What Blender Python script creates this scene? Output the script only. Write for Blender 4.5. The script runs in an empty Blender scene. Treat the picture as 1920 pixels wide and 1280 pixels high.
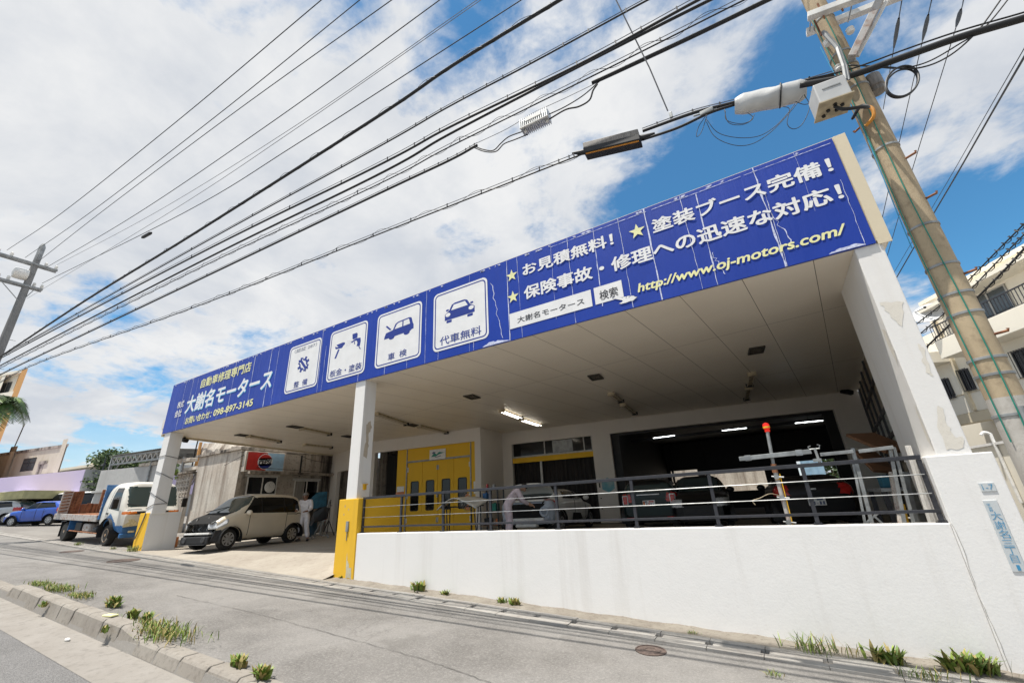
import bpy, bmesh, math, random
import numpy as np
from mathutils import Vector, Matrix
R = math.radians
scene = bpy.context.scene
# ------------------------------------------------------------------ camera
CR = ((0.85280905, 0.22694823, 0.47033097),
      (0.51983016, -0.28280132, -0.80610174),
      (-0.04993315, 0.93194308, -0.35915007))      # world <- camera axes (eye at the origin)
FPX = 785.114                                       # focal length in pixels of the 1920 px wide photo
cam_d = bpy.data.cameras.new('camera'); cam = bpy.data.objects.new('camera', cam_d)
scene.collection.objects.link(cam); scene.camera = cam
cam.matrix_world = Matrix(CR).to_4x4()
cam_d.sensor_width = 36.0; cam_d.lens = FPX / 1920 * 36.0
cam_d.clip_start = 0.05; cam_d.clip_end = 3000

def ray(px, py):
    v = (px - 960.0, -(py - 640.0), -FPX)
    return Vector(sum(CR[i][k] * v[k] for k in range(3)) for i in range(3))
def U(px, py, Y=None, X=None, Z=None, A=None, B=None, D=None):
    r = ray(px, py)
    if Y is not None: return r * (Y / r.y)
    if X is not None: return r * (X / r.x)
    if Z is not None: return r * (Z / r.z)
    if D is not None: return r * (D / FPX)
    n = Vector((-(B[1] - A[1]), B[0] - A[0], 0))
    return r * ((n.x * A[0] + n.y * A[1]) / n.dot(r))
def g(x):                                           # the street falls towards +X
    x = max(-75.0, min(40.0, x))
    return -1.79 - 0.047 * x
# ------------------------------------------------------------------ sun, sky, exposure
TO_SUN = Vector((-0.17, -0.245, 1.0)).normalized()
sun_d = bpy.data.lights.new('sun', 'SUN'); sun = bpy.data.objects.new('sun', sun_d)
scene.collection.objects.link(sun)
sun.rotation_euler = TO_SUN.to_track_quat('Z', 'Y').to_euler()
sun_d.energy = 4.2; sun_d.angle = R(0.5); sun_d.color = (1.0, 0.95, 0.87)
scene.view_settings.view_transform = 'Standard'; scene.view_settings.look = 'None'
scene.view_settings.exposure = 0.56; scene.view_settings.gamma = 1.0
scene.view_settings.use_curve_mapping = False

world = bpy.data.worlds.new('World'); scene.world = world; world.use_nodes = True
nt = world.node_tree; nt.nodes.clear()
def N(t, **kw):
    n = nt.nodes.new(t)
    for k, v in kw.items(): setattr(n, k, v)
    return n
def Lk(a, b): nt.links.new(a, b)
out = N('ShaderNodeOutputWorld'); bg = N('ShaderNodeBackground')
sky = N('ShaderNodeTexSky'); sky.sky_type = 'NISHITA'; sky.sun_disc = False
sky.sun_elevation = math.asin(TO_SUN.z); sky.sun_rotation = math.atan2(TO_SUN.x, TO_SUN.y)
sky.air_density = 1.0; sky.dust_density = 0.3; sky.ozone_density = 2.0
tc = N('ShaderNodeTexCoord')
sep = N('ShaderNodeSeparateXYZ'); Lk(tc.outputs['Generated'], sep.inputs[0])
def M(op, a, b=None, c=None, clamp=False):
    n = N('ShaderNodeMath', operation=op); n.use_clamp = clamp
    for i, v in enumerate((a, b, c)):
        if v is None: continue
        if isinstance(v, (int, float)): n.inputs[i].default_value = v
        else: Lk(v, n.inputs[i])
    return n.outputs[0]
den = M('ADD', M('MAXIMUM', sep.outputs[2], 0.0), 0.22)
comb = N('ShaderNodeCombineXYZ')
Lk(M('DIVIDE', sep.outputs[0], den), comb.inputs[0]); Lk(M('DIVIDE', sep.outputs[1], den), comb.inputs[1])
def noise(vec, scale, detail, rough, dist=0.0, w=0.0):
    n = N('ShaderNodeTexNoise'); n.noise_dimensions = '3D'
    n.inputs['Scale'].default_value = scale; n.inputs['Detail'].default_value = detail
    n.inputs['Roughness'].default_value = rough; n.inputs['Distortion'].default_value = dist
    if w:
        a = N('ShaderNodeVectorMath', operation='ADD'); Lk(vec, a.inputs[0]); a.inputs[1].default_value = (w, w * .7, w * 1.3); vec = a.outputs[0]
    Lk(vec, n.inputs['Vector']); return n.outputs['Fac']
n1 = noise(comb.outputs[0], 2.3, 9.0, 0.62, 0.25, 3.1)
n2 = noise(comb.outputs[0], 7.0, 6.0, 0.6, 0.3, 9.0)
# openings in the cloud deck: direction, size, strength (negative = more cloud)
HOLES = [(1400, 300, .13, .24), (1290, 350, .09, .18), (1180, 400, .06, .13), (1540, 190, .09, .15), (1450, 20, .10, .02), (1880, 400, .13, .26), (1720, 420, .11, .18), (840, 150, .08, .13), (760, 180, .06, .11), (640, 40, .07, .12),
         (880, 50, .08, .09), (960, 110, .07, .07), (1080, 90, .06, .11), (1330, 50, .05, .08), (210, 800, .08, .12), (195, 560, .07, .12), (230, 850, .06, .10), (330, 470, .07, .06), (1570, 70, .06, .15), (1500, 300, .06, .14),
         (250, 230, .40, -.15), (620, 420, .26, -.10), (1830, 180, .14, -.18), (1180, 190, .08, -.14), (120, 700, .12, -.06), (700, 300, .10, -.08), (1340, 150, .05, -.08)]
acc = None
for px, py, s, st in HOLES:
    d = ray(px, py).normalized()
    dp = N('ShaderNodeVectorMath', operation='DOT_PRODUCT'); Lk(tc.outputs['Generated'], dp.inputs[0]); dp.inputs[1].default_value = d
    e = M('MULTIPLY', M('POWER', 2.71828, M('DIVIDE', M('SUBTRACT', dp.outputs['Value'], 1.0), s * s / 2)), st)
    acc = e if acc is None else M('ADD', acc, e)
cov = M('SUBTRACT', M('ADD', n1, M('MULTIPLY', M('SUBTRACT', n2, .5), .55)), acc)
ramp = N('ShaderNodeMapRange'); ramp.interpolation_type = 'SMOOTHSTEP'
ramp.inputs['From Min'].default_value = 0.30; ramp.inputs['From Max'].default_value = 0.56
Lk(cov, ramp.inputs['Value'])
hz = N('ShaderNodeMapRange'); hz.inputs['From Min'].default_value = 0.02; hz.inputs['From Max'].default_value = 0.25
hz.inputs['To Min'].default_value = 0.8; hz.inputs['To Max'].default_value = 0.0; Lk(sep.outputs[2], hz.inputs['Value'])
cm = M('MAXIMUM', ramp.outputs[0], M('MULTIPLY', hz.outputs[0], 1.0))
n3 = noise(comb.outputs[0], 2.4, 8.0, 0.6, 0.3, 21.0)
cr = N('ShaderNodeMapRange'); cr.inputs['From Min'].default_value = 0.34; cr.inputs['From Max'].default_value = 0.62; Lk(n3, cr.inputs['Value'])
cmix = N('ShaderNodeMixRGB'); cmix.inputs[1].default_value = (4.3, 4.55, 4.95, 1); cmix.inputs[2].default_value = (5.9, 5.95, 6.0, 1)
Lk(cr.outputs[0], cmix.inputs[0])
skyg = N('ShaderNodeMixRGB', blend_type='MULTIPLY'); skyg.inputs[0].default_value = 1.0
Lk(sky.outputs[0], skyg.inputs[1]); skyg.inputs[2].default_value = (0.48, 0.95, 1.08, 1)
mixc = N('ShaderNodeMixRGB'); Lk(cm, mixc.inputs[0]); Lk(skyg.outputs[0], mixc.inputs[1]); Lk(cmix.outputs[0], mixc.inputs[2])
Lk(mixc.outputs[0], bg.inputs['Color']); bg.inputs['Strength'].default_value = 0.10
Lk(bg.outputs[0], out.inputs['Surface'])

# ------------------------------------------------------------------ materials
MATS = {}
def mat(name, col, rough=.6, var=.12, scale=4.0, metal=0.0, bump=0.0, bscale=60.0, coat=0.0, spec=.5, emit=None, estr=0.0, col2=None, lo=.35, hi=.65, detail=5.0, stretch=None, trans=0.0, alpha=1.0):
    if name in MATS: return MATS[name]
    m = bpy.data.materials.new(name); m.use_nodes = True; t = m.node_tree
    b = t.nodes['Principled BSDF']
    b.inputs['Roughness'].default_value = rough; b.inputs['Metallic'].default_value = metal
    b.inputs['Specular IOR Level'].default_value = spec
    if coat: b.inputs['Coat Weight'].default_value = coat; b.inputs['Coat Roughness'].default_value = .06
    if trans: b.inputs['Transmission Weight'].default_value = trans
    if alpha < 1: b.inputs['Alpha'].default_value = alpha
    c = (*col, 1)
    b.inputs['Base Color'].default_value = c
    tcn = t.nodes.new('ShaderNodeTexCoord'); vec = tcn.outputs['Object']
    if stretch:
        mp = t.nodes.new('ShaderNodeMapping'); mp.inputs['Scale'].default_value = stretch; t.links.new(vec, mp.inputs[0]); vec = mp.outputs[0]
    if var > 0 or col2:
        nz = t.nodes.new('ShaderNodeTexNoise'); nz.inputs['Scale'].default_value = scale; nz.inputs['Detail'].default_value = detail
        t.links.new(vec, nz.inputs['Vector'])
        mr = t.nodes.new('ShaderNodeMapRange'); mr.inputs['From Min'].default_value = lo; mr.inputs['From Max'].default_value = hi
        t.links.new(nz.outputs['Fac'], mr.inputs['Value'])
        mx = t.nodes.new('ShaderNodeMixRGB'); mx.inputs[1].default_value = c
        mx.inputs[2].default_value = (*(col2 if col2 else tuple(x * (1 - var) for x in col)), 1)
        if not col2: mx.inputs[1].default_value = (*[min(1, x * (1 + var * .4)) for x in col], 1)
        t.links.new(mr.outputs[0], mx.inputs[0]); t.links.new(mx.outputs[0], b.inputs['Base Color'])
    if bump:
        nb = t.nodes.new('ShaderNodeTexNoise'); nb.inputs['Scale'].default_value = bscale; nb.inputs['Detail'].default_value = 4
        t.links.new(tcn.outputs['Object'], nb.inputs['Vector'])
        bp = t.nodes.new('ShaderNodeBump'); bp.inputs['Strength'].default_value = bump; bp.inputs['Distance'].default_value = .01
        t.links.new(nb.outputs['Fac'], bp.inputs['Height']); t.links.new(bp.outputs[0], b.inputs['Normal'])
    if emit: b.inputs['Emission Color'].default_value = (*emit, 1); b.inputs['Emission Strength'].default_value = estr
    MATS[name] = m; return m
class NG:                                            # short node-graph helper for the larger materials
    def __init__(s, name):
        s.m = bpy.data.materials.new(name); s.m.use_nodes = True; s.t = s.m.node_tree; s.b = s.t.nodes['Principled BSDF']
        s.tc = s.t.nodes.new('ShaderNodeTexCoord'); MATS[name] = s.m
    def l(s, a, b): s.t.links.new(a, b)
    def mapping(s, scale=(1, 1, 1), rot=(0, 0, 0), loc=(0, 0, 0)):
        n = s.t.nodes.new('ShaderNodeMapping'); n.inputs['Scale'].default_value = scale; n.inputs['Rotation'].default_value = rot; n.inputs['Location'].default_value = loc
        s.l(s.tc.outputs['Object'], n.inputs[0]); return n.outputs[0]
    def noise(s, scale, detail=5, rough=.55, vec=None, dist=0):
        n = s.t.nodes.new('ShaderNodeTexNoise'); n.inputs['Scale'].default_value = scale; n.inputs['Detail'].default_value = detail
        n.inputs['Roughness'].default_value = rough; n.inputs['Distortion'].default_value = dist
        s.l(vec if vec else s.tc.outputs['Object'], n.inputs['Vector']); return n.outputs['Fac']
    def vor(s, scale, feature='F1', vec=None):
        n = s.t.nodes.new('ShaderNodeTexVoronoi'); n.feature = feature; n.inputs['Scale'].default_value = scale
        s.l(vec if vec else s.tc.outputs['Object'], n.inputs['Vector']); return n
    def rng(s, v, a, b, c=0.0, d=1.0, smooth=False):
        n = s.t.nodes.new('ShaderNodeMapRange'); n.inputs['From Min'].default_value = a; n.inputs['From Max'].default_value = b
        n.inputs['To Min'].default_value = c; n.inputs['To Max'].default_value = d
        if smooth: n.interpolation_type = 'SMOOTHSTEP'
        s.l(v, n.inputs['Value']); return n.outputs[0]
    def math(s, op, a, b=None):
        n = s.t.nodes.new('ShaderNodeMath'); n.operation = op
        for i, v in enumerate((a, b)):
            if v is None: continue
            if isinstance(v, (int, float)): n.inputs[i].default_value = v
            else: s.l(v, n.inputs[i])
        return n.outputs[0]
    def mix(s, f, a, b, mode='MIX'):
        n = s.t.nodes.new('ShaderNodeMixRGB'); n.blend_type = mode
        for i, v in enumerate((f, a, b)):
            if isinstance(v, (int, float)): n.inputs[i].default_value = v
            elif isinstance(v, tuple): n.inputs[i].default_value = (*v, 1)
            else: s.l(v, n.inputs[i])
        return n.outputs[0]
    def fin(s, col, rough=.8, bump=None, bstr=.3, bdist=.01, spec=.4):
        s.l(col, s.b.inputs['Base Color'])
        if isinstance(rough, (int, float)): s.b.inputs['Roughness'].default_value = rough
        else: s.l(rough, s.b.inputs['Roughness'])
        s.b.inputs['Specular IOR Level'].default_value = spec
        if bump is not None:
            n = s.t.nodes.new('ShaderNodeBump'); n.inputs['Strength'].default_value = bstr; n.inputs['Distance'].default_value = bdist
            s.l(bump, n.inputs['Height']); s.l(n.outputs[0], s.b.inputs['Normal'])
        return s.m

# old pavement asphalt: worn pale aggregate, darker patches, thin wandering cracks
k = NG('pavement_asphalt')
fine = k.vor(95); fc = k.rng(fine.outputs['Distance'], .1, .75)
ag = k.noise(240, 2, .6); big = k.noise(.55, 6, .62, dist=.6); mid = k.noise(2.2, 6, .6)
c = k.mix(k.rng(big, .36, .62), (.130, .123, .115), (.212, .203, .192))
c = k.mix(k.math('MULTIPLY', k.rng(mid, .45, .75), .5), c, (.26, .247, .23))
gr = k.noise(34, 7, .85); c = k.mix(k.rng(gr, .48, .66, 0, .75), c, (.33, .315, .295)); c = k.mix(k.rng(k.noise(27, 7, .85), .55, .68, 0, .6), c, (.07, .066, .06)); c = k.mix(k.rng(k.noise(1.1, 5, .5), .60, .66, 0, .35), c, (.085, .08, .072))
c = k.mix(k.rng(ag, .56, .70, 0, .55), c, (.43, .41, .385)); c = k.mix(k.rng(fc, 0.0, .35, .5, 0), c, (.06, .055, .05))
warp = k.t.nodes.new('ShaderNodeVectorMath'); warp.operation = 'ADD'
nv = k.t.nodes.new('ShaderNodeTexNoise'); nv.inputs['Scale'].default_value = .9; nv.inputs['Detail'].default_value = 6; k.l(k.tc.outputs['Object'], nv.inputs['Vector'])
sc = k.t.nodes.new('ShaderNodeVectorMath'); sc.operation = 'SCALE'; sc.inputs['Scale'].default_value = 1.3; k.l(nv.outputs['Color'], sc.inputs[0])
k.l(k.tc.outputs['Object'], warp.inputs[0]); k.l(sc.outputs[0], warp.inputs[1])
cv = k.vor(.36, 'DISTANCE_TO_EDGE', warp.outputs[0])
crk = k.math('MULTIPLY', k.rng(cv.outputs['Distance'], .001, .004, .22, 0), k.rng(k.noise(.25, 2), .42, .55))
c = k.mix(crk, c, (.05, .045, .04))
pat = k.vor(.23, 'F1'); 
k.fin(c, .85, k.math('ADD', fine.outputs['Distance'], ag), .35, .006, .3)
k = NG('road_asphalt')
fine = k.vor(70); c = k.mix(k.rng(fine.outputs['Distance'], .05, .6), (.055, .055, .058), (.20, .195, .19))
c = k.mix(k.rng(k.noise(1.2, 5), .4, .65, 0, .35), c, (.09, .088, .085))
k.fin(c, .8, fine.outputs['Distance'], .6, .01, .35)
def concrete(name, a, b, dark=(.08, .07, .06), s=1.0, streak=False, rough=.85, dk=.5):
    k = NG(name)
    n1 = k.noise(1.3 * s, 8, .65); n2 = k.noise(9 * s, 6, .65); n3 = k.noise(120 * s, 3, .6)
    c = k.mix(k.rng(n1, .35, .65), a, b)
    if streak:
        st = k.noise(1.0, 6, .6, k.mapping((2.6 * s, 2.6 * s, .22 * s)))
        c = k.mix(k.rng(st, .46, .68, 0, dk * 1.5), c, dark)
    c = k.mix(k.rng(n2, .52, .74, 0, dk), c, dark)
    c = k.mix(k.rng(n3, .5, .7, 0, .2), c, dark)
    return k.fin(c, rough, k.math('ADD', n3, n2), .3, .01, .3)
concrete('gutter_concrete', (.36, .345, .32), (.30, .28, .255), (.16, .14, .12), 1.2)
concrete('kerb_concrete', (.31, .285, .25), (.25, .225, .195), (.10, .085, .07), 1.6, dk=.6)
concrete('driveway_concrete', (.40, .365, .31), (.32, .285, .24), (.19, .16, .13), .7, dk=.5)
concrete('apron_concrete', (.30, .28, .255), (.25, .23, .205), (.10, .09, .08), 1.0)
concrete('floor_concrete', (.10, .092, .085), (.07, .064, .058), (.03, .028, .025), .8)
concrete('old_concrete', (.64, .60, .53), (.54, .48, .41), (.17, .125, .095), 1.0, streak=True, dk=.5)
concrete('grimy_concrete', (.46, .41, .35), (.36, .31, .26), (.05, .042, .036), 1.0, streak=True, dk=.75)
concrete('beige_render', (.62, .57, .45), (.56, .51, .40), (.34, .27, .20), .5, streak=True, dk=.22)
concrete('grey_render', (.50, .50, .49), (.44, .44, .43), (.26, .25, .24), .5, streak=True, dk=.25)
concrete('rust_plate', (.26, .105, .055), (.36, .17, .085), (.09, .035, .02), 3.5, streak=True, dk=.8)
concrete('worn_plate', (.52, .49, .45), (.45, .41, .36), (.20, .075, .04), 3.5, streak=False, dk=1.3)
concrete('pole_concrete', (.50, .40, .265), (.41, .325, .215), (.17, .125, .085), 1.6, streak=True, dk=.5)
concrete('pole_lower', (.52, .50, .46), (.45, .42, .38), (.25, .22, .18), 1.6, streak=True, dk=.45)
concrete('pole_dark', (.25, .25, .25), (.20, .20, .20), (.12, .115, .11), 1.6, streak=True, dk=.4)
mat('seam_dark', (.075, .07, .065), .9, .3, 12)
concrete('soil', (.27, .245, .205), (.20, .175, .145), (.08, .06, .045), 3.0, dk=.7)
# the lot and everything farther away
k = NG('ground_mix'); c = k.mix(k.rng(k.noise(.35, 7, .6), .4, .62), (.24, .225, .205), (.19, .175, .16))
c = k.mix(k.rng(k.noise(40, 3), .52, .7, 0, .4), c, (.33, .32, .3)); k.fin(c, .9, k.noise(80, 3), .3, .01, .3)
# white plaster with faint streaks, damp foot and hairline marks
def plaster(name, base, dirt, amt=.5, foot=None):
    k = NG(name)
    n1 = k.noise(.9, 7, .6); st = k.noise(1.0, 7, .65, k.mapping((3.2, 3.2, .16)))
    c = k.mix(k.rng(n1, .35, .7, 0, .35), base, tuple(x * .93 for x in base))
    c = k.mix(k.rng(st, .54, .78, 0, amt), c, dirt)
    c = k.mix(k.rng(k.noise(26, 4, .7), .62, .76, 0, amt * .7), c, dirt)
    if foot is not None:
        sp = k.t.nodes.new('ShaderNodeSeparateXYZ'); k.l(k.tc.outputs['Object'], sp.inputs[0])
        h = k.math('ADD', k.math('ADD', sp.outputs[2], k.math('MULTIPLY', sp.outputs[0], .047)), 1.79)
        f = k.rng(k.math('ADD', h, k.math('MULTIPLY', k.noise(2.2, 6, .65), .45)), .27, .42, foot, 0)
        c = k.mix(f, c, (.42, .36, .28))
    return k.fin(c, .75, k.math('ADD', k.noise(35, 4), k.math('MULTIPLY', k.noise(5, 4), 2.0)), .16, .008, .3)
plaster('white_plaster', (.79, .777, .757), (.48, .44, .39), .34, 1.0)
plaster('pillar_plaster', (.78, .765, .74), (.56, .50, .42), .3)
plaster('inner_plaster', (.70, .655, .60), (.50, .44, .37), .3)
plaster('cream_plaster', (.84, .79, .68), (.66, .58, .47), .2)
plaster('cream_flashing', (.66, .58, .43), (.50, .42, .29), .3)
plaster('yellow_paint', (.80, .475, .035), (.54, .33, .05), .3)
plaster('lilac_fascia', (.58, .50, .70), (.50, .43, .62), .2)
plaster('orange_render', (.60, .33, .13), (.50, .27, .11), .2)
# ceiling: long panels with fine dark joints, slightly glossy
k = NG('ceiling_panel')
br = k.t.nodes.new('ShaderNodeTexBrick'); br.offset = 0.0; br.squash = 1.0
br.inputs['Scale'].default_value = 1.0; br.inputs['Brick Width'].default_value = .95; br.inputs['Row Height'].default_value = 4.6
br.inputs['Mortar Size'].default_value = .006; br.inputs['Mortar Smooth'].default_value = .3; br.inputs['Bias'].default_value = 0
br.inputs['Color1'].default_value = (.90, .825, .71, 1); br.inputs['Color2'].default_value = (.89, .815, .70, 1); br.inputs['Mortar'].default_value = (.16, .12, .08, 1)
k.l(k.mapping((1, 1, 1), (0, 0, R(6.5)), (.35, 1.0, 0)), br.inputs['Vector'])
c = k.mix(k.rng(k.noise(.8, 6), .4, .7, 0, .18), br.outputs['Color'], (.72, .63, .51))
k.fin(c, k.rng(k.noise(1.0, 4, .5, k.mapping((.6, 5, 1))), .3, .7, .32, .5), None, spec=.5)
# banner cloth
k = NG('banner_blue'); c = k.mix(k.rng(k.noise(.7, 6, .6), .35, .7), (.006, .038, .31), (.010, .048, .37))
c = k.mix(k.rng(k.noise(1.0, 6, .7, k.mapping((14, 1, .5))), .62, .8, 0, .12), c, (.15, .2, .55))
c = k.mix(k.rng(k.noise(1.0, 8, .75, k.mapping((2.5, 1, 9))), .66, .76, 0, .25), c, (.16, .10, .52))
k.fin(c, .42, k.noise(1.0, 5, .6, k.mapping((5.5, 1, .6))), .25, .05, .35)
mat('banner_crease', (.62, .66, .86), .5, .3, 30)
mat('sign_white', (.80, .80, .80), .45, .06, 3)
mat('sign_navy', (.012, .035, .26), .45, .1, 6)
mat('sign_yellow', (.84, .82, .42), .45, .06, 8)
mat('sign_pale_yellow', (.80, .79, .42), .45, .06, 8)
mat('sign_cyan', (.10, .42, .75), .45, .06, 8)
mat('sign_black', (.035, .035, .04), .5, .06, 8)
mat('crack_grey', (.38, .36, .33), .7, .2, 20)
mat('outline_grey', (.10, .12, .2), .5, 0)
mat('black_metal', (.030, .031, .038), .45, .25, 12, bump=.1)
mat('steel', (.40, .41, .41), .38, .3, 9, metal=.85)
mat('galvanised', (.33, .345, .345), .5, .35, 7, metal=.5, bump=.1)
mat('grey_metal', (.32, .33, .33), .5, .3, 6, metal=.3)
mat('white_metal', (.72, .71, .68), .5, .2, 6, bump=.05)
mat('rusty_steel', (.42, .40, .38), .6, .3, 10, col2=(.22, .10, .05), lo=.5, hi=.7)
mat('cable_black', (.012, .012, .013), .55, .2, 20)
mat('cable_grey', (.16, .16, .17), .55, .2, 20)
mat('cable_green', (.01, .22, .16), .5, .1, 20)
mat('cable_blue', (.05, .30, .50), .5, .1, 20)
mat('cable_orange', (.62, .26, .03), .5, .15, 20)
mat('cover_grey', (.50, .505, .50), .5, .12, 5, bump=.05)
mat('closure_grey', (.24, .22, .20), .6, .35, 9, stretch=(12, 1, 1))
mat('closure_black', (.018, .018, .02), .6, .3, 9)
mat('aluminium', (.66, .67, .67), .42, .2, 12, metal=.75)
mat('tyre', (.022, .021, .020), .85, .3, 14, bump=.2)
mat('rim_silver', (.55, .55, .55), .35, .2, 8, metal=.7)
mat('rim_rust', (.30, .19, .11), .7, .4, 9, col2=(.50, .44, .36), lo=.45, hi=.6)
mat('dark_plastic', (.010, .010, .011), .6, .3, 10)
mat('engine_grey', (.045, .045, .048), .55, .5, 14)
mat('glass_dark', (.006, .007, .008), .08, 0, spec=.4)
mat('glass_tint', (.035, .055, .055), .05, 0, spec=.8)
mat('headlamp', (.62, .64, .66), .12, .25, 18, coat=.8)
mat('headlamp_yellowed', (.62, .55, .36), .2, .25, 18, coat=.6)
mat('lamp_red', (.45, .012, .012), .2, .15, 20, coat=.5)
mat('lamp_orange', (.60, .16, .02), .25, .2, 12, coat=.4)
mat('paint_beige', (.68, .60, .47), .38, .06, 2, coat=.6)
mat('paint_white', (.74, .73, .70), .35, .08, 2, coat=.6)
mat('paint_dull_white', (.70, .68, .62), .5, .14, 2.2, coat=.25, bump=.03)
mat('paint_blue', (.012, .075, .42), .3, .08, 2, coat=.8)
mat('paint_truck_blue', (.025, .13, .33), .5, .25, 4, coat=.2)
mat('paint_black', (.006, .006, .007), .45, .1, 2, coat=.12, spec=.3)
mat('paint_green', (.006, .020, .021), .42, .1, 2, coat=.15, spec=.3)
mat('paint_silver', (.46, .47, .48), .35, .1, 2, metal=.5, coat=.6)
mat('primer_grey', (.40, .45, .52), .55, .25, 8)
mat('plate_white', (.75, .74, .71), .5, .15, 20)
mat('wood_brown', (.16, .075, .035), .6, .35, 3, stretch=(1, 14, 1))
mat('crate_orange', (.52, .22, .09), .6, .2, 9)
mat('plastic_bag', (.66, .63, .55), .5, .25, 16, bump=.4, bscale=20)
mat('skin', (.46, .27, .18), .55, .1, 10)
mat('skin_dark', (.33, .18, .115), .55, .1, 10)
mat('coverall_white', (.80, .77, .79), .85, .14, 9, bump=.3, bscale=25)
mat('coverall_mauve', (.58, .49, .53), .85, .16, 9, bump=.3, bscale=25)
mat('hair_grey', (.22, .20, .18), .7, .3, 40)
mat('hair_black', (.012, .010, .010), .6, .3, 40)
mat('shoe', (.05, .05, .06), .6, .2, 12)
mat('teal_cloth', (.015, .10, .15), .8, .3, 5, bump=.3, bscale=12)
mat('orange_cloth', (.50, .10, .03), .7, .35, 10)
mat('blue_bin', (.02, .06, .10), .6, .2, 6)
mat('window_frame', (.42, .41, .39), .5, .15, 8, metal=.3)
mat('white_frame', (.62, .60, .56), .5, .15, 8)
mat('dark_gap', (.006, .006, .006), .9, 0)
mat('curtain_dark', (.030, .027, .026), .9, .4, 2, stretch=(30, 30, .4))
mat('curtain_pale', (.30, .28, .25), .9, .3, 2, stretch=(20, 20, .4))
mat('window_reflect', (.06, .075, .085), .08, 0, spec=.8)
mat('panel_translucent', (.42, .36, .27), .5, .15, 3)
mat('window_bright', (.62, .66, .62), .3, .1, 3)
mat('tube_lit', (1, 1, 1), .4, 0, emit=(1.0, .93, .80), estr=5.0)
mat('tube_cold', (1, 1, 1), .4, 0, emit=(.95, 1.0, 1.0), estr=5.0)
mat('tube_off', (.62, .56, .46), .4, .15, 12)
mat('fixture_old', (.48, .40, .27), .55, .35, 9)
mat('vent_dark', (.05, .045, .035), .5, .3, 20)
mat('leaf_a', (.12, .20, .03), .55, .35, 12)
mat('leaf_b', (.22, .29, .05), .55, .35, 12)
mat('leaf_dry', (.34, .27, .09), .7, .35, 12)
mat('tree_leaf', (.045, .085, .022), .6, .4, 3)
mat('tree_leaf_light', (.11, .17, .04), .6, .4, 3)
mat('palm_leaf', (.04, .085, .02), .5, .45, 2)
mat('palm_leaf_light', (.11, .19, .03), .5, .35, 2)
mat('bark', (.20, .15, .11), .9, .4, 8, bump=.4, bscale=15)
mat('sign_red', (.55, .03, .025), .45, .15, 4)
mat('sign_light_blue', (.36, .56, .74), .45, .12, 4)
mat('olive_trim', (.46, .42, .20), .6, .15, 3)
mat('address_plate_paint', (.54, .57, .58), .5, .3, 9, col2=(.42, .50, .54), lo=.5, hi=.75)
mat('address_blue', (.05, .26, .46), .5, .6, 22, col2=(.30, .42, .50), lo=.5, hi=.7)
mat('lamp_beacon', (.62, .015, .01), .2, .05, 10, emit=(1, .03, .01), estr=.25)
mat('tape_yellow', (.75, .42, .02), .5, .1, 10)
mat('hexagon_print', (.32, .45, .46), .5, .25, 3, col2=(.14, .36, .42))
mat('dish_grey', (.50, .51, .52), .5, .15, 6)
mat('manhole_iron', (.12, .085, .07), .7, .4, 30, bump=.6, bscale=40)
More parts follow.
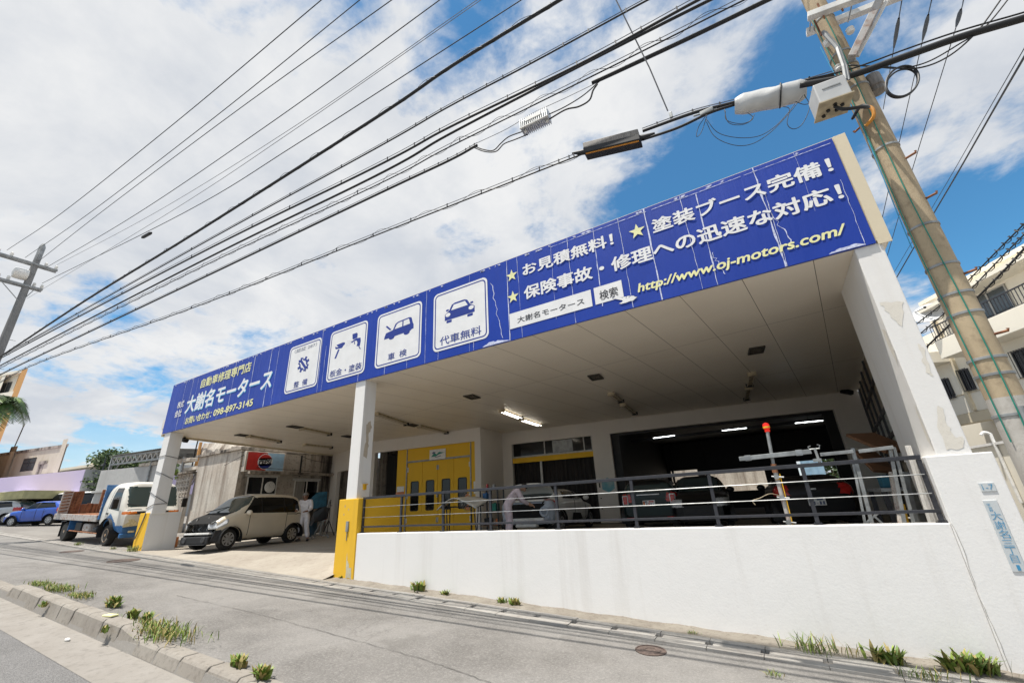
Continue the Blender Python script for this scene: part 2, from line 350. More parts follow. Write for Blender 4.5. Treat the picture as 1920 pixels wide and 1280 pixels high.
# ------------------------------------------------------------------ mesh helpers
COL = scene.collection
def root_of(o):
    while o.parent: o = o.parent
    return o
def tag(o, label=None, cat=None, group=None, kind=None):
    if label: o['label'] = label
    if cat: o['category'] = cat
    if group: o['group'] = group
    if kind: o['kind'] = kind
    return o
def thing(name, loc, label, cat, group=None, rz=0.0):
    o = bpy.data.objects.new(name, None); COL.objects.link(o); o.empty_display_size = .1
    o.location = loc; o.rotation_euler = (0, 0, rz)
    return tag(o, label, cat, group)
class MB:
    def __init__(s): s.bm = bmesh.new(); s.mi = 0
    def _face(s, vs):
        try: f = s.bm.faces.new(vs); f.material_index = s.mi; return f
        except ValueError: return None
    def quad(s, *ps): return s._face([s.bm.verts.new(p) for p in ps])
    def prism(s, pts, vec):
        vec = Vector(vec); a = [s.bm.verts.new(p) for p in pts]; b = [s.bm.verts.new(Vector(p) + vec) for p in pts]
        n = len(pts); s._face(a[::-1]); s._face(b)
        for i in range(n): s._face([a[i], a[(i + 1) % n], b[(i + 1) % n], b[i]])
        return s
    def box(s, x0, x1, y0, y1, z0, z1):
        return s.prism([(x0, y0, z0), (x1, y0, z0), (x1, y1, z0), (x0, y1, z0)], (0, 0, z1 - z0))
    def obox(s, c, ax, ay, az):                      # oriented box: centre, three half-axis vectors
        c, ax, ay, az = map(Vector, (c, ax, ay, az))
        return s.prism([c - ax - ay - az, c + ax - ay - az, c + ax + ay - az, c - ax + ay - az], az * 2)
    def beam(s, p, q, w, h, up=(0, 0, 1)):
        p, q = Vector(p), Vector(q); d = (q - p).normalized(); up = Vector(up)
        if abs(d.dot(up)) > .98: up = Vector((0, 1, 0))
        a = d.cross(up).normalized(); b = a.cross(d).normalized()
        return s.obox((p + q) / 2, (q - p) / 2, a * w / 2, b * h / 2)
    def tube(s, pts, r, n=6, cap=True):
        pts = [Vector(p) for p in pts]; rr = r if isinstance(r, (list, tuple)) else [r] * len(pts); rings = []; prev = None
        for i, p in enumerate(pts):
            d = (pts[min(i + 1, len(pts) - 1)] - pts[max(i - 1, 0)])
            if d.length < 1e-9: d = Vector((0, 0, 1))
            d.normalize()
            if prev is None:
                u = Vector((0, 0, 1)) if abs(d.z) < .9 else Vector((1, 0, 0)); a = d.cross(u).normalized()
            else:
                a = prev - d * prev.dot(d); a = a.normalized() if a.length > 1e-6 else d.orthogonal().normalized()
            prev = a; b = d.cross(a)
            rings.append([s.bm.verts.new(p + (a * math.cos(t) + b * math.sin(t)) * rr[i]) for t in [2 * math.pi * j / n for j in range(n)]])
        for i in range(len(rings) - 1):
            for j in range(n): s._face([rings[i][j], rings[i][(j + 1) % n], rings[i + 1][(j + 1) % n], rings[i + 1][j]])
        if cap: s._face(rings[0][::-1]); s._face(rings[-1])
        return s
    def lathe(s, c, prof, n=20, axis='Z'):           # profile: (radius, height) along the axis
        c = Vector(c); rings = []
        for r, h in prof:
            ring = []
            for j in range(n):
                t = 2 * math.pi * j / n; a, b = r * math.cos(t), r * math.sin(t)
                ring.append(s.bm.verts.new(c + (Vector((a, b, h)) if axis == 'Z' else Vector((a, h, b)) if axis == 'Y' else Vector((h, a, b)))))
            rings.append(ring)
        for i in range(len(rings) - 1):
            for j in range(n): s._face([rings[i][j], rings[i][(j + 1) % n], rings[i + 1][(j + 1) % n], rings[i + 1][j]])
        s._face(rings[0][::-1]); s._face(rings[-1]); return s
    def ball(s, c, rx, ry=None, rz=None, seg=10):
        ry = rx if ry is None else ry; rz = rx if rz is None else rz
        g_ = bmesh.ops.create_uvsphere(s.bm, u_segments=seg, v_segments=max(5, seg * 2 // 3), radius=1)
        for v in g_['verts']: v.co = Vector(c) + Vector((v.co.x * rx, v.co.y * ry, v.co.z * rz))
        for v in g_['verts']:
            for f in v.link_faces: f.material_index = s.mi
        return s
    def build(s, name, mats, parent=None, bevel=0.0, smooth=False, world=True, recalc=True, auto=True):
        if recalc: bmesh.ops.recalc_face_normals(s.bm, faces=s.bm.faces)
        me = bpy.data.meshes.new(name); s.bm.to_mesh(me); s.bm.free()
        o = bpy.data.objects.new(name, me); COL.objects.link(o)
        for mname in ([mats] if isinstance(mats, str) else mats): me.materials.append(MATS[mname])
        if smooth:
            me.polygons.foreach_set('use_smooth', [True] * len(me.polygons))
            if auto: me.set_sharp_from_angle(angle=R(38))
        if bevel:
            b = o.modifiers.new('bevel', 'BEVEL'); b.width = bevel; b.segments = 2; b.limit_method = 'ANGLE'; b.angle_limit = R(40)
        if parent:
            o.parent = parent
            if world:
                rt = root_of(parent); mw = Matrix.LocRotScale(rt.location, rt.rotation_euler, rt.scale)
                me.transform(mw.inverted())
        elif world:
            n = len(me.vertices); co = np.empty(n * 3); me.vertices.foreach_get('co', co); co = co.reshape(-1, 3)
            c = Vector(((co[:, 0].min() + co[:, 0].max()) / 2, (co[:, 1].min() + co[:, 1].max()) / 2, co[:, 2].min()))
            me.transform(Matrix.Translation(-c)); o.location = c
        return o
def sagged(p, q, sag, n=14):
    p, q = Vector(p), Vector(q)
    return [p.lerp(q, i / n) - Vector((0, 0, sag * 4 * (i / n) * (1 - i / n))) for i in range(n + 1)]
def smoothline(pts, n=8):                            # Catmull-Rom through the points
    P = [Vector(p) for p in pts]; P = [P[0] * 2 - P[1]] + P + [P[-1] * 2 - P[-2]]; o = []
    for i in range(1, len(P) - 2):
        for j in range(n):
            t = j / n; a, b, c, d = P[i - 1], P[i], P[i + 1], P[i + 2]
            o.append(.5 * ((2 * b) + (c - a) * t + (2 * a - 5 * b + 4 * c - d) * t * t + (3 * b - a - 3 * c + d) * t ** 3))
    o.append(P[-2]); return o
def text_into(mb, body, o, u, v, x0, x1, z0, z1, bold=0.0, shear=0.0, depth=.004, mi=None, res=3):
    """letters as real relief, fitted into the box x0..x1 / z0..z1 of the plane o + u*x + v*z; bold = stroke growth in em"""
    cu = bpy.data.curves.new('t', 'FONT'); cu.body = body; cu.size = 1; cu.shear = shear; cu.resolution_u = res
    ob = bpy.data.objects.new('t', cu); COL.objects.link(ob)
    dg = bpy.context.evaluated_depsgraph_get(); me = bpy.data.meshes.new_from_object(ob.evaluated_get(dg))
    bpy.data.objects.remove(ob); bpy.data.curves.remove(cu)
    if not len(me.vertices): bpy.data.meshes.remove(me); return
    co = np.array([vv.co[:2] for vv in me.vertices]); a, b = co.min(0) - bold, co.max(0) + bold
    o, u, v = Vector(o), Vector(u), Vector(v); n = u.cross(v)
    sx, sz = (x1 - x0) / (b[0] - a[0]), (z1 - z0) / (b[1] - a[1])
    shifts = [(0, 0)] if bold <= 0 else [(bold * math.cos(t), bold * math.sin(t)) for t in [k * math.pi / 4 for k in range(8)]]
    for q, (ex, ey) in enumerate(shifts):
        vs = [mb.bm.verts.new(o + u * (x0 + (c[0] + ex - a[0]) * sx) + v * (z0 + (c[1] + ey - a[1]) * sz) + n * (depth + q * .00025)) for c in co]
        for p in me.polygons:
            try:
                f = mb.bm.faces.new([vs[i] for i in p.vertices]); f.material_index = mb.mi if mi is None else mi
            except ValueError: pass
    bpy.data.meshes.remove(me)
class Plane:                                         # 2-D drawing on a plane
    def __init__(s, mb, o, u, v, x0, x1, z0, z1, depth): s.mb = mb; s.o = Vector(o); s.u = Vector(u); s.v = Vector(v); s.n = s.u.cross(s.v); s.b = (x0, x1, z0, z1); s.d = depth
    def P(s, x, y, d=0): x0, x1, z0, z1 = s.b; return s.o + s.u * (x0 + (x1 - x0) * x) + s.v * (z0 + (z1 - z0) * y) + s.n * (s.d + d)
    def poly(s, pts, d=0, mi=0):
        s.mb.mi = mi; f = s.mb._face([s.mb.bm.verts.new(s.P(x, y, d)) for x, y in pts]); s.mb.mi = 0; return f
    def disc(s, cx, cy, r, d=0, mi=0, n=24, ry=None): s.poly([(cx + r * math.cos(2 * math.pi * i / n), cy + (ry or r) * math.sin(2 * math.pi * i / n)) for i in range(n)], d, mi)
    def line(s, p, q, w, d=0, mi=0):
        dx, dy = q[0] - p[0], q[1] - p[1]; l = math.hypot(dx, dy); nx, ny = -dy / l * w / 2, dx / l * w / 2
        s.poly([(p[0] + nx, p[1] + ny), (p[0] - nx, p[1] - ny), (q[0] - nx, q[1] - ny), (q[0] + nx, q[1] + ny)], d, mi)
def rrect(x0, x1, y0, y1, rx, ry, n=6):
    o = []
    for cx, cy, a in ((x1 - rx, y1 - ry, 0), (x0 + rx, y1 - ry, 90), (x0 + rx, y0 + ry, 180), (x1 - rx, y0 + ry, 270)):
        for i in range(n + 1):
            t = R(a + 90 * i / n); o.append((cx + rx * math.cos(t), cy + ry * math.sin(t)))
    return o
FZ = -.95                                             # workshop floor level
# ------------------------------------------------------------------ the setting
def sheet(name, xs, ys, zf, m, thick=0):
    mb = MB(); vs = [[mb.bm.verts.new((x, y, zf(x, y))) for y in ys] for x in xs]
    for i in range(len(xs) - 1):
        for j in range(len(ys) - 1): mb._face([vs[i][j], vs[i + 1][j], vs[i + 1][j + 1], vs[i][j + 1]])
    o = mb.build(name, m, recalc=False); tag(o, kind='structure'); return o
XS = [-1500, -700, -300, -150, -100, -75, -60, -50, -45, -40, -36, -32, -28, -25, -23, -22.2, -22.0, -21, -20, -18, -15, -12, -9, -6, -3, 0, 2, 3.3, 3.5, 5, 8, 12, 20, 30, 40, 80, 200, 600, 1500]
def gz(x, y):
    b = g(x) - .03 if y < 6.7 else g(x)
    if -22.05 < x < 3.4 and 6.95 < y < 40: return min(b, -1.0) - .45
    if x > 3.4 and y > 8: return g(x) + .25
    return b - (.25 if y < 2.9 else 0)
sheet('ground', XS, [-900, -300, -80, -30, -10, -6, 2.85, 2.95, 6.69, 6.71, 6.94, 6.96, 8, 12, 20, 30, 39.9, 40.1, 60, 100, 200, 500, 1500], gz, 'ground_mix')
fx = [x for x in XS if -150 <= x <= 80]
RX = list(np.linspace(-75, 40, 116))
sheet('road', RX, [-6.5, 0, 2.42], lambda x, y: g(x) - .16 + (2.42 - y) * .012, 'road_asphalt')
sheet('pavement', RX, [3.14, 4.5, 6.24], lambda x, y: g(x) + .004 - .012 * max(0, min(1, (y - 3) / 3)), 'pavement_asphalt')
def seam_strip(name, pix, w, m_):
    P = []
    for px, py in pix:
        rr = ray(px, py); P.append(rr * (-1.79 / (rr.z + .047 * rr.x)))
    mb = MB(); rs = random.Random(len(pix)); Q = []
    for a, b in zip(P, P[1:]):
        for i in range(14): q = a.lerp(b, i / 14); Q.append((q.x + rs.uniform(-.012, .012), q.y + rs.uniform(-.012, .012), w * rs.uniform(.4, 1.3)))
    for (x, y, a), (x2, y2, b) in zip(Q, Q[1:]): mb.quad((x, y - a, g(x) + .008), (x2, y2 - b, g(x2) + .008), (x2, y2 + b, g(x2) + .008), (x, y + a, g(x) + .008))
    tag(mb.build(name, m_), kind='structure')
seam_strip('pavement_seam', [(330, 1116), (480, 1150), (640, 1193), (800, 1238), (930, 1284)], .004, 'seam_dark')
seam_strip('pavement_crack', [(20, 1062), (160, 1068), (330, 1062), (420, 1066)], .004, 'seam_dark')
def apron(x, y): return g(x) - .155 + (y - 2.4) * .05
sheet('road_apron', RX, [2.38, 2.7, 2.97], apron, 'apron_concrete')
# kerb: full-height blocks between two dropped stretches
mb = MB(); rnd = random.Random(4)
def kerb_block(x0, x1, h0, h1):
    e = .006 + rnd.random() * .006; j = rnd.uniform(-.008, .008)
    pts = lambda x, h: [(x, 2.92 + j, g(x) - .3), (x, 2.92 + j, g(x) - .12), (x, 2.955 + j, g(x) + h - .03), (x, 2.985 + j, g(x) + h), (x, 3.15 + j, g(x) + h), (x, 3.15 + j, g(x) - .3)]
    a = [mb.bm.verts.new(p) for p in pts(x0 + e, h0)]; b = [mb.bm.verts.new(p) for p in pts(x1 - e, h1)]
    mb._face(a); mb._face(b[::-1])
    for i in range(6): mb._face([a[i], a[(i + 1) % 6], b[(i + 1) % 6], b[i]])
x = -60.0
while x < -14.2: kerb_block(x, x + .6, .015, .015); x += .6
kerb_block(x, -13.6, .015, .09); x = -13.6
while x < -8.3: kerb_block(x, x + .6, .105, .105); x += .6
kerb_block(x, x + .62, .105, .02); x += .62
while x < 16: kerb_block(x, x + .6, .018, .018); x += .6
tag(mb.build('kerb', 'kerb_concrete', bevel=.012), kind='structure')
# gutter of concrete blocks, slotted at the joints along the low wall
mb = MB(); x = -60.0; L = .6
while x < 8:
    slot = x > -9.3; n = .045 if slot else .004; ya, yb = 6.245, 6.66; dz = rnd.uniform(-.005, .005)
    for y0, y1, e, h in ((ya, ya + .13, .004, .018), (ya + .131, ya + .30, n, .004), (ya + .301, yb, .004, .018)):
        p = [(x + e, y0), (x + L - e, y0), (x + L - e, y1), (x + e, y1)]
        mb.prism([(a_, b_, g(a_) + h + dz) for a_, b_ in p][::-1], (0, 0, -.16))
    x += L
tag(mb.build('gutter', 'gutter_concrete'), kind='structure')
sheet('verge', list(np.linspace(-9.2, 8, 90)), [6.64, 6.8, 6.9, 7.05], lambda x, y: g(x) + .010 + .02 * max(0, (y - 6.66) / .4) + .012 * math.sin(x * 7.1 + y * 9) * (y > 6.7), 'soil')
sheet('verge_strip', list(np.linspace(-60, -19.9, 40)), [6.64, 6.9, 7.1], lambda x, y: g(x) + .012, 'ground_mix')
def dz_(x, y):
    t = max(0.0, min(1.0, (y - 6.66) / 1.5)); t = t * t * (3 - 2 * t) * .35 + t * .65
    return (1 - t) * (g(x) + .012) + t * FZ
sheet('driveway', list(np.linspace(-20.0, -9.0, 45)), list(np.linspace(6.64, 9.0, 20)), dz_, 'driveway_concrete')
mb = MB(); mb.quad((-22.0, 8.995, FZ), (2.5, 8.995, FZ), (3.6, 34, FZ), (-22.0, 34, FZ)); mb.quad((-9.0, 7.2, FZ), (2.2, 7.2, FZ), (2.5, 8.995, FZ), (-9.0, 8.995, FZ))
tag(mb.build('floor', 'driveway_concrete', recalc=False), kind='structure')
# manhole covers
for i, (px, py, r_, lab) in enumerate([(1220, 1218, .16, 'small rusty iron cover in the pavement below the slotted gutter'), (232, 1050, .34, 'round iron manhole cover in the pavement before the driveway'), (135, 1033, .28, 'round iron manhole cover in the pavement nearest the truck')]):
    rr = ray(px, py); t = -1.79 / (rr.z + .047 * rr.x); p = rr * t
    mb = MB(); mb.lathe((p.x, p.y, g(p.x) - .02), [(r_ * 1.12, 0), (r_ * 1.12, .024), (r_ * 1.02, .026), (r_, .018), (r_ * .75, .022), (r_ * .72, .028), (r_ * .4, .028), (r_ * .38, .022), (.01, .024)], 28)
    for v in mb.bm.verts: v.co.z -= .047 * (v.co.x - p.x)
    tag(mb.build('manhole_cover', 'manhole_iron', smooth=True), lab, 'manhole cover', 'iron covers in the pavement')

# ------------------------------------------------------------------ the repair shop
BACK_A, BACK_B = (-10.89, 17.18), (3.1, 18.99)       # main back wall
BO_A, BO_B = (-16.66, 14.39), (-10.63, 15.06)        # booth front wall
RW_A, RW_B = (1.95, 7.6), (3.1, 18.99)               # right side wall
CZ = 3.14
shop = thing('repair_shop', (-9, 7, -1.4), 'white workshop with deep open canopy on three front pillars', 'building')
# ceiling slab: extends from the sign to the back wall
mb = MB(); mb.prism([(-20.06, 7.03, CZ), (2.03, 7.03, CZ), (3.2, 19.1, CZ), (-10.8, 17.3, CZ), (-16.5, 16.6, CZ), (-21.95, 16.2, CZ)], (0, 0, .22))
mb.build('canopy_ceiling', 'ceiling_panel', shop)
mb = MB(); mb.prism([(-20.1, 7.01, CZ + .221), (2.03, 7.01, CZ + .221), (3.7, 30.25, CZ + .221), (-17, 30.25, CZ + .221), (-21.97, 16.3, CZ + .221)], (0, 0, .35))
mb.build('roof', 'inner_plaster', shop)
mb = MB(); mb.beam((-20.02, 7.06, CZ - .035), (-21.9, 16.1, CZ - .035), .10, .066); mb.build('ceiling_edge_trim', 'cream_flashing', shop)
def pillar(x0, x1, px_side, py_side, ped, pedmat, zt=CZ, peddepth=.95, side='R'):
    sx = x1 if side == 'R' else x0
    yb = U(px_side, py_side, X=sx).y
    mb = MB(); mb.box(x0, x1, 7.0, yb, .27, zt); p = mb.build('pillar', 'pillar_plaster', shop, bevel=.012)
    mb = MB(); mb.box(ped[0], ped[1], 6.975, 6.975 + peddepth, g(ped[0]) - .3, ped[2]); q = mb.build('pedestal', pedmat, p, bevel=.012)
    return p
pm = pillar(-8.86, -8.49, 692, 935, (-9.055, -8.385, .278), 'yellow_paint', peddepth=1.35)
pl = pillar(-19.64, -19.15, 311, 959, (-19.98, -19.2, .32), ['yellow_paint', 'pillar_plaster'], peddepth=.98)
ped = [c for c in COL.objects if c.parent == pl][0]
for f in ped.data.polygons:
    if f.normal.x > .7: f.material_index = 1
# cables wrapped round the left pillar
yb_ = U(311, 959, X=-19.15).y
for za, zb in ((1.02, .62), (1.75, 1.45), (2.25, 2.2), (.45, .62)):
    mb = MB(); mb.tube([(-19.65, yb_ - .1, za), (-19.655, 6.985, za + .02), (-19.14, 6.985, (za + zb) / 2 + .05), (-19.135, yb_ - .02, zb)], .012, 5); mb.build('tie_cable', 'cable_grey', pl)
mb = MB(); mb.tube(smoothline([(-19.5, 6.96, .32), (-19.7, 6.95, -.2), (-19.86, 6.94, -.5), (-19.75, 6.94, -.42), (-19.42, 6.95, .3)], 6), .011, 5); mb.build('tie_cable', 'cable_grey', pl)
mb = MB(); mb.box(-8.72, -8.64, 6.945, 6.976, -.42, -.20); mb.tube([(-8.68, 6.965, -.42), (-8.685, 6.967, -.6)], .012, 6); mb.build('switch_box', 'galvanised', pm, bevel=.004)
mb = MB(); mb.box(-8.488, -8.44, 7.15, 7.23, .47, .60); mb.box(-8.488, -8.40, 7.14, 7.24, .58, .60); mb.build('outlet_cover', ['tape_yellow'], pm, bevel=.006)
# bare patches on plaster (thin proud flakes of the coat below)
def flake(o, u, v, pts, m, parent, name='worn_patch', d=.003):
    mb = MB(); n = Vector(u).cross(Vector(v)); r2 = random.Random(int(pts[0][0] * 97 + pts[0][1] * 31)); P = []
    for i in range(len(pts)):
        a, b = pts[i], pts[(i + 1) % len(pts)]
        for j in range(4):
            t = j / 4; P.append((a[0] + (b[0] - a[0]) * t + r2.uniform(-.014, .014), a[1] + (b[1] - a[1]) * t + r2.uniform(-.014, .014)))
    mb._face([mb.bm.verts.new(Vector(o) + Vector(u) * x + Vector(v) * y + n * d) for x, y in P]); return mb.build(name, m, parent)
concrete('bare_beige', (.52, .45, .36), (.46, .39, .30), (.26, .20, .15), 2.0, dk=.4)
concrete('bare_pale', (.75, .71, .63), (.71, .67, .60), (.52, .47, .39), 2.5, dk=.4)
concrete('bare_yellowish', (.62, .58, .42), (.50, .46, .34), (.30, .26, .18), 3.0, dk=.4)
flake((-8.49, 0, 0), (0, 1, 0), (0, 0, 1), [(7.12, 2.0), (7.24, 2.12), (7.3, 1.95), (7.2, 1.75), (7.24, 1.5), (7.2, 1.2), (7.1, 1.25), (7.14, 1.6)], 'bare_beige', pm)
flake((0, 6.975, 0), (1, 0, 0), (0, 0, 1), [(-8.63, -.85), (-8.60, -1.0), (-8.55, -1.05), (-8.52, -1.15), (-8.44, -1.14), (-8.46, -1.22), (-8.43, -1.35), (-8.62, -1.35)], 'bare_yellowish', pm)
for cx, cz in ((-8.83, .14), (-8.70, .06), (-8.85, -.05)):
    flake((0, 6.975, 0), (1, 0, 0), (0, 0, 1), [(cx - .02, cz), (cx, cz + .025), (cx + .022, cz - .01), (cx, cz - .03)], 'bare_beige', pm)
# right pillar on its stout white pedestal that is part of the low wall
pr = pillar(1.655, 1.965, 1690, 851, (1.54, 2.12, .272), 'white_plaster', side='L', peddepth=1.0)
def rp(px, py, y=6.998): p = U(px, py, Y=y); return (p.x, p.z)
o3 = ((0, 7.0, 0), (1, 0, 0), (0, 0, 1))
flake(*o3, [rp(1650, 568), rp(1692, 566), rp(1694, 590), rp(1690, 612), rp(1672, 596), rp(1660, 580)], 'bare_pale', pr)
flake(*o3, [rp(1722, 645), rp(1732, 655), rp(1744, 690), rp(1748, 705), rp(1738, 700), rp(1730, 675)], 'bare_pale', pr)
flake(*o3, [rp(1756, 762), rp(1760, 800), rp(1775, 842), rp(1808, 840), rp(1804, 815), rp(1790, 820), rp(1776, 795), rp(1768, 765)], 'bare_pale', pr)
flake((1.655, 0, 0), (0, -1, 0), (0, 0, 1), [(-7.06, 1.9), (-7.02, 1.6), (-7.10, 1.4), (-7.16, 1.65), (-7.2, 1.95)], 'bare_pale', pr)
flake((1.655, 0, 0), (0, -1, 0), (0, 0, 1), [(-7.05, .9), (-7.02, .5), (-7.04, .32), (-7.12, .45), (-7.09, .8)], 'bare_pale', pr)

# walls behind: built of strips around the openings so each opening is a real hole
def wall_strips(A, B, holes, z0, z1, th, m, parent, name):
    A, B = Vector((*A, 0)), Vector((*B, 0)); L = (B - A).length; d = (B - A) / L; n = Vector((-d.y, d.x, 0))
    mb = MB()
    def blk(s0, s1, a, b):
        if s1 - s0 < 1e-4 or b - a < 1e-4: return
        mb.prism([A + d * s0 + Vector((0, 0, a)), A + d * s1 + Vector((0, 0, a)), A + d * s1 + n * th + Vector((0, 0, a)), A + d * s0 + n * th + Vector((0, 0, a))], (0, 0, b - a))
    s = 0.0
    for (h0, h1, a, b) in holes:
        blk(s, h0, z0, z1); blk(h0, h1, b, z1); blk(h0, h1, z0, a); s = h1
    blk(s, L, z0, z1); bmesh.ops.remove_doubles(mb.bm, verts=mb.bm.verts, dist=1e-4)
    return mb.build(name, m, parent), A, d, n
mw, MA, Md, Mn = wall_strips(BACK_A, BACK_B, [(.50, 4.33, FZ - .1, 2.57), (5.14, 13.24, FZ - .1, 2.57)], FZ, CZ, .22, 'inner_plaster', shop, 'back_wall')
bw, BA, Bd, Bn = wall_strips(BO_A, BO_B, [(.25, 5.78, FZ - .1, 2.59)], FZ, CZ, .2, 'inner_plaster', shop, 'booth_wall')
mb = MB(); mb.prism([(-10.632, 15.06, FZ), (-10.63, 15.27, FZ), (-10.89, 17.4, FZ), (-11.1, 17.4, FZ), (-10.86, 15.27, FZ)], (0, 0, CZ - FZ)); mb.build('booth_side_wall', 'inner_plaster', shop)
# wall left of the booth with a tall doorway, then the return to the yard
lw, LA, Ld, Ln = wall_strips((-21.9, 16.12), (-16.66, 14.6), [(.95, 3.4, FZ - .1, 2.1)], FZ, CZ, .2, 'inner_plaster', shop, 'side_bay_wall')
mb = MB(); mb.box(-21.8, -16.7, 22, 22.2, FZ, CZ); mb.box(-22.0, -21.8, 16.4, 22, FZ, CZ); mb.box(-16.7, -16.5, 15, 34, FZ, CZ); mb.build('bay_inner_wall', 'grimy_concrete', shop)
# dark hall behind: side walls and a rear wall with window openings
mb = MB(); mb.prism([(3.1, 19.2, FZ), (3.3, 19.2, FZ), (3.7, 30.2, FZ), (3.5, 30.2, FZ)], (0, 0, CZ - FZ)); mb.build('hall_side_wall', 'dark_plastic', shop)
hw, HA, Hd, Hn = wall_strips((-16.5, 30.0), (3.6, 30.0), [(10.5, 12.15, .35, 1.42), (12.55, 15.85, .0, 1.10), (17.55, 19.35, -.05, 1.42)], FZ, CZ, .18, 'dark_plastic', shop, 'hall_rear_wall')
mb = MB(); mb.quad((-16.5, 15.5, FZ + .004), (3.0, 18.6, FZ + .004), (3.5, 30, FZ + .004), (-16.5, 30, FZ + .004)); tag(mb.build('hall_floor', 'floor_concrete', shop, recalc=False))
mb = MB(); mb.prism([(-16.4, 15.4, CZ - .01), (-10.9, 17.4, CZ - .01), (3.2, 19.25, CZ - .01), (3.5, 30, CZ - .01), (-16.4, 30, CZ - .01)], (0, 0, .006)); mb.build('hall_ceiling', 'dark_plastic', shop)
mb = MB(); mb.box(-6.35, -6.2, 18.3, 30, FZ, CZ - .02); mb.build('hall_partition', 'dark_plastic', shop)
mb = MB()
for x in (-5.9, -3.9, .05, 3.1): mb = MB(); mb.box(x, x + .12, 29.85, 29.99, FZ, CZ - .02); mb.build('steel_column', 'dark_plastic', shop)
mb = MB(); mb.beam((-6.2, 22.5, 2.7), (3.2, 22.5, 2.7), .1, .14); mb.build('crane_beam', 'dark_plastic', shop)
# window wall over the white car: transom lights, yellow beam, dark curtain behind a post
def MP(s, z, off=0): return MA + Md * s + Mn * off + Vector((0, 0, z))
def mbox(mb, s0, s1, z0, z1, off, th):
    mb.prism([MP(s0, z0, off), MP(s1, z0, off), MP(s1, z0, off + th), MP(s0, z0, off + th)], (0, 0, z1 - z0))
win = MB(); mbox(win, .5, 4.33, 1.93, 2.0, .07, .08); 
for s in (.5, 2.08, 3.92, 4.28): mbox(win, s, s + .05, 2.0, 2.57, .07, .08)
wf = win.build('transom_window', 'window_frame', shop)
mb = MB(); mbox(mb, .55, 2.08, 2.0, 2.57, .11, .01); mbox(mb, 2.13, 3.92, 2.0, 2.57, .11, .01); mbox(mb, 3.97, 4.28, 2.0, 2.57, .11, .01); mb.build('pane', 'glass_dark', wf)
mb = MB(); mbox(mb, 2.48, 3.42, 2.02, 2.55, .095, .01); mb.build('panel', 'grey_metal', wf)
mb = MB(); mbox(mb, .5, 4.33, 1.70, 1.925, .05, .10); mb.build('yellow_beam', 'yellow_paint', shop)
mb = MB()
for i in range(60):
    s0 = .5 + i * 3.83 / 60; o0 = .32 + .035 * math.sin(i * 1.9); o1 = .32 + .035 * math.sin((i + 1) * 1.9); s1 = s0 + 3.83 / 60
    mb.quad(MP(s0, FZ, o0), MP(s1, FZ, o1), MP(s1, 1.75, o1), MP(s0, 1.75, o0))
mb.build('curtain', 'curtain_dark', shop, smooth=True)
mb = MB(); mbox(mb, 1.83, 1.93, FZ, 1.70, .06, .08); mb.build('door_post', 'window_frame', shop)
for h0, h1 in ((.5, .52), (4.31, 4.33)):
    mb = MB(); mbox(mb, h0, h1, FZ, 1.70, .04, .05); mb.build('door_frame', 'window_frame', shop)
mb = MB(); mbox(mb, 5.14, 5.46, FZ, 2.57, .20, .05); mbox(mb, 12.9, 13.24, FZ, 2.57, .20, .05); mbox(mb, 5.46, 12.9, 2.47, 2.57, .20, .05); mb.build('shutter_guide', 'dark_plastic', shop)
# hexagon emblem and switch plates on the strip of wall between the openings
hx = MB(); P = Plane(hx, MP(4.80, .50), Md, (0, 0, 1), -.30, .30, -.30, .30, .0)
P.n = -Mn; P.d = .006
P.poly([(.5 + .5 * math.cos(R(a)), .5 + .5 * math.sin(R(a))) for a in range(30, 390, 60)])
hexo = hx.build('hexagon_emblem', 'hexagon_print', shop)
for z0, z1 in ((.42, .60), (.62, .72), (-.02, .02), (-.42, -.38)):
    mb = MB(); mbox(mb, 4.42, 4.47, z0, z1, -.02, .02); mb.build('switch_plate', 'dark_plastic', shop)
# right side wall: steel lattice with translucent panels and two open bright panes
RA, RB = Vector((*RW_A, 0)), Vector((*RW_B, 0)); RL = (RB - RA).length; Rd = (RB - RA) / RL; Rn = Vector((Rd.y, -Rd.x, 0))
def RP(s, z, off=0): return RA + Rd * s + Rn * off + Vector((0, 0, z))
def rbox(mb, s0, s1, z0, z1, off, th):
    mb.prism([RP(s0, z0, off), RP(s1, z0, off), RP(s1, z0, off + th), RP(s0, z0, off + th)], (0, 0, z1 - z0))
cols = [.9, 2.35, 3.8, 5.25, 6.7, 8.15, 9.6, 11.05]; zr = [FZ, .45, 1.05, 1.62, 2.35, CZ - .02]
lat = MB()
for s in cols: rbox(lat, s, s + .11, FZ, CZ - .02, 0, .10)
for z in zr[1:-1]: rbox(lat, .6, 11.3, z, z + .09, .012, .07)
lo = lat.build('lattice_frame', 'black_metal', shop)
pan = MB(); gl = MB()
for i in range(len(cols) - 1):
    for j in range(len(zr) - 1):
        a = (cols[i] + .111, cols[i + 1] - .001, zr[j] + .001 + (.09 if j else 0), zr[j + 1] - .001)
        if (i, j) in ((3, 1), (3, 2), (4, 2), (5, 2)): rbox(gl, *a, .05, .006)
        else: rbox(pan, *a, .05, .012)
pan.build('translucent_panel', 'panel_translucent', lo); gl.build('bright_pane', 'window_bright', lo)
mb = MB(); rbox(mb, .35, .9, FZ, CZ - .01, -.015, .17); mb.build('end_jamb', 'cream_plaster', shop)
mb = MB(); mb.prism([(2.16, 8.3, FZ), (2.25, 8.3, FZ), (3.38, 19.2, FZ), (3.26, 19.2, FZ)], (0, 0, CZ - FZ - .02)); mb.build('outer_wall', 'white_plaster', shop)

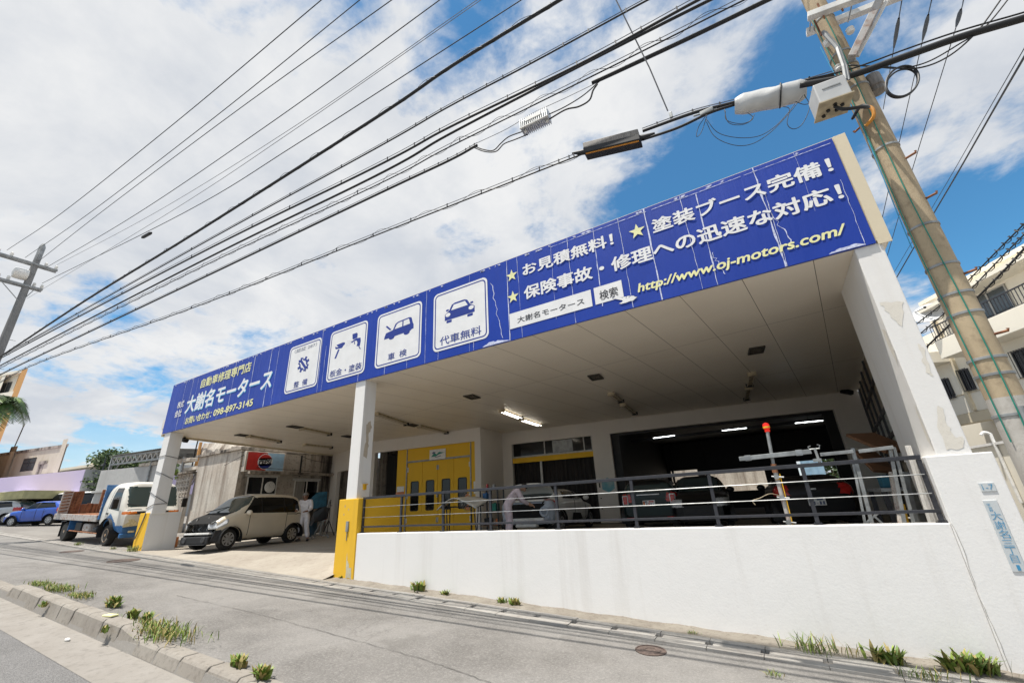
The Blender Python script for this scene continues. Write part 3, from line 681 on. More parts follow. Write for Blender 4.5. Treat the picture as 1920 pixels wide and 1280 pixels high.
# ------------------------------------------------------------------ low wall and railing
lw_ = MB(); N_ = 60; xs = np.linspace(-8.384, 1.539, N_)
bot = [(x, 7.0, g(x) - .3) for x in xs]
lw_.prism([(xs[0], 7.0, -.462), (xs[0], 7.0, g(xs[0]) - .3), (xs[-1], 7.0, g(xs[-1]) - .3), (xs[-1], 7.0, -.462)], (0, .22, 0))
low = tag(lw_.build('low_wall', 'white_plaster', bevel=.01), 'long white plastered wall below the railing rising as street falls', 'wall')
mb = MB(); r2 = random.Random(3); a = U(1785, 981, Y=7); pts = []
for i in range(18):
    t = i / 17; pts.append((1.545 + .012 * math.sin(t * 9) + r2.uniform(-.006, .006), -.462 - t * 1.38))
for i in range(17):
    w = .0022; mb.quad((pts[i][0] - w, 6.9685, pts[i][1]), (pts[i][0] + w, 6.9685, pts[i][1]), (pts[i + 1][0] + w, 6.9685, pts[i + 1][1]), (pts[i + 1][0] - w, 6.9685, pts[i + 1][1]))
mb.build('joint_crack', 'crack_grey', pr)
rail = thing('railing', (-3.4, 7.11, -.46), 'dark blue-black steel railing with two bright cables on the low white wall', 'railing')
posts = [U(px, 992, Y=7.11).x for px in (684, 751, 831, 921, 1048, 1196, 1350, 1537)] + [1.50]
posts[0] = -8.34
for x in posts:
    mb = MB(); mb.box(x - .024, x + .024, 7.09, 7.13, -.448, .248); mb.box(x - .05, x + .05, 7.06, 7.16, -.462, -.449)
    for dx in (-.036, .036): mb.tube([(x + dx, 7.075, -.45), (x + dx, 7.075, -.43)], .008, 6)
    mb.build('post', 'black_metal', rail, bevel=.003)
for z, h in ((.275, .05), (-.335, .035)):
    mb = MB(); mb.box(posts[0] - .024, posts[-1] + .024, 7.085, 7.135, z - h / 2, z + h / 2); mb.build('rail', 'black_metal', rail, bevel=.004)
for z in (.075, -.14):
    mb = MB(); mb.tube([(posts[0], 7.085, z), (posts[-1], 7.085, z)], .0065, 6); mb.build('cable_rail', 'steel', rail, smooth=True)

# street address plates on the right pedestal
def plate(name, px, m_, label, texts, w, h, c, tilt=0.0):
    t = thing(name, (c[0], 6.975, c[1] - h / 2), label, 'address plate', rz=0)
    mb = MB(); mb.box(c[0] - w / 2, c[0] + w / 2, 6.965, 6.9745, c[1] - h / 2, c[1] + h / 2); mb.build('plate', 'address_plate_paint', t, bevel=.003)
    mb = MB()
    for body, x0, x1, z0, z1 in texts: text_into(mb, body, (c[0], 6.9625, c[1]), (1, 0, 0), (0, 0, 1), x0, x1, z0, z1, .0, depth=.0)
    mb.build('lettering', 'address_blue', t); 
    mb = MB(); r3 = random.Random(5)
    return t
pc = (1.925, -.585)
tx = [('大', -.04, .04, .15, .235), ('謝', -.04, .04, .06, .14), ('名', -.04, .04, -.03, .05), ('三', -.04, .04, -.105, -.045), ('丁', -.04, .04, -.19, -.115), ('目', -.03, .03, -.265, -.195), ('1', -.012, .014, -.335, -.285)]
tx += [('字', -.04, -.01, .29, .32), ('宜', -.035, -.005, .26, .285), ('野', -.035, -.005, .235, .256)]
plate('address_plate', 0, 0, 'tall faded plate with vertical blue characters on the white pedestal', tx, .112, .70, pc)
plate('number_plate_sign', 0, 0, 'small blue number plate above the tall address plate', [('1-7', -.045, .045, -.028, .028)], .125, .092, (1.955, -.098))
# ------------------------------------------------------------------ the long blue signboard
SX0, SX1, SZ0, SZ1, SY = -19.80, 1.90, 3.13, 5.05, 6.965
sb = thing('signboard', (-9, SY, SZ0), 'long royal-blue banner sign with white and yellow writing along the canopy edge', 'sign')
mb = MB(); mb.box(-19.86, 2.075, 6.985, 7.33, 3.165, 5.075); mb.box(1.92, 2.075, 6.975, 6.985, 3.10, 5.075); mb.build('fascia_box', 'cream_flashing', sb, bevel=.008)
mb = MB(); nx, nz = 260, 8; rb = random.Random(8)
def bulge(x, t): return .0035 * math.sin(x * 5.2 + 1.1 * math.sin(x * 1.3)) * math.sin(math.pi * t) + .002 * math.sin(x * 13.0 + t * 3) * math.sin(math.pi * t)
vs = []
for i in range(nx + 1):
    x = SX0 + (SX1 - SX0) * i / nx; col = [(x, SY + .055, SZ0 + .01)]
    for j in range(nz + 1):
        t = j / nz; col.append((x, SY - bulge(x, t), SZ0 + (SZ1 - SZ0) * t))
    col += [(x, SY + .05, SZ1 + .035), (x, SY + .37, SZ1 + .035)]
    vs.append([mb.bm.verts.new(p) for p in col])
for i in range(nx):
    for j in range(len(vs[0]) - 1): mb._face([vs[i][j], vs[i + 1][j], vs[i + 1][j + 1], vs[i][j + 1]])
# white creases and torn seams in the cloth
mb.mi = 1
def crease(x, z0=SZ0, z1=SZ1, w=.008, lean=0.0, wob=.01):
    n = 14; P = []
    for i in range(n + 1):
        t = i / n; xx = x + lean * (t - .5) + rb.uniform(-wob, wob); ww = w * rb.uniform(.25, 1.2); z = z0 + (z1 - z0) * t
        P.append((xx - ww / 2, xx + ww / 2, z))
    for i in range(n):
        a, b = P[i], P[i + 1]
        mb.quad((a[0], SY - .0068, a[2]), (a[1], SY - .0068, a[2]), (b[1], SY - .0068, b[2]), (b[0], SY - .0068, b[2]))
def sx(px, py): p = U(px, py, Y=SY); return p.x, p.z
for px, py, w, f0, f1 in [(340, 760, .03, 0, 1), (356, 745, .02, 0, 1), (371, 720, .012, .2, 1), (397, 730, .02, 0, .8), (418, 720, .012, 0, 1), (440, 700, .02, 0, 1), (474, 700, .03, .1, 1), (505, 690, .035, 0, 1), (520, 680, .016, 0, 1), (605, 640, .02, 0, 1), (612, 650, .012, 0, .7),
                          (672, 700, .02, 0, .15), (800, 560, .014, 0, 1), (722, 690, .012, 0, .3), (763, 680, .01, 0, .15), (822, 650, .012, 0, .2), (880, 560, .006, 0, 1), (888, 630, .012, 0, .2), (950, 500, .030, 0, 1), (972, 520, .010, 0, 1),
                          (1033, 480, .006, .1, 1), (1065, 470, .012, 0, 1), (1115, 460, .022, .1, 1), (1167, 460, .012, 0, 1), (1219, 450, .036, 0, 1), (1290, 430, .012, 0, 1), (1318, 420, .026, 0, .95), (1440, 400, .038, .0, 1), (1452, 420, .014, 0, .7), (1500, 320, .006, .4, 1), (1600, 400, .010, 0, .6)]:
    x, z = sx(px, py); crease(x, SZ0 + (SZ1 - SZ0) * f0, SZ0 + (SZ1 - SZ0) * f1, w * .8, rb.uniform(-.03, .03), .006)
for i in range(70):
    x = SX0 + .2 + rb.random() * 21.2; z = SZ1 - .045; crease(x, z - .02, z + .02, rb.uniform(.02, .10), rb.uniform(-.03, .03), .02)
for x0, x1 in ((-3.0, -1.0), (-.9, .6), (.65, 1.86)):
    n = 30
    for i in range(n):
        a = x0 + (x1 - x0) * i / n; b = x0 + (x1 - x0) * (i + 1) / n; h = rb.uniform(.003, .014); zz = SZ1 - .085
        mb.quad((a, SY - .0068, zz), (b, SY - .0068, zz), (b, SY - .0068, zz + h), (a, SY - .0068, zz + h))
def smudge(px0, py0, px1, py1, h):
    a, b = sx(px0, py0), sx(px1, py1); n = 12; up = []; lo = []
    for i in range(n + 1):
        t = i / n; x = a[0] + (b[0] - a[0]) * t; z = SZ0 + .012; up.append((x, SY - .0068, z + h * math.sin(math.pi * t) * rb.uniform(.5, 1.1) + .006)); lo.append((x, SY - .0068, z))
    for i in range(n): mb.quad(lo[i], lo[i + 1], up[i + 1], up[i])
smudge(905, 650, 955, 636, .09); smudge(1555, 478, 1625, 462, .07)
x, z = sx(930, 560); crease(x, SZ0 + .1, SZ0 + 1.5, .016, -.22, .03)
x, z = sx(1470, 440); crease(x, SZ0 + .25, SZ0 + 1.0, .014, -.16, .03)
x, z = sx(1340, 470); crease(x, SZ0 + .15, SZ0 + .6, .012, -.1, .03)
mb.build('banner', ['banner_blue', 'banner_crease'], sb, smooth=True, recalc=True)
uu, vv_ = (1, 0, 0), (0, 0, 1)
def sign_text(body, lb, rt, m_, bold=.02, shear=0, d=.0095, name='lettering', parent=None, shadow=None, zr=None):
    x0, z0 = sx(*lb); x1, z1 = sx(*rt); mb = MB()
    if zr: z0, z1 = zr
    text_into(mb, body, (0, SY, 0), uu, vv_, x0, x1, z0, z1, bold, shear, d, 0)
    ms = [m_]
    if shadow: text_into(mb, body, (.035, SY, -.03), uu, vv_, x0, x1, z0, z1, bold, shear, d - .0012, 1); ms.append(shadow)
    return mb.build(name, ms, parent or sb, recalc=False)
def zA(x, y): return 300 + x / 4.571, 560 + y / 4.571
def zB(x, y): return 680 + x / 3.692, 460 + y / 3.692
def zC(x, y): return 1100 + x / 3.2, 240 + y / 3.2
sign_text('自動車修理専門店', zA(345, 772), zA(790, 548), 'sign_pale_yellow', .020, zr=(4.50, 4.86))
sign_text('大謝名モータース', zA(210, 985), zA(975, 612), 'sign_white', .026, .06, zr=(3.68, 4.34), shadow='sign_cyan')
sign_text('株式', zA(148, 935), zA(215, 868), 'sign_white', .018, zr=(3.98, 4.25))
sign_text('会社', zA(126, 1008), zA(195, 940), 'sign_white', .018, zr=(3.64, 3.92))
sign_text('お問い合わせ：', zA(212, 1078), zA(443, 985), 'sign_yellow', .022, zr=(3.25, 3.52))
sign_text('098-897-3145', zA(455, 1008), zA(805, 852), 'sign_yellow', .024)
sign_text('お見積無料！', zB(1110, 217), (1150, 449), 'sign_white', .028, zr=(4.50, 4.79))
sign_text('保険事故・修理への迅速な対応！', zB(1120, 378), zC(1515, 338), 'sign_white', .028, zr=(3.94, 4.25))
sign_text('塗装ブース完備！', zC(400, 632), zC(1458, 190), 'sign_white', .028, zr=(4.45, 4.75))
sign_text('http://www.oj-motors.com/', zC(308, 988), zC(1550, 580), 'sign_yellow', .026, .22, zr=(3.335, 3.56))
def star(c, r):
    x, z = sx(*c); mb = MB()
    mb._face([mb.bm.verts.new((x + (r if i % 2 == 0 else r * .4) * math.cos(R(90 + 36 * i)), SY - .0095, z + (r if i % 2 == 0 else r * .4) * math.sin(R(90 + 36 * i)))) for i in range(10)])
    mb.build('star', 'sign_pale_yellow', sb)
star(zB(1033, 210), .15); star(zB(1042, 358), .15); star(zC(303, 620), .16)
def white_box(bl, tr, txt, lb, rt):
    x0, z0 = sx(*bl); x1, z1 = sx(*tr); mb = MB(); mb.quad((x0, SY - .0075, z0), (x1, SY - .0075, z0), (x1, SY - .0075, z1), (x0, SY - .0075, z1)); p = mb.build('search_box', 'sign_white', sb)
    sign_text(txt, lb, rt, 'sign_black', .012, d=.0085, parent=p)
white_box(zB(1022, 582), zB(1578, 307), '大謝名モータース', zB(1073, 540), zB(1532, 362))
white_box(zB(1614, 412), zB(1790, 240), '検索', zB(1645, 385), zB(1762, 282))
hx0, hz0 = sx(*zB(1788, 408)); hx1, hz1 = sx(*zB(1893, 318))
mb = MB(); P = Plane(mb, (0, SY, 0), uu, vv_, hx0 - .12, hx1, hz0, hz1, .0125)
hand = [(.02, .98), (.10, 1.0), (.40, .66), (.44, .72), (.52, .72), (.56, .66), (.62, .70), (.70, .66), (.73, .58), (.80, .60), (.87, .54), (.92, .38), (1.0, .30), (.80, .0), (.70, .06), (.52, .0), (.30, .02), (.22, .14), (.34, .20), (.40, .30), (.36, .42), (.0, .90)]
P.poly([(x, y) for x, y in hand], 0, 0); cx, cy = .55, .4
P.poly([(cx + (x - cx) * 1.09, cy + (y - cy) * 1.10) for x, y in hand], -.002, 1)
for q in ((.53, .50), (.66, .47)): P.line((q[0], q[1]), (q[0] + .05, q[1] + .14), .02, .002, 1)
mb.build('hand_cursor', ['sign_white', 'outline_grey'], sb)
def panel(bl, tr, caption, clb, crt, draw, ilb, irt, extra=None):
    x0, z0 = sx(*bl); x1, z1 = sx(*tr); w, h = x1 - x0, z1 - z0
    mb = MB(); pts = rrect(x0, x1, z0, z1, .13, .13); mb._face([mb.bm.verts.new((x, SY - .0075, z)) for x, z in pts]); p = mb.build('pictogram_panel', 'sign_white', sb)
    a, b = .045, .075; o_ = rrect(x0 + a, x1 - a, z0 + a, z1 - a, .11, .11); i_ = rrect(x0 + b, x1 - b, z0 + b, z1 - b, .085, .085); mb = MB()
    A_ = [mb.bm.verts.new((x, SY - .0085, z)) for x, z in o_]; B_ = [mb.bm.verts.new((x, SY - .0085, z)) for x, z in i_]
    for k in range(len(A_)): mb._face([A_[k], A_[(k + 1) % len(A_)], B_[(k + 1) % len(A_)], B_[k]])
    mb.build('border', 'sign_navy', p)
    sign_text(caption, clb, crt, 'sign_navy', .008, name='caption', parent=p)
    if extra: sign_text(extra[0], extra[1], extra[2], 'outline_grey', 0, name='caption', parent=p)
    ix0, iz0 = sx(*ilb); ix1, iz1 = sx(*irt); mb = MB(); P = Plane(mb, (0, SY, 0), uu, vv_, ix0, ix1, iz0, iz1, .0085); draw(P); mb.build('pictogram', ['sign_navy', 'sign_white'], p)
def d_gear(P):
    pts = []
    for k in range(8):
        for da, r in ((-14, .36), (-10, .5), (10, .5), (14, .36)): t = R(45 * k + 22 + da); pts.append((.5 + r * math.cos(t), .5 + r * math.sin(t)))
    P.poly(pts); P.disc(.5, .5, .23, .002, 1); P.line((.16, .88), (.84, .12), .30, .003, 1); P.line((.24, .80), (.76, .20), .16, .005, 0)
    for cx, cy, a in ((.2, .84, 127), (.8, .16, -53)):
        P.poly([(cx + .16 * math.cos(R(a + t)), cy + .16 * math.sin(R(a + t))) for t in range(40, 321, 20)] + [(cx, cy)], .0045, 0)
def d_spray(P):
    P.poly([(.0, .62), (.06, .72), (.30, .74), (.38, .70), (.38, .60), (.34, .58), (.28, .46), (.03, .50)]); P.poly([(.02, .62), (.05, .70), (.14, .56)], .002, 1)
    P.line((.16, .44), (.05, .02), .07)
    rs = random.Random(2)
    for i in range(5):
        for j in range(i + 3): P.disc(.64 - i * .045, .60 + (j - (i + 2) / 2) * .05, .008, 0, 0, 6)
    P.poly([(.64, 1.0), (.80, 1.0), (.84, .94), (.84, .74), (.70, .70), (.66, .74)]); P.poly([(.66, .64), (.60, .60), (.66, .55), (.72, .60), (.82, .60), (.86, .48), (.84, .30), (.96, .27), (.98, .50), (.96, .68), (.80, .72)])
    P.line((.74, .58), (.76, .44), .03); P.line((.92, .28), (.96, .16), .03); P.line((.95, .17), (1.0, .1), .03)
def d_hood(P):
    P.line((.06, .92), (.22, .60), .06); P.poly([(.20, .52), (.30, .55), (.38, .88), (.48, .96), (.84, 1.0), (.92, .95), (.98, .55), (1.0, .5), (1.0, .25), (.93, .22), (.9, .16), (.0, .12), (.02, .30), (.06, .48)])
    P.poly([(.36, .56), (.43, .82), (.50, .88), (.62, .90), (.62, .58)], .002, 1); P.poly([(.66, .58), (.66, .90), (.84, .92), (.88, .60)], .002, 1)
    for cx in (.27, .78): P.disc(cx, .13, .10, .001, 0, 20, .13)
def d_front(P):
    P.poly([(.0, .12), (.0, .46), (.07, .56), (.14, .62), (.24, .93), (.34, 1.0), (.66, 1.0), (.76, .93), (.86, .62), (.93, .56), (1.0, .46), (1.0, .12)])
    P.poly([(.22, .62), (.31, .90), (.69, .90), (.78, .62)], .002, 1)
    for cx in (.11, .89): P.disc(cx, .42, .085, .002, 1, 20, .11)
    for x0 in (.06, .76): P.poly(rrect(x0, x0 + .18, -.04, .10, .03, .03), .001)
    for x0 in (.04, .86): P.poly(rrect(x0, x0 + .10, .64, .74, .03, .03), .001)
panel(zA(1062, 822), zA(1393, 325), '整  備', zA(1145, 768), zA(1268, 680), d_gear, zA(1172, 645), zA(1290, 478), ('（認証 287）', zA(1155, 472), zA(1350, 372)))
panel(zA(1422, 722), zA(1788, 178), '板金・塗装', zA(1455, 678), zA(1732, 538), d_spray, zA(1492, 520), zA(1735, 275))
panel(zB(82, 858), zB(414, 378), '車  検', zB(175, 800), zB(308, 712), d_hood, zB(148, 668), zB(357, 486))
panel(zB(487, 745), zB(862, 214), '代車無料', zB(535, 698), zB(822, 552), d_front, zB(570, 540), zB(775, 350))

# ------------------------------------------------------------------ ceiling fittings
def lamp_fixture(p, q, lit, label, covers=True):
    p, q = Vector(p), Vector(q); d = (q - p).normalized(); n = Vector((-d.y, d.x, 0))
    t = thing('ceiling_light', (p.x, p.y, CZ - .12), label, 'ceiling light', 'twin-tube lights under the canopy ceiling')
    c = (p + q) / 2; L = (q - p).length
    mb = MB(); mb.obox((c.x, c.y, CZ - .03), d * L / 2, n * .06, (0, 0, .028)); mb.build('housing', 'fixture_old', t)
    for s in (-1, 1):
        mb = MB(); a = p + n * .075 * s; b = q + n * .075 * s; mb.tube([(a.x, a.y, CZ - .085), (b.x, b.y, CZ - .085)], .011, 8); mb.build('tube', 'tube_lit' if lit else 'tube_off', t, smooth=True)
    for e, s in ((p, -1), (q, 1)):
        mb = MB(); e2 = e + d * s * .03; mb.obox((e2.x, e2.y, CZ - .06), d * .03, n * .11, (0, 0, .055)); mb.build('end_cap', 'fixture_old' if s < 0 else 'dark_plastic', t)
FX = [((941, 770), (975, 783), 1, 'lit twin-tube light under the canopy, the one nearer the front'), ((978, 786), (1012, 797), 1, 'lit twin-tube light under the canopy, close to the booth corner'),
      ((1146, 739), (1164, 752), 0, 'unlit twin-tube light between the two ceiling vents, nearer the front'), ((1168, 759), (1190, 775), 0, 'unlit twin-tube light above the white sports car, close to the back wall'),
      ((1410, 702), (1406, 722), 0, 'unlit twin-tube light above the large opening, right behind the ceiling vent'), ((1404, 728), (1400, 748), 0, 'unlit twin-tube light above the large opening, close to the back wall'),
      ((705, 776), (761, 795), 0, 'unlit rusty twin-tube light just right of the middle pillar'), ((787, 799), (836, 811), 0, 'unlit twin-tube light in front of the yellow booth'),
      ((567, 804), (617, 814), 0, 'unlit rusty twin-tube light left of the middle pillar above the van'), ((467, 818), (523, 828), 0, 'unlit twin-tube light with dark tubes, leftmost under the canopy'), ((572, 834), (620, 839), 0, 'unlit twin-tube light deepest in the left bay of the canopy')]
for a, b, lit, lab in FX: lamp_fixture(U(*a, Z=3.08), U(*b, Z=3.08), lit, lab)
VT = [((1418, 657), 'black ceiling vent nearest the right pillar'), ((1117, 707), 'black ceiling vent midway above the railing'), ((885, 744), 'black ceiling vent right of the middle pillar'), ((653, 818), 'black ceiling vent just left of the middle pillar'), ((553, 800), 'black ceiling vent beside the rusty light above the van'), ((456, 816), 'black ceiling vent at the left end of the canopy'), ((775, 797), 'black ceiling vent before the yellow booth')]
for a, lab in VT:
    p = U(*a, Z=3.12); t = thing('ceiling_vent', (p.x, p.y, 3.09), lab, 'vent', 'small black vents in the ceiling', R(6.5))
    fr = MB(); w, h = .17, .26
    for x0, x1, y0, y1 in ((-w, w, -h, -h + .035), (-w, w, h - .035, h), (-w, -w + .035, -h + .035, h - .035), (w - .035, w, -h + .035, h - .035)): fr.box(x0, x1, y0, y1, .01, .048)
    fr.build('frame', 'vent_dark', t, world=False)
    mb = MB()
    for i in range(6): y = -h + .06 + i * .075; mb.obox((0, y, .03), (w - .036, 0, 0), (0, .022, .012), (0, 0, .003))
    mb.build('louvre', 'vent_dark', t, world=False)
# speaker / camera high in the right corner, floodlight under the left corner
t = thing('security_camera', U(1587, 733, A=BACK_A, B=BACK_B) + Vector((0, -.3, -.1)), 'black camera on a bracket high in the right rear corner', 'camera')
c = t.location; mb = MB(); mb.obox(c + Vector((-.05, -.05, .02)), (.16, .05, -.06), (-.03, .09, 0), (.02, .01, .07)); mb.build('camera_body', 'dark_plastic', t, bevel=.02); mb = MB(); mb.tube([c + Vector((.06, .05, .06)), c + Vector((.1, .15, .2)), c + Vector((.1, .3, .2))], .02, 6); mb.build('bracket', 'dark_plastic', t)
c = U(345, 824, Z=3.02); t = thing('floodlight', c, 'small black floodlight under the left corner of the canopy', 'floodlight')
mb = MB(); mb.obox(c + Vector((.05, 0, -.02)), (.1, .03, -.05), (-.02, .09, 0), (.03, .01, .06)); mb.build('lamp_head', 'dark_plastic', t, bevel=.015); mb = MB(); mb.tube([c, c + Vector((-.06, .04, .12))], .02, 6); mb.build('bracket', 'dark_plastic', t)
# lit tubes deep in the hall
for (a, b), lab in zip([((1225, 821), (1265, 816)), ((1354, 807), (1400, 802)), ((1491, 793), (1543, 788))], ['leftmost long lit tube in the dark hall', 'middle long lit tube in the dark hall, left of the red beacon', 'rightmost lit tube in the dark hall']):
    p, q = U(*a, Y=21), U(*b, Y=21); mb = MB(); mb.tube([p, q], .016, 8); o = mb.build('tube_light', 'tube_cold', smooth=True); tag(o, lab, 'tube light', 'lit tubes hanging in the hall')
    mb = MB(); mb.beam(p + Vector((0, .02, .05)), q + Vector((0, .02, .05)), .06, .04); mb.tube([p.lerp(q, .5) + Vector((0, .02, .06)), (p.lerp(q, .5).x, 21.02, CZ - .01)], .008, 5)
    e = mb.build('fixture', 'dark_plastic'); e.data.transform(Matrix.Translation(e.location - o.location)); e.location = (0, 0, 0); e.parent = o
for (a, b), lab in zip([((1212, 809), (1236, 806)), ((1238, 806), (1257, 804)), ((1354, 793), (1368, 792)), ((1371, 791), (1388, 789))], ['short lit tube high in the hall, far left of its row', 'short lit tube high in the hall, second of the left pair', 'short lit tube high in the hall, first of the right pair', 'short lit tube high in the hall, last of the right pair']):
    p, q = U(*a, Y=21.6), U(*b, Y=21.6); mb = MB(); mb.tube([p, q], .02, 8); tag(mb.build('tube_light', 'tube_cold', smooth=True), lab, 'tube light', 'lit tubes hanging in the hall')

# ------------------------------------------------------------------ the yellow spray booth
bo = thing('spray_booth', (-12.8, 14.95, FZ), 'yellow paint booth with four glazed doors under a white lintel', 'spray booth')
def BP(s, z, off=0): return BA + Bd * s + Bn * off + Vector((0, 0, z))
def bbox(mb, s0, s1, z0, z1, off, th): mb.prism([BP(s0, z0, off), BP(s1, z0, off), BP(s1, z0, off + th), BP(s0, z0, off + th)], (0, 0, z1 - z0)); return mb
def bs(px, py): q = U(px, py, A=BO_A, B=BO_B) - BA; return q.dot(Bd), q.z
sL = bs(742, 900)[0]; sR = 5.78; d0, d1 = bs(763, 866)[0], bs(880, 858)[0]
bbox(MB(), sL, sR, 2.0, 2.585, .06, .1).build('header_panel', 'yellow_paint', bo)
bbox(MB(), sL, d0 - .06, FZ, 1.999, .06, .1).build('side_panel', 'yellow_paint', bo); bbox(MB(), d1 + .06, sR, FZ, 1.999, .06, .1).build('side_panel', 'yellow_paint', bo)
mb = MB(); bbox(mb, d0 - .06, d1 + .06, 1.96, 2.03, .035, .024); bbox(mb, d0 - .06, d0, FZ, 1.959, .035, .024); bbox(mb, d1, d1 + .06, FZ, 1.959, .035, .024); bbox(mb, d1 + .02, d1 + .07, 2.031, 2.58, .035, .024); bbox(mb, d0 - .06, d0 - .01, 2.031, 2.58, .035, .024); mb.build('frame', 'grey_metal', bo)
dw = (d1 - d0) / 4
for i in range(4):
    a, b = d0 + dw * i + .008, d0 + dw * (i + 1) - .008
    mb = MB(); wa, wb = a + dw * .26, b - dw * .22
    for s0, s1, z0, z1 in ((a, wa, FZ + .02, 1.955), (wb, b, FZ + .02, 1.955), (wa, wb, FZ + .02, -.10), (wa, wb, 1.12, 1.955)): bbox(mb, s0, s1, z0, z1, .07, .06)
    dr = mb.build('door', 'yellow_paint', bo)
    mb = MB(); pts = rrect(wa + .012, wb - .012, -.088, 1.108, .07, .07)
    mb.prism([BP(x, z, .085) for x, z in pts], Bn * .02); mb.build('window', 'glass_dark', dr)
    gk = MB(); O_ = rrect(wa - .02, wb + .02, -.12, 1.14, .08, .08); I_ = rrect(wa + .014, wb - .014, -.086, 1.106, .07, .07)
    A_ = [gk.bm.verts.new(BP(x, z, .066)) for x, z in O_]; B_ = [gk.bm.verts.new(BP(x, z, .066)) for x, z in I_]
    for k_ in range(len(A_)): gk._face([A_[k_], A_[(k_ + 1) % len(A_)], B_[(k_ + 1) % len(A_)], B_[k_]])
    gk.build('gasket', 'dark_plastic', dr)
    hs = a if i % 2 == 0 else b
    for z in (1.55, .4, -.6): mb = MB(); bbox(mb, hs - .05, hs + .05, z, z + .2, .05, .019); mb.build('hinge', 'white_metal', dr, bevel=.004)
    if i == 2: mb = MB(); mb.tube([BP(a + .05, .1, .03), BP(a + .05, .55, .03)], .016, 6); mb.build('handle', 'black_metal', dr)
s0, z0 = bs(805, 862); s1, z1 = bs(835, 840); sg = bbox(MB(), s0, s1, z0, z1, .012, .022).build('nameplate', 'plate_white', bo)
mb = MB(); P = Plane(mb, BP(0, 0, .010), Bd, (0, 0, 1), s0, s1, z0, z1, 0); P.n = -Bn
P.poly([(.1, .3), (.3, .65), (.45, .5), (.6, .72), (.92, .62), (.55, .45), (.4, .3)], .001); P.poly([(.15, .62), (.25, .8), (.4, .7), (.28, .55)], .002, 1); P.line((.35, .2), (.72, .32), .06, .002, 1); mb.build('emblem', ['cable_green', 'outline_grey'], sg)
for (a, b), m_ in ((((743, 912), (756, 921)), 'plate_white'), (((741, 922), (756, 932)), 'lamp_orange'), (((743, 942), (750, 965)), 'plate_white'), (((887, 902), (892, 925)), 'plate_white')):
    sa, za = bs(*a); sb_, zb = bs(*b); bbox(MB(), sa, max(sb_, sa + .2), min(za, zb), max(za, zb), .045, .012).build('notice', m_, bo)
bbox(MB(), .25, sL, FZ, 2.59, 1.2, .05).build('dark_recess', 'dark_plastic', bo)
mb = MB()
for i in range(30):
    a = .25 + i * (sL - .25) / 30; mb.quad(BP(a, FZ, .9 + .04 * math.sin(i * 2.1)), BP(a + (sL - .25) / 30, FZ, .9 + .04 * math.sin(i * 2.1 + 2.1)), BP(a + (sL - .25) / 30, 2.5, .9 + .04 * math.sin(i * 2.1 + 2.1)), BP(a, 2.5, .9 + .04 * math.sin(i * 2.1)))
mb.build('curtain', 'curtain_dark', bo)
# ------------------------------------------------------------------ vehicles
def prof(pts, xs, sig=.06):
    x, y = zip(*pts); d = xs[1] - xs[0]; v = np.interp(xs, x, y); k = int(max(1, sig / d)); ker = np.exp(-.5 * (np.arange(-3 * k, 3 * k + 1) / k) ** 2); ker /= ker.sum()
    p = np.concatenate([np.full(3 * k, v[0]), v, np.full(3 * k, v[-1])]); return np.convolve(p, ker, 'valid')
def vehicle_shell(x0, x1, top, bottom, width, belt, roof, tumble, zc=.62, n_up=4.5, n_lo=5.0, nst=130, nring=84, sig=.05, ws=.07, snap=(), arcs=()):
    """grid of surface points: a lofted body with a superelliptic section and leaning glasshouse"""
    xs = np.linspace(x0, x1, nst); zt, zb, w = prof(top, xs, sig), prof(bottom, xs, sig), prof(width, xs, ws)
    G = np.zeros((nst, 2 * nring + 1, 3))
    for i, x in enumerate(xs):
        c = min(zc, zb[i] + (zt[i] - zb[i]) * .6); th = np.linspace(-math.pi / 2, math.pi / 2, 500)
        ct, stn = np.cos(th), np.sin(th); n = np.where(th > 0, n_up, n_lo)
        y = w[i] * np.abs(ct) ** (2 / n); z = c + np.where(th > 0, zt[i] - c, c - zb[i]) * np.sign(stn) * np.abs(stn) ** (2 / n)
        y = y * np.where(z > belt, 1 - tumble * np.clip((z - belt) / max(.05, roof - belt), 0, 1.2), 1 - .05 * np.clip((belt - z) / belt, 0, 1) ** 2)
        s = np.concatenate([[0], np.cumsum(np.hypot(np.diff(y), np.diff(z)))]); q = np.linspace(0, s[-1], nring + 1)
        yy, zz = np.interp(q, s, y), np.interp(q, s, z); yy[0] = yy[-1] = 0
        half = np.stack([np.full(nring + 1, x), yy, zz], 1)
        G[i, :nring + 1] = half; G[i, nring:] = (half * [1, -1, 1])[::-1]
    # pull grid points onto the outlines of windows and wheel arches so those edges run clean
    side = np.abs(G[..., 1]) > .45 * G[..., 1].max(); X, Z = G[..., 0], G[..., 2]
    for poly in snap:
        best = np.full(X.shape, .024); bx, bz = X.copy(), Z.copy()
        for (ax, az), (bx_, bz_) in zip(poly, poly[1:] + poly[:1]):
            ex, ez = bx_ - ax, bz_ - az; t = np.clip(((X - ax) * ex + (Z - az) * ez) / (ex * ex + ez * ez), 0, 1); qx, qz = ax + t * ex, az + t * ez; dd = np.hypot(X - qx, Z - qz); k = dd < best
            best = np.where(k, dd, best); bx = np.where(k, qx, bx); bz = np.where(k, qz, bz)
        k = side & (best < .0239); X[k] = bx[k]; Z[k] = bz[k]
    for cx, cz, r in arcs:
        dd = np.hypot(X - cx, Z - cz); k = side & (np.abs(dd - r) < .026); X[k] = cx + (X[k] - cx) * r / dd[k]; Z[k] = cz + (Z[k] - cz) * r / dd[k]
    return xs, G
def in_poly(x, z, poly):
    c = False; n = len(poly); j = n - 1
    for i in range(n):
        xi, zi = poly[i]; xj, zj = poly[j]
        if (zi > z) != (zj > z) and x < (xj - xi) * (z - zi) / (zj - zi) + xi: c = not c
        j = i
    return c
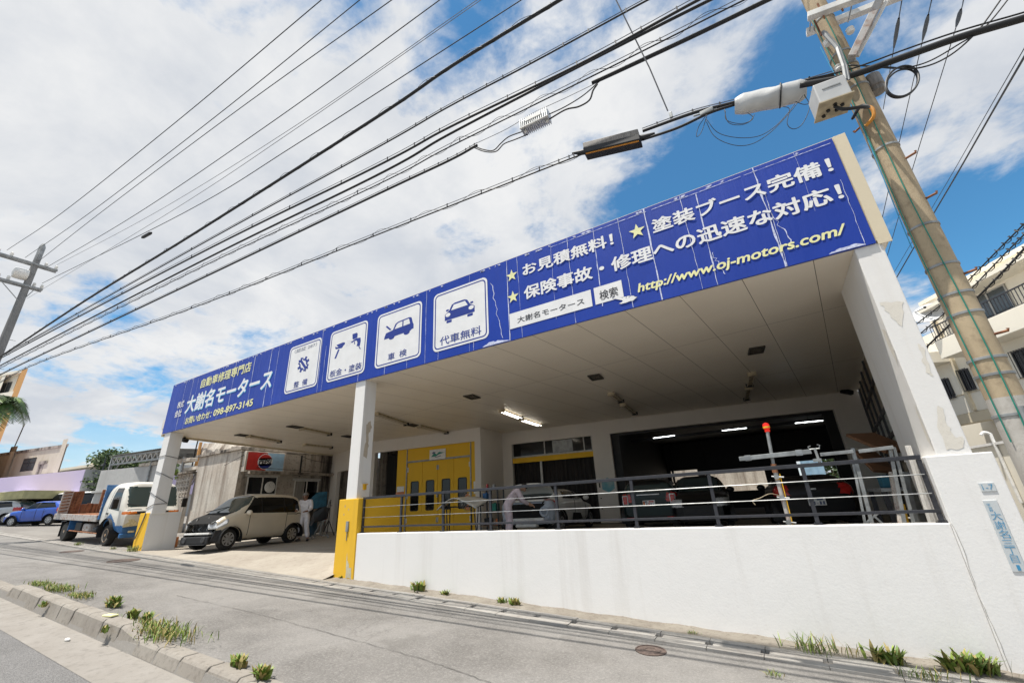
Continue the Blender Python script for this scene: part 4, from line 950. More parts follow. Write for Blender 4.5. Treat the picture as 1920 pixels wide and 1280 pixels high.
def shell_parts(G, cls, caps=True):
    nst, nr, _ = G.shape; acc = {}
    def put(k, ps):
        if k is None: return
        acc.setdefault(k, []).append(ps)
    for i in range(nst - 1):
        for j in range(nr - 1):
            a, b, c, d = G[i, j], G[i + 1, j], G[i + 1, j + 1], G[i, j + 1]; m = (a + b + c + d) / 4
            n = np.cross(d - b, c - a); l = np.linalg.norm(n); n = n / l if l > 1e-9 else np.array([0, 0, 1.])
            put(cls(m, n), (tuple(a), tuple(b), tuple(c), tuple(d)))
    if caps:
        for i in (0, nst - 1):
            ring = G[i]; 
            for j in range((nr - 1) // 2):
                a, b, c, d = ring[j], ring[j + 1], ring[nr - 2 - j], ring[nr - 1 - j]
                # strips across the end plate, cut into cells so that lamps can be picked out
                for s in range(14):
                    t0, t1 = s / 14, (s + 1) / 14; q = [a + (d - a) * t0, b + (c - b) * t0, b + (c - b) * t1, a + (d - a) * t1]
                    m = sum(q) / 4; put(cls(m, np.array([-1. if i == 0 else 1., 0, 0])), tuple(map(tuple, q)))
    return acc
def add_shell(root, acc, names):
    """each material region becomes a part; door gaps stay in the body's own mesh; separate islands become separate parts"""
    for k in sorted(acc, key=lambda q: q == 'body'):
        polys = acc[k]
        if k not in names or k == 'seam': continue
        nm, m_ = names[k]; main = k == 'body'; sets = [(polys, 0)]
        if main and k == 'body' and 'seam' in acc: sets.append((acc['seam'], 1))
        par = {}
        def find(q):
            while par.setdefault(q, q) != q: par[q] = par[par[q]]; q = par[q]
            return q
        keyf = lambda co: (round(co[0], 4), round(co[1], 4), round(co[2], 4))
        groups = {}
        if main: groups[0] = [(p, mi) for ps, mi in sets for p in ps]
        else:
            for p in polys:
                ks = [keyf(c) for c in p]
                for q in ks[1:]: par[find(ks[0])] = find(q)
            for p in polys: groups.setdefault(find(keyf(p[0])), []).append((p, 0))
        for gp in groups.values():
            if not main and len(gp) < (4 if k != 'trim' else 12): acc['body'] += [p for p, _ in gp]; continue
            mb = MB(); cache = {}
            for p, mi in gp:
                vs = []
                for co in p:
                    key = keyf(co)
                    if key not in cache: cache[key] = mb.bm.verts.new(co)
                    if cache[key] not in vs: vs.append(cache[key])
                mb.mi = mi
                if len(vs) > 2: mb._face(vs)
            mb.build(nm, [m_, 'dark_gap'] if k == 'body' else m_, root, smooth=True, world=False)
def wheel(root, x, y, r, w, rim='rim_silver', spokes=7, side=None, hub='holes'):
    s = 1 if y > 0 else -1; c = (x, y, r); mb = MB()
    mb.lathe(c, [(r * .62, -w / 2), (r * .9, -w / 2), (r * .985, -w * .36), (r, -w * .2), (r, w * .2), (r * .985, w * .36), (r * .9, w / 2), (r * .62, w / 2)], 36, 'Y')
    t = mb.build('wheel', 'tyre', root, smooth=True, world=False)
    mb = MB(); y1 = y + s * w * .46; R_ = r * .64
    mb.lathe((x, y1, r), [(R_, 0), (R_, s * .012), (R_ * .90, s * .012), (R_ * .86, -s * .03), (.01, -s * .03)], 32, 'Y')
    for k in range(spokes):
        a = 2 * math.pi * k / spokes + .2; ca, sa = math.cos(a), math.sin(a); wd = R_ * (.20 if hub == 'holes' else .12)
        q = []
        for rr, hw in ((R_ * .18, wd * .7), (R_ * .92, wd)):
            for sg in (-1, 1): q.append(Vector((x + ca * rr - sa * hw * sg, y1 + s * .008, r + sa * rr + ca * hw * sg)))
        mb.prism([q[0], q[1], q[3], q[2]], (0, -s * .02, 0))
    mb.lathe((x, y1 + s * .012, r), [(R_ * .24, 0), (R_ * .2, s * .008), (.01, s * .01)], 14, 'Y')
    mb.build('rim', rim, t, smooth=True, world=False)
    if hub == 'holes':
        mb = MB()
        for k in range(spokes):
            a = 2 * math.pi * (k + .5) / spokes + .2; mb.lathe((x + math.cos(a) * R_ * .62, y1 - s * .026, r + math.sin(a) * R_ * .62), [(R_ * .16, 0), (R_ * .15, s * .004)], 10, 'Y')
        mb.build('rim_slot', 'dark_gap', t, world=False)
    return t
def arch_liner(root, x, y, r, w=.3):
    s = 1 if y > 0 else -1; mb = MB(); n = 20; rings = []
    for yy in (y + s * w * .35, y - s * w):
        rings.append([mb.bm.verts.new((x + r * math.cos(math.pi * i / n * 1.2 - .3), yy, r * .86 + r * math.sin(math.pi * i / n * 1.2 - .3))) for i in range(n + 1)])
    for i in range(n): mb._face([rings[0][i], rings[0][i + 1], rings[1][i + 1], rings[1][i]])
    mb._face(rings[1]); mb.build('wheel_arch', 'dark_plastic', root, world=False, recalc=False)
def boxpart(root, name, m_, x0, x1, y0, y1, z0, z1, bevel=.01, parent=None):
    mb = MB(); mb.box(x0, x1, y0, y1, z0, z1); return mb.build(name, m_, parent or root, bevel=bevel, world=False)
def mirror_part(root, x, y, z, m_, s=.10):
    sd = 1 if y > 0 else -1; mb = MB(); mb.ball((x, y + sd * .09, z), .085, .11, .085, 12); p = mb.build('door_mirror', m_, root, smooth=True, world=False)
    mb = MB(); mb.tube([(x, y - sd * .02, z - .05), (x, y + sd * .06, z - .03)], .025, 6); mb.build('mirror_arm', 'dark_plastic', p, world=False)

# beige people carrier with its nose stripped for repair
F, Rr = U(420, 1030, Z=-.932), U(541, 1017, Z=-.958)
hd = (F - Rr); wb = math.hypot(hd.x, hd.y); rz = math.atan2(hd.y, hd.x); nl = Vector((-math.sin(rz), math.cos(rz), 0))      # nl: left of travel
W2 = .76
ctr = (F + Rr) / 2 - nl * (W2 - .1)
van = thing('people_carrier', (ctr.x, ctr.y, (F.z + Rr.z) / 2), 'beige people carrier with its bumper and bonnet removed parked under canopy', 'van', rz=rz)
van.rotation_euler = (0, math.atan2(Rr.z - F.z, wb), rz)
hb = wb / 2; VL0, VL1 = -hb - .42, hb + .56
side_gl = [(.56, 1.07), (hb - .36, 1.07), (.44, 1.56), (.15, 1.585), (-.7, 1.585), (VL0 + .46, 1.55), (VL0 + .26, 1.46), (VL0 + .20, 1.12), (VL0 + .38, 1.04)]
xs, G = vehicle_shell(VL0, VL1, [(VL0, 1.05), (VL0 + .04, 1.35), (VL0 + .14, 1.60), (VL0 + .45, 1.68), (-.2, 1.71), (.30, 1.69), (.55, 1.60), (hb - .10, 1.13), (hb + .28, 1.0), (hb + .52, .84), (VL1, .78)],
    [(VL0, .32), (VL0 + .3, .22), (VL1 - .3, .20), (VL1, .22)], [(VL0, .68), (VL0 + .12, .76), (VL0 + .5, .80), (0, .815), (hb, .815), (hb + .35, .77), (VL1, .68)], 1.02, 1.72, .17, zc=.75, n_up=5.5, nst=170, nring=100, snap=[side_gl], arcs=[(hb, .31, .365), (-hb, .31, .365)])
def vcls(m, n):
    x, y, z = m
    for wx in (-hb, hb):
        if (x - wx) ** 2 + (z - .31) ** 2 < .365 ** 2 and abs(y) > .42: return None
    if z < .30 and abs(y) > .5 and x > hb + .34: return None
    if abs(n[1]) > .55 and in_poly(x, z, side_gl) and abs(y) > .5: return 'glass' if not (.17 < x < .21 or -.76 < x < -.72) else 'trim'
    if n[2] > .2 and n[0] > .2 and 0.38 < x < hb - .06 and 1.12 < z < 1.66 and abs(y) < .70: return 'screen'
    if x > hb - .12 and n[2] > .45 and z > .78 and abs(y) < .66: return 'bay'
    if x > hb + .43 and abs(y) < .74: return None
    if abs(y) > .5 and .38 < z < 1.04 and (abs(x - .62) < .012 or abs(x + .86) < .012): return 'seam'
    if abs(y) > .6 and VL0 + .1 < x < -.7 and .985 < z < 1.012: return 'trim'
    if z < .28: return 'trim'
    return 'body'
add_shell(van, shell_parts(G, vcls), dict(body=('body', 'paint_beige'), glass=('side_window', 'glass_dark'), screen=('windscreen', 'glass_tint'), trim=('trim', 'dark_plastic'), bay=('engine_bay', 'dark_gap'), seam=('door_gap', 'dark_gap')))
for wx in (-hb, hb):
    for sy in (-1, 1): wheel(van, wx, sy * (W2 - .10), .31, .19, spokes=8); arch_liner(van, wx, sy * .80, .37)
mirror_part(van, .74, .82, 1.08, 'paint_beige'); mirror_part(van, .74, -.82, 1.08, 'paint_beige')
for sy in (1, -1):
    mb = MB(); mb.prism([(hb + .10, sy * .79, .86), (hb + .16, sy * .83, .74), (hb + .42, sy * .76, .62), (hb + .56, sy * .52, .62), (hb + .56, sy * .50, .72), (hb + .42, sy * .62, .82), (hb + .24, sy * .70, .90)], (.02, sy * .02, .05)); mb.build('headlight', 'headlamp', van, bevel=.02, world=False, smooth=True)
    boxpart(van, 'door_handle', 'paint_beige', .34, .54, sy * .81 - .02, sy * .81 + .02, .93, .965)
    mb = MB(); mb.prism([(hb + .34, sy * .80, .25), (hb + .30, sy * .80, .60), (hb + .46, sy * .74, .58), (hb + .52, sy * .70, .28)], (0, -sy * .05, 0)); mb.build('wing_liner', 'dark_plastic', van, world=False)
vf = VL1 - .12
boxpart(van, 'bumper_beam', 'white_metal', vf - .02, vf + .12, -.60, .60, .475, .535, .015)
boxpart(van, 'radiator', 'engine_grey', vf - .16, vf - .10, -.42, .42, .40, .76, .01)
boxpart(van, 'lower_grille', 'dark_plastic', vf - .02, vf + .16, -.66, .66, .20, .425, .03)
boxpart(van, 'lower_lip', 'engine_grey', vf + .0, vf + .20, -.60, .60, .185, .205, .005)
boxpart(van, 'lock_panel', 'engine_grey', vf - .16, vf - .02, -.60, .60, .76, .81, .01)
rv = random.Random(11)
for nm, m_ in (('hose', 'cable_black'), ('bracket', 'grey_metal'), ('engine_block', 'engine_grey'), ('reservoir', 'plate_white')):
    for q in range(5 if nm != 'reservoir' else 2):
        y = rv.uniform(-.55, .55); x = rv.uniform(hb - .05, vf - .08); z = rv.uniform(.72, .84)
        mb = MB()
        if nm == 'hose': mb.tube(smoothline([(x, y, z + .1), (x + .1, y + .12, z + .16), (x + .2, y + .2, z + .02), (vf + .02, y + .1, .6)], 5), .022, 6)
        else: mb.obox((x, y, z), (rv.uniform(.04, .12), .01, 0), (-.01, rv.uniform(.04, .14), 0), (0, 0, rv.uniform(.04, .11)))
        mb.build(nm, m_, van, bevel=.012 if nm != 'hose' else 0, world=False, smooth=nm == 'hose')
for q in range(7):
    y = -.55 + q * .18; mb = MB(); mb.tube([(vf - .1, y, .50), (vf + .05, y + rv.uniform(-.06, .06), .60 + rv.uniform(0, .1)), (vf - .06, y + .05, .78)], .012, 5); mb.build('bracket', 'steel' if q % 2 else 'dark_plastic', van, world=False)
for y in (-.45, .45): mb = MB(); mb.lathe((vf + .16, y, .32), [(.09, 0), (.085, .02), (.06, .025), (.01, .02)], 16, 'X'); mb.build('fog_lamp', 'engine_grey', van, world=False)
mb = MB(); mb.tube([(hb - .02, -.60, 1.16), (hb - .30, .1, 1.30)], .012, 5); mb.build('wiper', 'dark_plastic', van, world=False)

def saloon(name, label, cat, loc, rz, paint, kind='hatch', L=4.0, W=.85, H=1.50, group=None, rim='rim_silver', tail=None, extra=None, roofm=None, clsx=None, nst=125):
    c = thing(name, loc, label, cat, group, rz); a, b = -L / 2, L / 2; fx = b - .78; rx = a + .66; r = .30
    if kind == 'hatch': top = [(a, .72), (a + .04, 1.0), (a + .22, H - .16), (a + .7, H - .02), (-.1, H), (.25, H - .04), (b - 1.25, .99), (b - .55, .92), (b - .12, .76), (b, .62)]
    elif kind == 'mpv': top = [(a, .9), (a + .03, 1.3), (a + .15, H - .08), (a + .5, H), (.3, H), (.6, H - .06), (b - .85, 1.12), (b - .3, .98), (b - .08, .82), (b, .66)]
    elif kind == 'boxy': top = [(a, .80), (a + .03, 1.1), (a + .20, H - .06), (a + .5, H), (.2, H), (.45, H - .05), (b - 1.22, 1.04), (b - .40, .96), (b - .08, .80), (b, .62)]
    elif kind == 'coupe': top = [(a, .76), (a + .05, .99), (a + .5, 1.04), (a + 1.15, H - .04), (.0, H), (.35, H - .04), (b - 1.45, .96), (b - .6, .84), (b - .12, .68), (b, .56)]
    gz0 = .985
    gl = dict(hatch=[(a + .42, 1.04), (b - 1.22, gz0), (.30, H - .10), (-.2, H - .07), (a + .75, H - .11)], mpv=[(a + .3, 1.05), (b - 1.0, gz0 + .05), (.55, H - .14), (a + .35, H - .12)], boxy=[(a + .35, 1.0), (b - 1.2, gz0), (.42, H - .11), (a + .42, H - .10)], coupe=[(a + .95, 1.0), (b - 1.4, .97), (.25, H - .09), (a + 1.25, H - .09)])[kind]
    xs, G = vehicle_shell(a, b, top, [(a, .38), (a + .25, .22), (b - .25, .20), (b, .26)], [(a, W * .80), (a + .12, W * .93), (a + .5, W * .985), (0, W), (b - .6, W * .985), (b - .15, W * .86), (b, W * .70)], .93, H, .20, zc=.70, n_up=5.0, nst=nst, nring=int(nst * .6), snap=[gl], arcs=[(rx, r, r + .055), (fx, r, r + .055)])
    def cl(m, n):
        x, y, z = m
        if clsx:
            q = clsx(m, n, a, b)
            if q != 0: return q
        for wx in (rx, fx):
            if (x - wx) ** 2 + (z - r) ** 2 < (r + .055) ** 2 and abs(y) > W * .5: return None
        if abs(n[1]) > .5 and in_poly(x, z, gl): return 'trim' if abs(x + .25) < .03 else 'glass'
        if n[0] > .2 and n[2] > .15 and b - 1.45 < x + 1.2 and x > 0 and 1.0 < z < H - .07 and abs(y) < W * .80: return 'screen'
        if n[0] < -.35 and 1.02 < z < H - .12 and abs(y) < W * .72: return 'screen'
        if x > b - .55 and z > .60 and z < .80 and abs(y) > W * .52 and n[0] > .1: return 'lamp'
        if x < a + .35 and .78 < z < 1.0 and abs(y) > W * .60: return 'tail'
        if x > b - .12 and .32 < z < .56 and abs(y) < W * .55: return 'trim'
        if z < .27: return 'trim'
        if abs(y) > W * .6 and .34 < z < .98 and (abs(x - fx + .52) < .012 or abs(x + .28) < .012 or abs(x - rx - .45) < .012): return 'seam'
        return 'body'
    add_shell(c, shell_parts(G, cl), dict(body=('body', paint), glass=('side_window', 'glass_dark'), screen=('windscreen', 'glass_tint'), trim=('trim', 'dark_plastic'), lamp=('headlight', 'headlamp'), tail=('tail_light', 'lamp_red'), seam=('door_gap', 'dark_gap'), roof=('roof', roofm or paint), hole=('opening', 'dark_gap'), primer=('rear_panel', 'primer_grey')))
    for wx in (rx, fx):
        for sy in (-1, 1): wheel(c, wx, sy * (W - .11), r, .19, rim=rim, spokes=9, hub='spoke'); arch_liner(c, wx, sy * (W - .05), r + .06)
    mirror_part(c, b - 1.40, W * .97, 1.0, paint); mirror_part(c, b - 1.40, -W * .97, 1.0, paint)
    for sy in (1, -1):
        for hx in (-.12, rx + .35): boxpart(c, 'door_handle', paint, hx, hx + .17, sy * W * .985 - .02, sy * W * .985 + .02, .84, .87)
    return c, a, b

# blue hatchback and the other cars in the lot to the left
def lot(px, py, D): p = U(px, py, D=D); return (p.x, p.y, g(p.x) + .012)
pf, pr_ = U(12.3, 988, D=26.6), U(91.4, 986, D=26.6)
ang = math.atan2(pf.y - pr_.y, pf.x - pr_.x)
q = (pf + pr_) / 2; nl = Vector((-math.sin(ang), math.cos(ang), 0)); q = q - nl * .75 
saloon('hatchback', 'bright blue hatchback parked facing left beyond the rusty truck', 'car', (q.x, q.y, g(q.x) + .01), ang, 'paint_blue', 'hatch', 3.8, .84, 1.46)
def parked(px, D, rz_, *a, **k): p = lot(px, 985, D); return saloon(*a[:3], p, rz_, *a[3:], **k)
parked(66, 30.4, ang + .12, 'estate_car', 'dark black minivan roof showing behind the blue hatchback', 'car', 'paint_black', 'mpv', 4.5, .9, 1.85)
parked(-14, 28.6, ang + .05, 'saloon_car', 'silver car at the left edge, half behind the blue hatchback', 'car', 'paint_silver', 'hatch', 4.3, .88, 1.5)
parked(2, 31.4, ang + .15, 'box_van', 'tall white box van at the left edge of the lot', 'van', 'paint_white', 'mpv', 4.6, .92, 2.15)
parked(120, 30.2, ang + .1, 'minibus', 'pale white minibus behind the truck bed beside the low clinic', 'van', 'paint_white', 'mpv', 4.6, .9, 2.05)
# cars in the hall
def hall(px, py, Y): p = U(px, py, Y=Y); return (p.x, p.y, FZ)
DR = R(90 + 6)
def mini_cls(m, n, a, b):
    x, y, z = m
    if z > 1.26 and n[2] > .3: return 'roof'
    if x < a + .30 and .82 < z < 1.0 and abs(y) > .78 * .68: return 'tail'
    if x < a + .12 and .30 < z < .42 and abs(y) < .5: return 'trim'
    return 0
mini, a, b = saloon('compact_car', 'dark green compact hatchback seen from behind at the left of the dark hall', 'car', (-3.62, 15.0, FZ + .008), DR + .03, 'paint_green', 'boxy', 3.85, .83, 1.42, clsx=mini_cls, roofm='paint_black')
for sy in (-1, 1):
    boxpart(mini, 'lamp_surround', 'aluminium', a - .03, a + .10, sy * .66 - .085, sy * .66 + .085, .70, .98, .03); boxpart(mini, 'tail_light', 'lamp_red', a - .04, a + .06, sy * .66 - .06, sy * .66 + .06, .73, .95, .02)
    boxpart(mini, 'reflector', 'lamp_red', a - .035, a + .05, sy * .56 - .12, sy * .56 + .12, .33, .375, .008)
boxpart(mini, 'tailgate_handle', 'aluminium', a - .05, a + .06, -.32, .32, .955, .99, .01)
pl_ = boxpart(mini, 'number_plate', 'plate_white', a - .045, a + .02, -.17, .17, .66, .82, .006)
mb = MB()
for body, x0, x1, z0, z1 in (('12-34', -.12, .13, -.06, .02),): pass
for k_, (y0, y1, z0, z1, mi) in enumerate([(-.15, -.04, .765, .80, 0), (.0, .14, .765, .80, 1), (-.16, -.11, .68, .80, 2), (-.08, -.04, .675, .745, 0), (-.02, .02, .675, .745, 1), (.04, .08, .675, .745, 0), (.10, .15, .675, .72, 0)]):
    mb.mi = mi; mb.quad((a - .047, -y0, z0), (a - .047, -y1, z0), (a - .047, -y1, z1), (a - .047, -y0, z1))
mb.build('plate_print', ['outline_grey', 'lamp_red', 'lamp_orange'], pl_, world=False)
boxpart(mini, 'bumper_strip', 'grey_metal', a - .04, a + .03, -.52, .52, .305, .315, .003)
mb = MB(); text_into(mb, 'N', (a - .043, .43, .84), (0, -1, 0), (0, 0, 1), -.035, .035, -.04, .04, .02, depth=.004); mb.build('badge', 'plate_white', mini, world=False)
saloon('dark_car', 'black car facing the street between the green compact and the black wagon', 'car', (-2.22, 14.9, FZ + .008), R(-84), 'paint_black', 'hatch', 4.1, .80, 1.45)
wag, a, b = saloon('wagon', 'black wagon seen from behind near the right end of the hall', 'car', (.42, 14.3, FZ + .008), DR - .02, 'paint_black', 'hatch', 4.3, .82, 1.24)
pl_ = boxpart(wag, 'number_plate', 'plate_white', a - .05, a + .02, -.165, .165, .55, .715, .006)
mb = MB()
for y, z0, z1, w in ((.10, .66, .70, .09), (-.06, .66, .70, .12), (.13, .57, .64, .03), (.06, .57, .64, .04), (0, .6, .61, .03), (-.06, .57, .64, .04), (-.12, .57, .64, .04)): mb.quad((a - .0525, y + w / 2, z0), (a - .0525, y - w / 2, z0), (a - .0525, y - w / 2, z1), (a - .0525, y + w / 2, z1))
mb.build('plate_print', 'outline_grey', pl_, world=False)
boxpart(wag, 'badge', 'aluminium', a - .045, a + .02, -.05, .05, .88, .92, .01)
# white sports coupe stripped at the tail, boot lid up
def wc(m, n, a, b):
    x, y, z = m
    if x < a + .16 and .50 < z < .92 and abs(y) < .62: return 'hole'
    if x < a + .26 and z < .97: return 'primer' if z > .32 else None
    if a + .3 < x < a + 1.3 and n[2] > .3 and z > .98 and abs(y) < .6: return 'screen' if x > a + .75 else 'hole'
    return 0
coupe, a, b = saloon('sports_car', 'white sports car with its rear bumper off and boot open being repaired', 'car', (-6.95, 14.05, FZ + .008), DR - .02, 'paint_white', 'coupe', 4.45, .93, 1.32, clsx=wc)
for sy in (-1, 1):
    mb = MB(); mb.tube([(a + 1.0, sy * .6, 1.10), (a + .55, sy * .62, 1.42)], .018, 6); mb.build('strut', 'white_metal', coupe, world=False)
    mb = MB(); mb.lathe((a - .01, sy * .62, .66), [(.15, 0), (.14, -.03), (.09, -.03), (.08, 0)], 18, 'X'); mb.build('lamp_hole', 'primer_grey', coupe, smooth=True, world=False)
    mb = MB(); mb.prism([(a + 1.6, sy * .945, .30), (a + 2.6, sy * .945, .34), (a + 2.45, sy * .945, .52), (a + 1.75, sy * .945, .56)], (0, -sy * .03, 0)); mb.build('side_vent', 'dark_gap', coupe, world=False)
boxpart(coupe, 'crash_bar', 'white_metal', a - .10, a - .02, -.62, .62, .42, .50, .015); boxpart(coupe, 'silencer', 'white_metal', a - .02, a + .2, -.35, .35, .24, .34, .04)
boxpart(coupe, 'boot_edge', 'white_metal', a - .02, a + .04, -.64, .64, .95, 1.0, .015)
for k_ in range(8):
    mb = MB(); y = -.7 + k_ * .2; mb.tube([(a - .03, y, .48), (a - .06, y + .04, .40), (a - .02, y + .1, .34)], .012, 5); mb.build('clip', 'primer_grey', coupe, world=False)
lid = MB(); n = 10
for s_ in (0,):
    P_ = []
    for i in range(n + 1):
        t = i / n; P_.append([(a + .98 - .62 * t, y, 1.12 + .34 * t + .06 * math.sin(math.pi * t) - .06 * abs(y / .6) ** 3) for y in np.linspace(-.62, .62, 9)])
    V_ = [[lid.bm.verts.new(p) for p in r_] for r_ in P_]; V2 = [[lid.bm.verts.new((p[0] + .02, p[1], p[2] + .035)) for p in r_] for r_ in P_]
    for i in range(n):
        for j in range(8): lid._face([V_[i][j], V_[i + 1][j], V_[i + 1][j + 1], V_[i][j + 1]]); lid._face([V2[i][j], V2[i][j + 1], V2[i + 1][j + 1], V2[i + 1][j]])
    for j in range(8): lid._face([V_[n][j], V2[n][j], V2[n][j + 1], V_[n][j + 1]]); lid._face([V_[0][j], V_[0][j + 1], V2[0][j + 1], V2[0][j]])
    for i in range(n): lid._face([V_[i][0], V2[i][0], V2[i + 1][0], V_[i + 1][0]]); lid._face([V_[i][8], V_[i + 1][8], V2[i + 1][8], V2[i][8]])
lid.build('boot_lid', 'paint_dull_white', coupe, smooth=True, world=False)

# flatbed recovery truck, rusty bed
tf = Vector((-22.17, 6.92, g(-22.17) + .012)); tr = Vector((-26.3, 6.82, g(-26.3) + .012))
rz = math.atan2(tf.y - tr.y, tf.x - tr.x); TW = 1.0; nl = Vector((-math.sin(rz), math.cos(rz), 0)); ctr = (tf + tr) / 2 + nl * (TW - .16)
tk = thing('flatbed_truck', ctr, 'old white and blue flatbed truck with a rusty steel bed behind the left pillar', 'truck', rz=rz)
tk.rotation_euler = (0, math.atan2(tr.z - tf.z, (tf - tr).length), rz)
th = (tf - tr).length / 2; wr = .37
cb0, cb1 = th - .95, th + .98
cabgl = [(th - .35, 1.30), (cb1 - .34, 1.22), (cb1 - .40, 1.42), (cb1 - .68, 2.05), (th - .28, 2.05)]
xs, G = vehicle_shell(cb0, cb1, [(cb0, 1.95), (cb0 + .06, 2.18), (cb0 + .3, 2.26), (cb1 - .75, 2.28), (cb1 - .52, 2.22), (cb1 - .12, 1.32), (cb1 - .02, 1.22), (cb1, 1.1)], [(cb0, .62), (cb1 - .5, .50), (cb1 - .1, .40), (cb1, .42)],
                      [(cb0, .94), (cb0 + .2, .97), (cb1 - .25, .97), (cb1 - .08, .91), (cb1, .82)], 1.25, 2.28, .11, zc=1.2, n_up=6, n_lo=8, sig=.035, snap=[cabgl], arcs=[(th, wr, .52)])
def tcls(m, n):
    x, y, z = m
    if (x - th) ** 2 + (z - wr) ** 2 < .52 ** 2 and abs(y) > .5: return None
    if abs(n[1]) > .6 and in_poly(x, z, cabgl): return 'glass'
    if n[0] > .35 and 1.36 < z < 2.10 and abs(y) < .80: return 'screen'
    if x > cb1 - .22 and 1.10 < z < 1.20 and abs(y) < .93: return 'orange' if abs(y) > .52 else 'trim'
    if z < .72 or (abs(y) > .6 and x < th + .62 and z < .72 + .42 * max(0, 1 - abs(x - th) / .72)): return 'blue'
    if abs(y) > .6 and .75 < z < 2.1 and (abs(x - th + .43) < .012): return 'seam'
    return 'body'
add_shell(tk, shell_parts(G, tcls), dict(body=('cab', 'paint_dull_white'), glass=('side_window', 'glass_dark'), screen=('windscreen', 'glass_tint'), trim=('front_band', 'dark_plastic'), orange=('marker_band', 'lamp_orange'), blue=('lower_cab', 'paint_truck_blue'), seam=('door_gap', 'dark_gap')))
for sy in (-1, 1):
    mb = MB(); mb.prism([(cb1 - .02, sy * .84, .66), (cb1 + .015, sy * .40, .70), (cb1 + .015, sy * .42, .80), (cb1 + .0, sy * .60, .94), (cb1 - .06, sy * .86, .93)], (.03, 0, 0)); mb.build('headlight', 'headlamp_yellowed', tk, bevel=.012, world=False)
    boxpart(tk, 'fog_lamp', 'headlamp_yellowed', cb1 - .02, cb1 + .04, sy * .55 - .10, sy * .55 + .10, .46, .54, .02)
    mb = MB(); mb.tube([(cb1 - .55, sy * .97, 1.7), (cb1 - .35, sy * 1.12, 1.68), (cb1 - .32, sy * 1.14, 1.3)], .014, 6); pm_ = mb.build('mirror_arm', 'dark_plastic', tk, world=False)
    boxpart(tk, 'door_mirror', 'dark_plastic', cb1 - .37, cb1 - .28, sy * 1.14 - .09, sy * 1.14 + .09, 1.30, 1.66, .03, parent=pm_)
    boxpart(tk, 'door_handle', 'dark_plastic', th - .38, th - .22, sy * .985 - .02, sy * .985 + .02, 1.1, 1.15)
    boxpart(tk, 'chassis_rail', 'dark_plastic', -th - 1.2, th + .5, sy * .36 - .04, sy * .36 + .04, .56, .74)
    wheel(tk, th, sy * (TW - .16), wr, .22, 'rim_rust', 6); wheel(tk, -th, sy * (TW - .20), wr, .36, 'rim_rust', 5, hub='spoke'); arch_liner(tk, th, sy * .95, .52)
    boxpart(tk, 'rear_mudguard', 'paint_truck_blue', -th + .38, -th + .42, sy * .8 - .2, sy * .8 + .2, .42, .80, .01); boxpart(tk, 'mud_flap', 'dark_plastic', -th - .48, -th - .46, sy * .8 - .2, sy * .8 + .2, .16, .74, .005)
mb = MB(); mb.prism([(cb1 + .012, -.34, .86), (cb1 + .012, .34, .86), (cb1 + .012, .26, .74), (cb1 + .012, -.26, .74)], (.02, 0, 0)); mb.build('grille', 'dark_gap', tk, world=False)
for y in (-.4, .3): mb = MB(); mb.tube([(cb1 - .10, y, 1.40), (cb1 - .13, y - .45, 1.47)], .014, 5); mb.build('wiper', 'dark_plastic', tk, world=False)
boxpart(tk, 'bumper', 'paint_truck_blue', cb1 - .08, cb1 + .055, -.88, .88, .30, .45, .03)
bx0, bx1 = -th - 1.55, th - 1.02
boxpart(tk, 'bed_floor', 'rust_plate', bx0, bx1, -TW, TW, .96, 1.02, .005)
for sy in (-1, 1): boxpart(tk, 'bed_side_rail', 'rusty_steel', bx0, bx1, sy * TW - .03, sy * TW + .03, .82, 1.05, .01)
boxpart(tk, 'headboard', 'paint_truck_blue', bx1 + .0, bx1 + .10, -TW, TW, .9, 2.18, .01)
mb = MB(); text_into(mb, '大謝名モータース', (bx1 + .05, -TW - .004, 1.55), (0, 0, 1), (-1, 0, 0), -.5, .5, -.035, .035, .02, depth=.0); mb.build('lettering', 'sign_white', tk, world=False)
def plate_wall(x0, x1, z1, y): 
    mb = MB(); n = max(1, int((x1 - x0) / .24)); rr_ = random.Random(int(x0 * 50)); w = (x1 - x0) / n
    for i in range(n): mb.box(x0 + i * w + .006, x0 + (i + 1) * w - .006, y - .025 - rr_.uniform(0, .02), y + .025, 1.05, z1 - rr_.uniform(0, .05))
    return mb
# loading ramps folded upright across the tail, low gate between them
for y0, y1, z, m_ in ((-TW + .04, -.62, 2.04, 'worn_plate'), (-.61, -.24, 2.0, 'rust_plate'), (-.23, .38, 1.46, 'rust_plate'), (.39, .62, 2.06, 'rust_plate'), (.63, TW - .04, 2.06, 'worn_plate')):
    mb = MB(); n = max(1, int((y1 - y0) / .17)); w = (y1 - y0) / n
    for i in range(n): mb.box(bx0 - .07 - rv.uniform(0, .02), bx0 - .005, y0 + i * w + .004, y0 + (i + 1) * w - .004, .88, z - rv.uniform(0, .05))
    mb.build('loading_ramp' if z > 1.5 else 'tail_gate', m_, tk, bevel=.006, world=False)
    if z > 1.5:
        mb = MB()
        for i in range(7): zz = 1.15 + i * .13; mb.obox((bx0 + .012, (y0 + y1) / 2, zz), (.016, 0, 0), (0, (y1 - y0) * .38, .02), (0, 0, .022))
        mb.build('ramp_cleat', 'rust_plate', tk, world=False)
for sy in (1,): boxpart(tk, 'bed_side_board', 'rust_plate', bx0 + .02, bx1, sy * TW - .06, sy * TW - .035, 1.051, 1.3, .005)
boxpart(tk, 'fuel_tank', 'rusty_steel', -.35, .35, -.95, -.55, .42, .72, .06); boxpart(tk, 'tool_box', 'dark_plastic', -1.1, -.5, -.95, -.55, .45, .75, .02)
mb = MB(); mb.tube([(-th + .45, -.95, .42), (th - .65, -.95, .40)], .025, 6); mb.build('side_guard', 'rust_plate', tk, world=False)
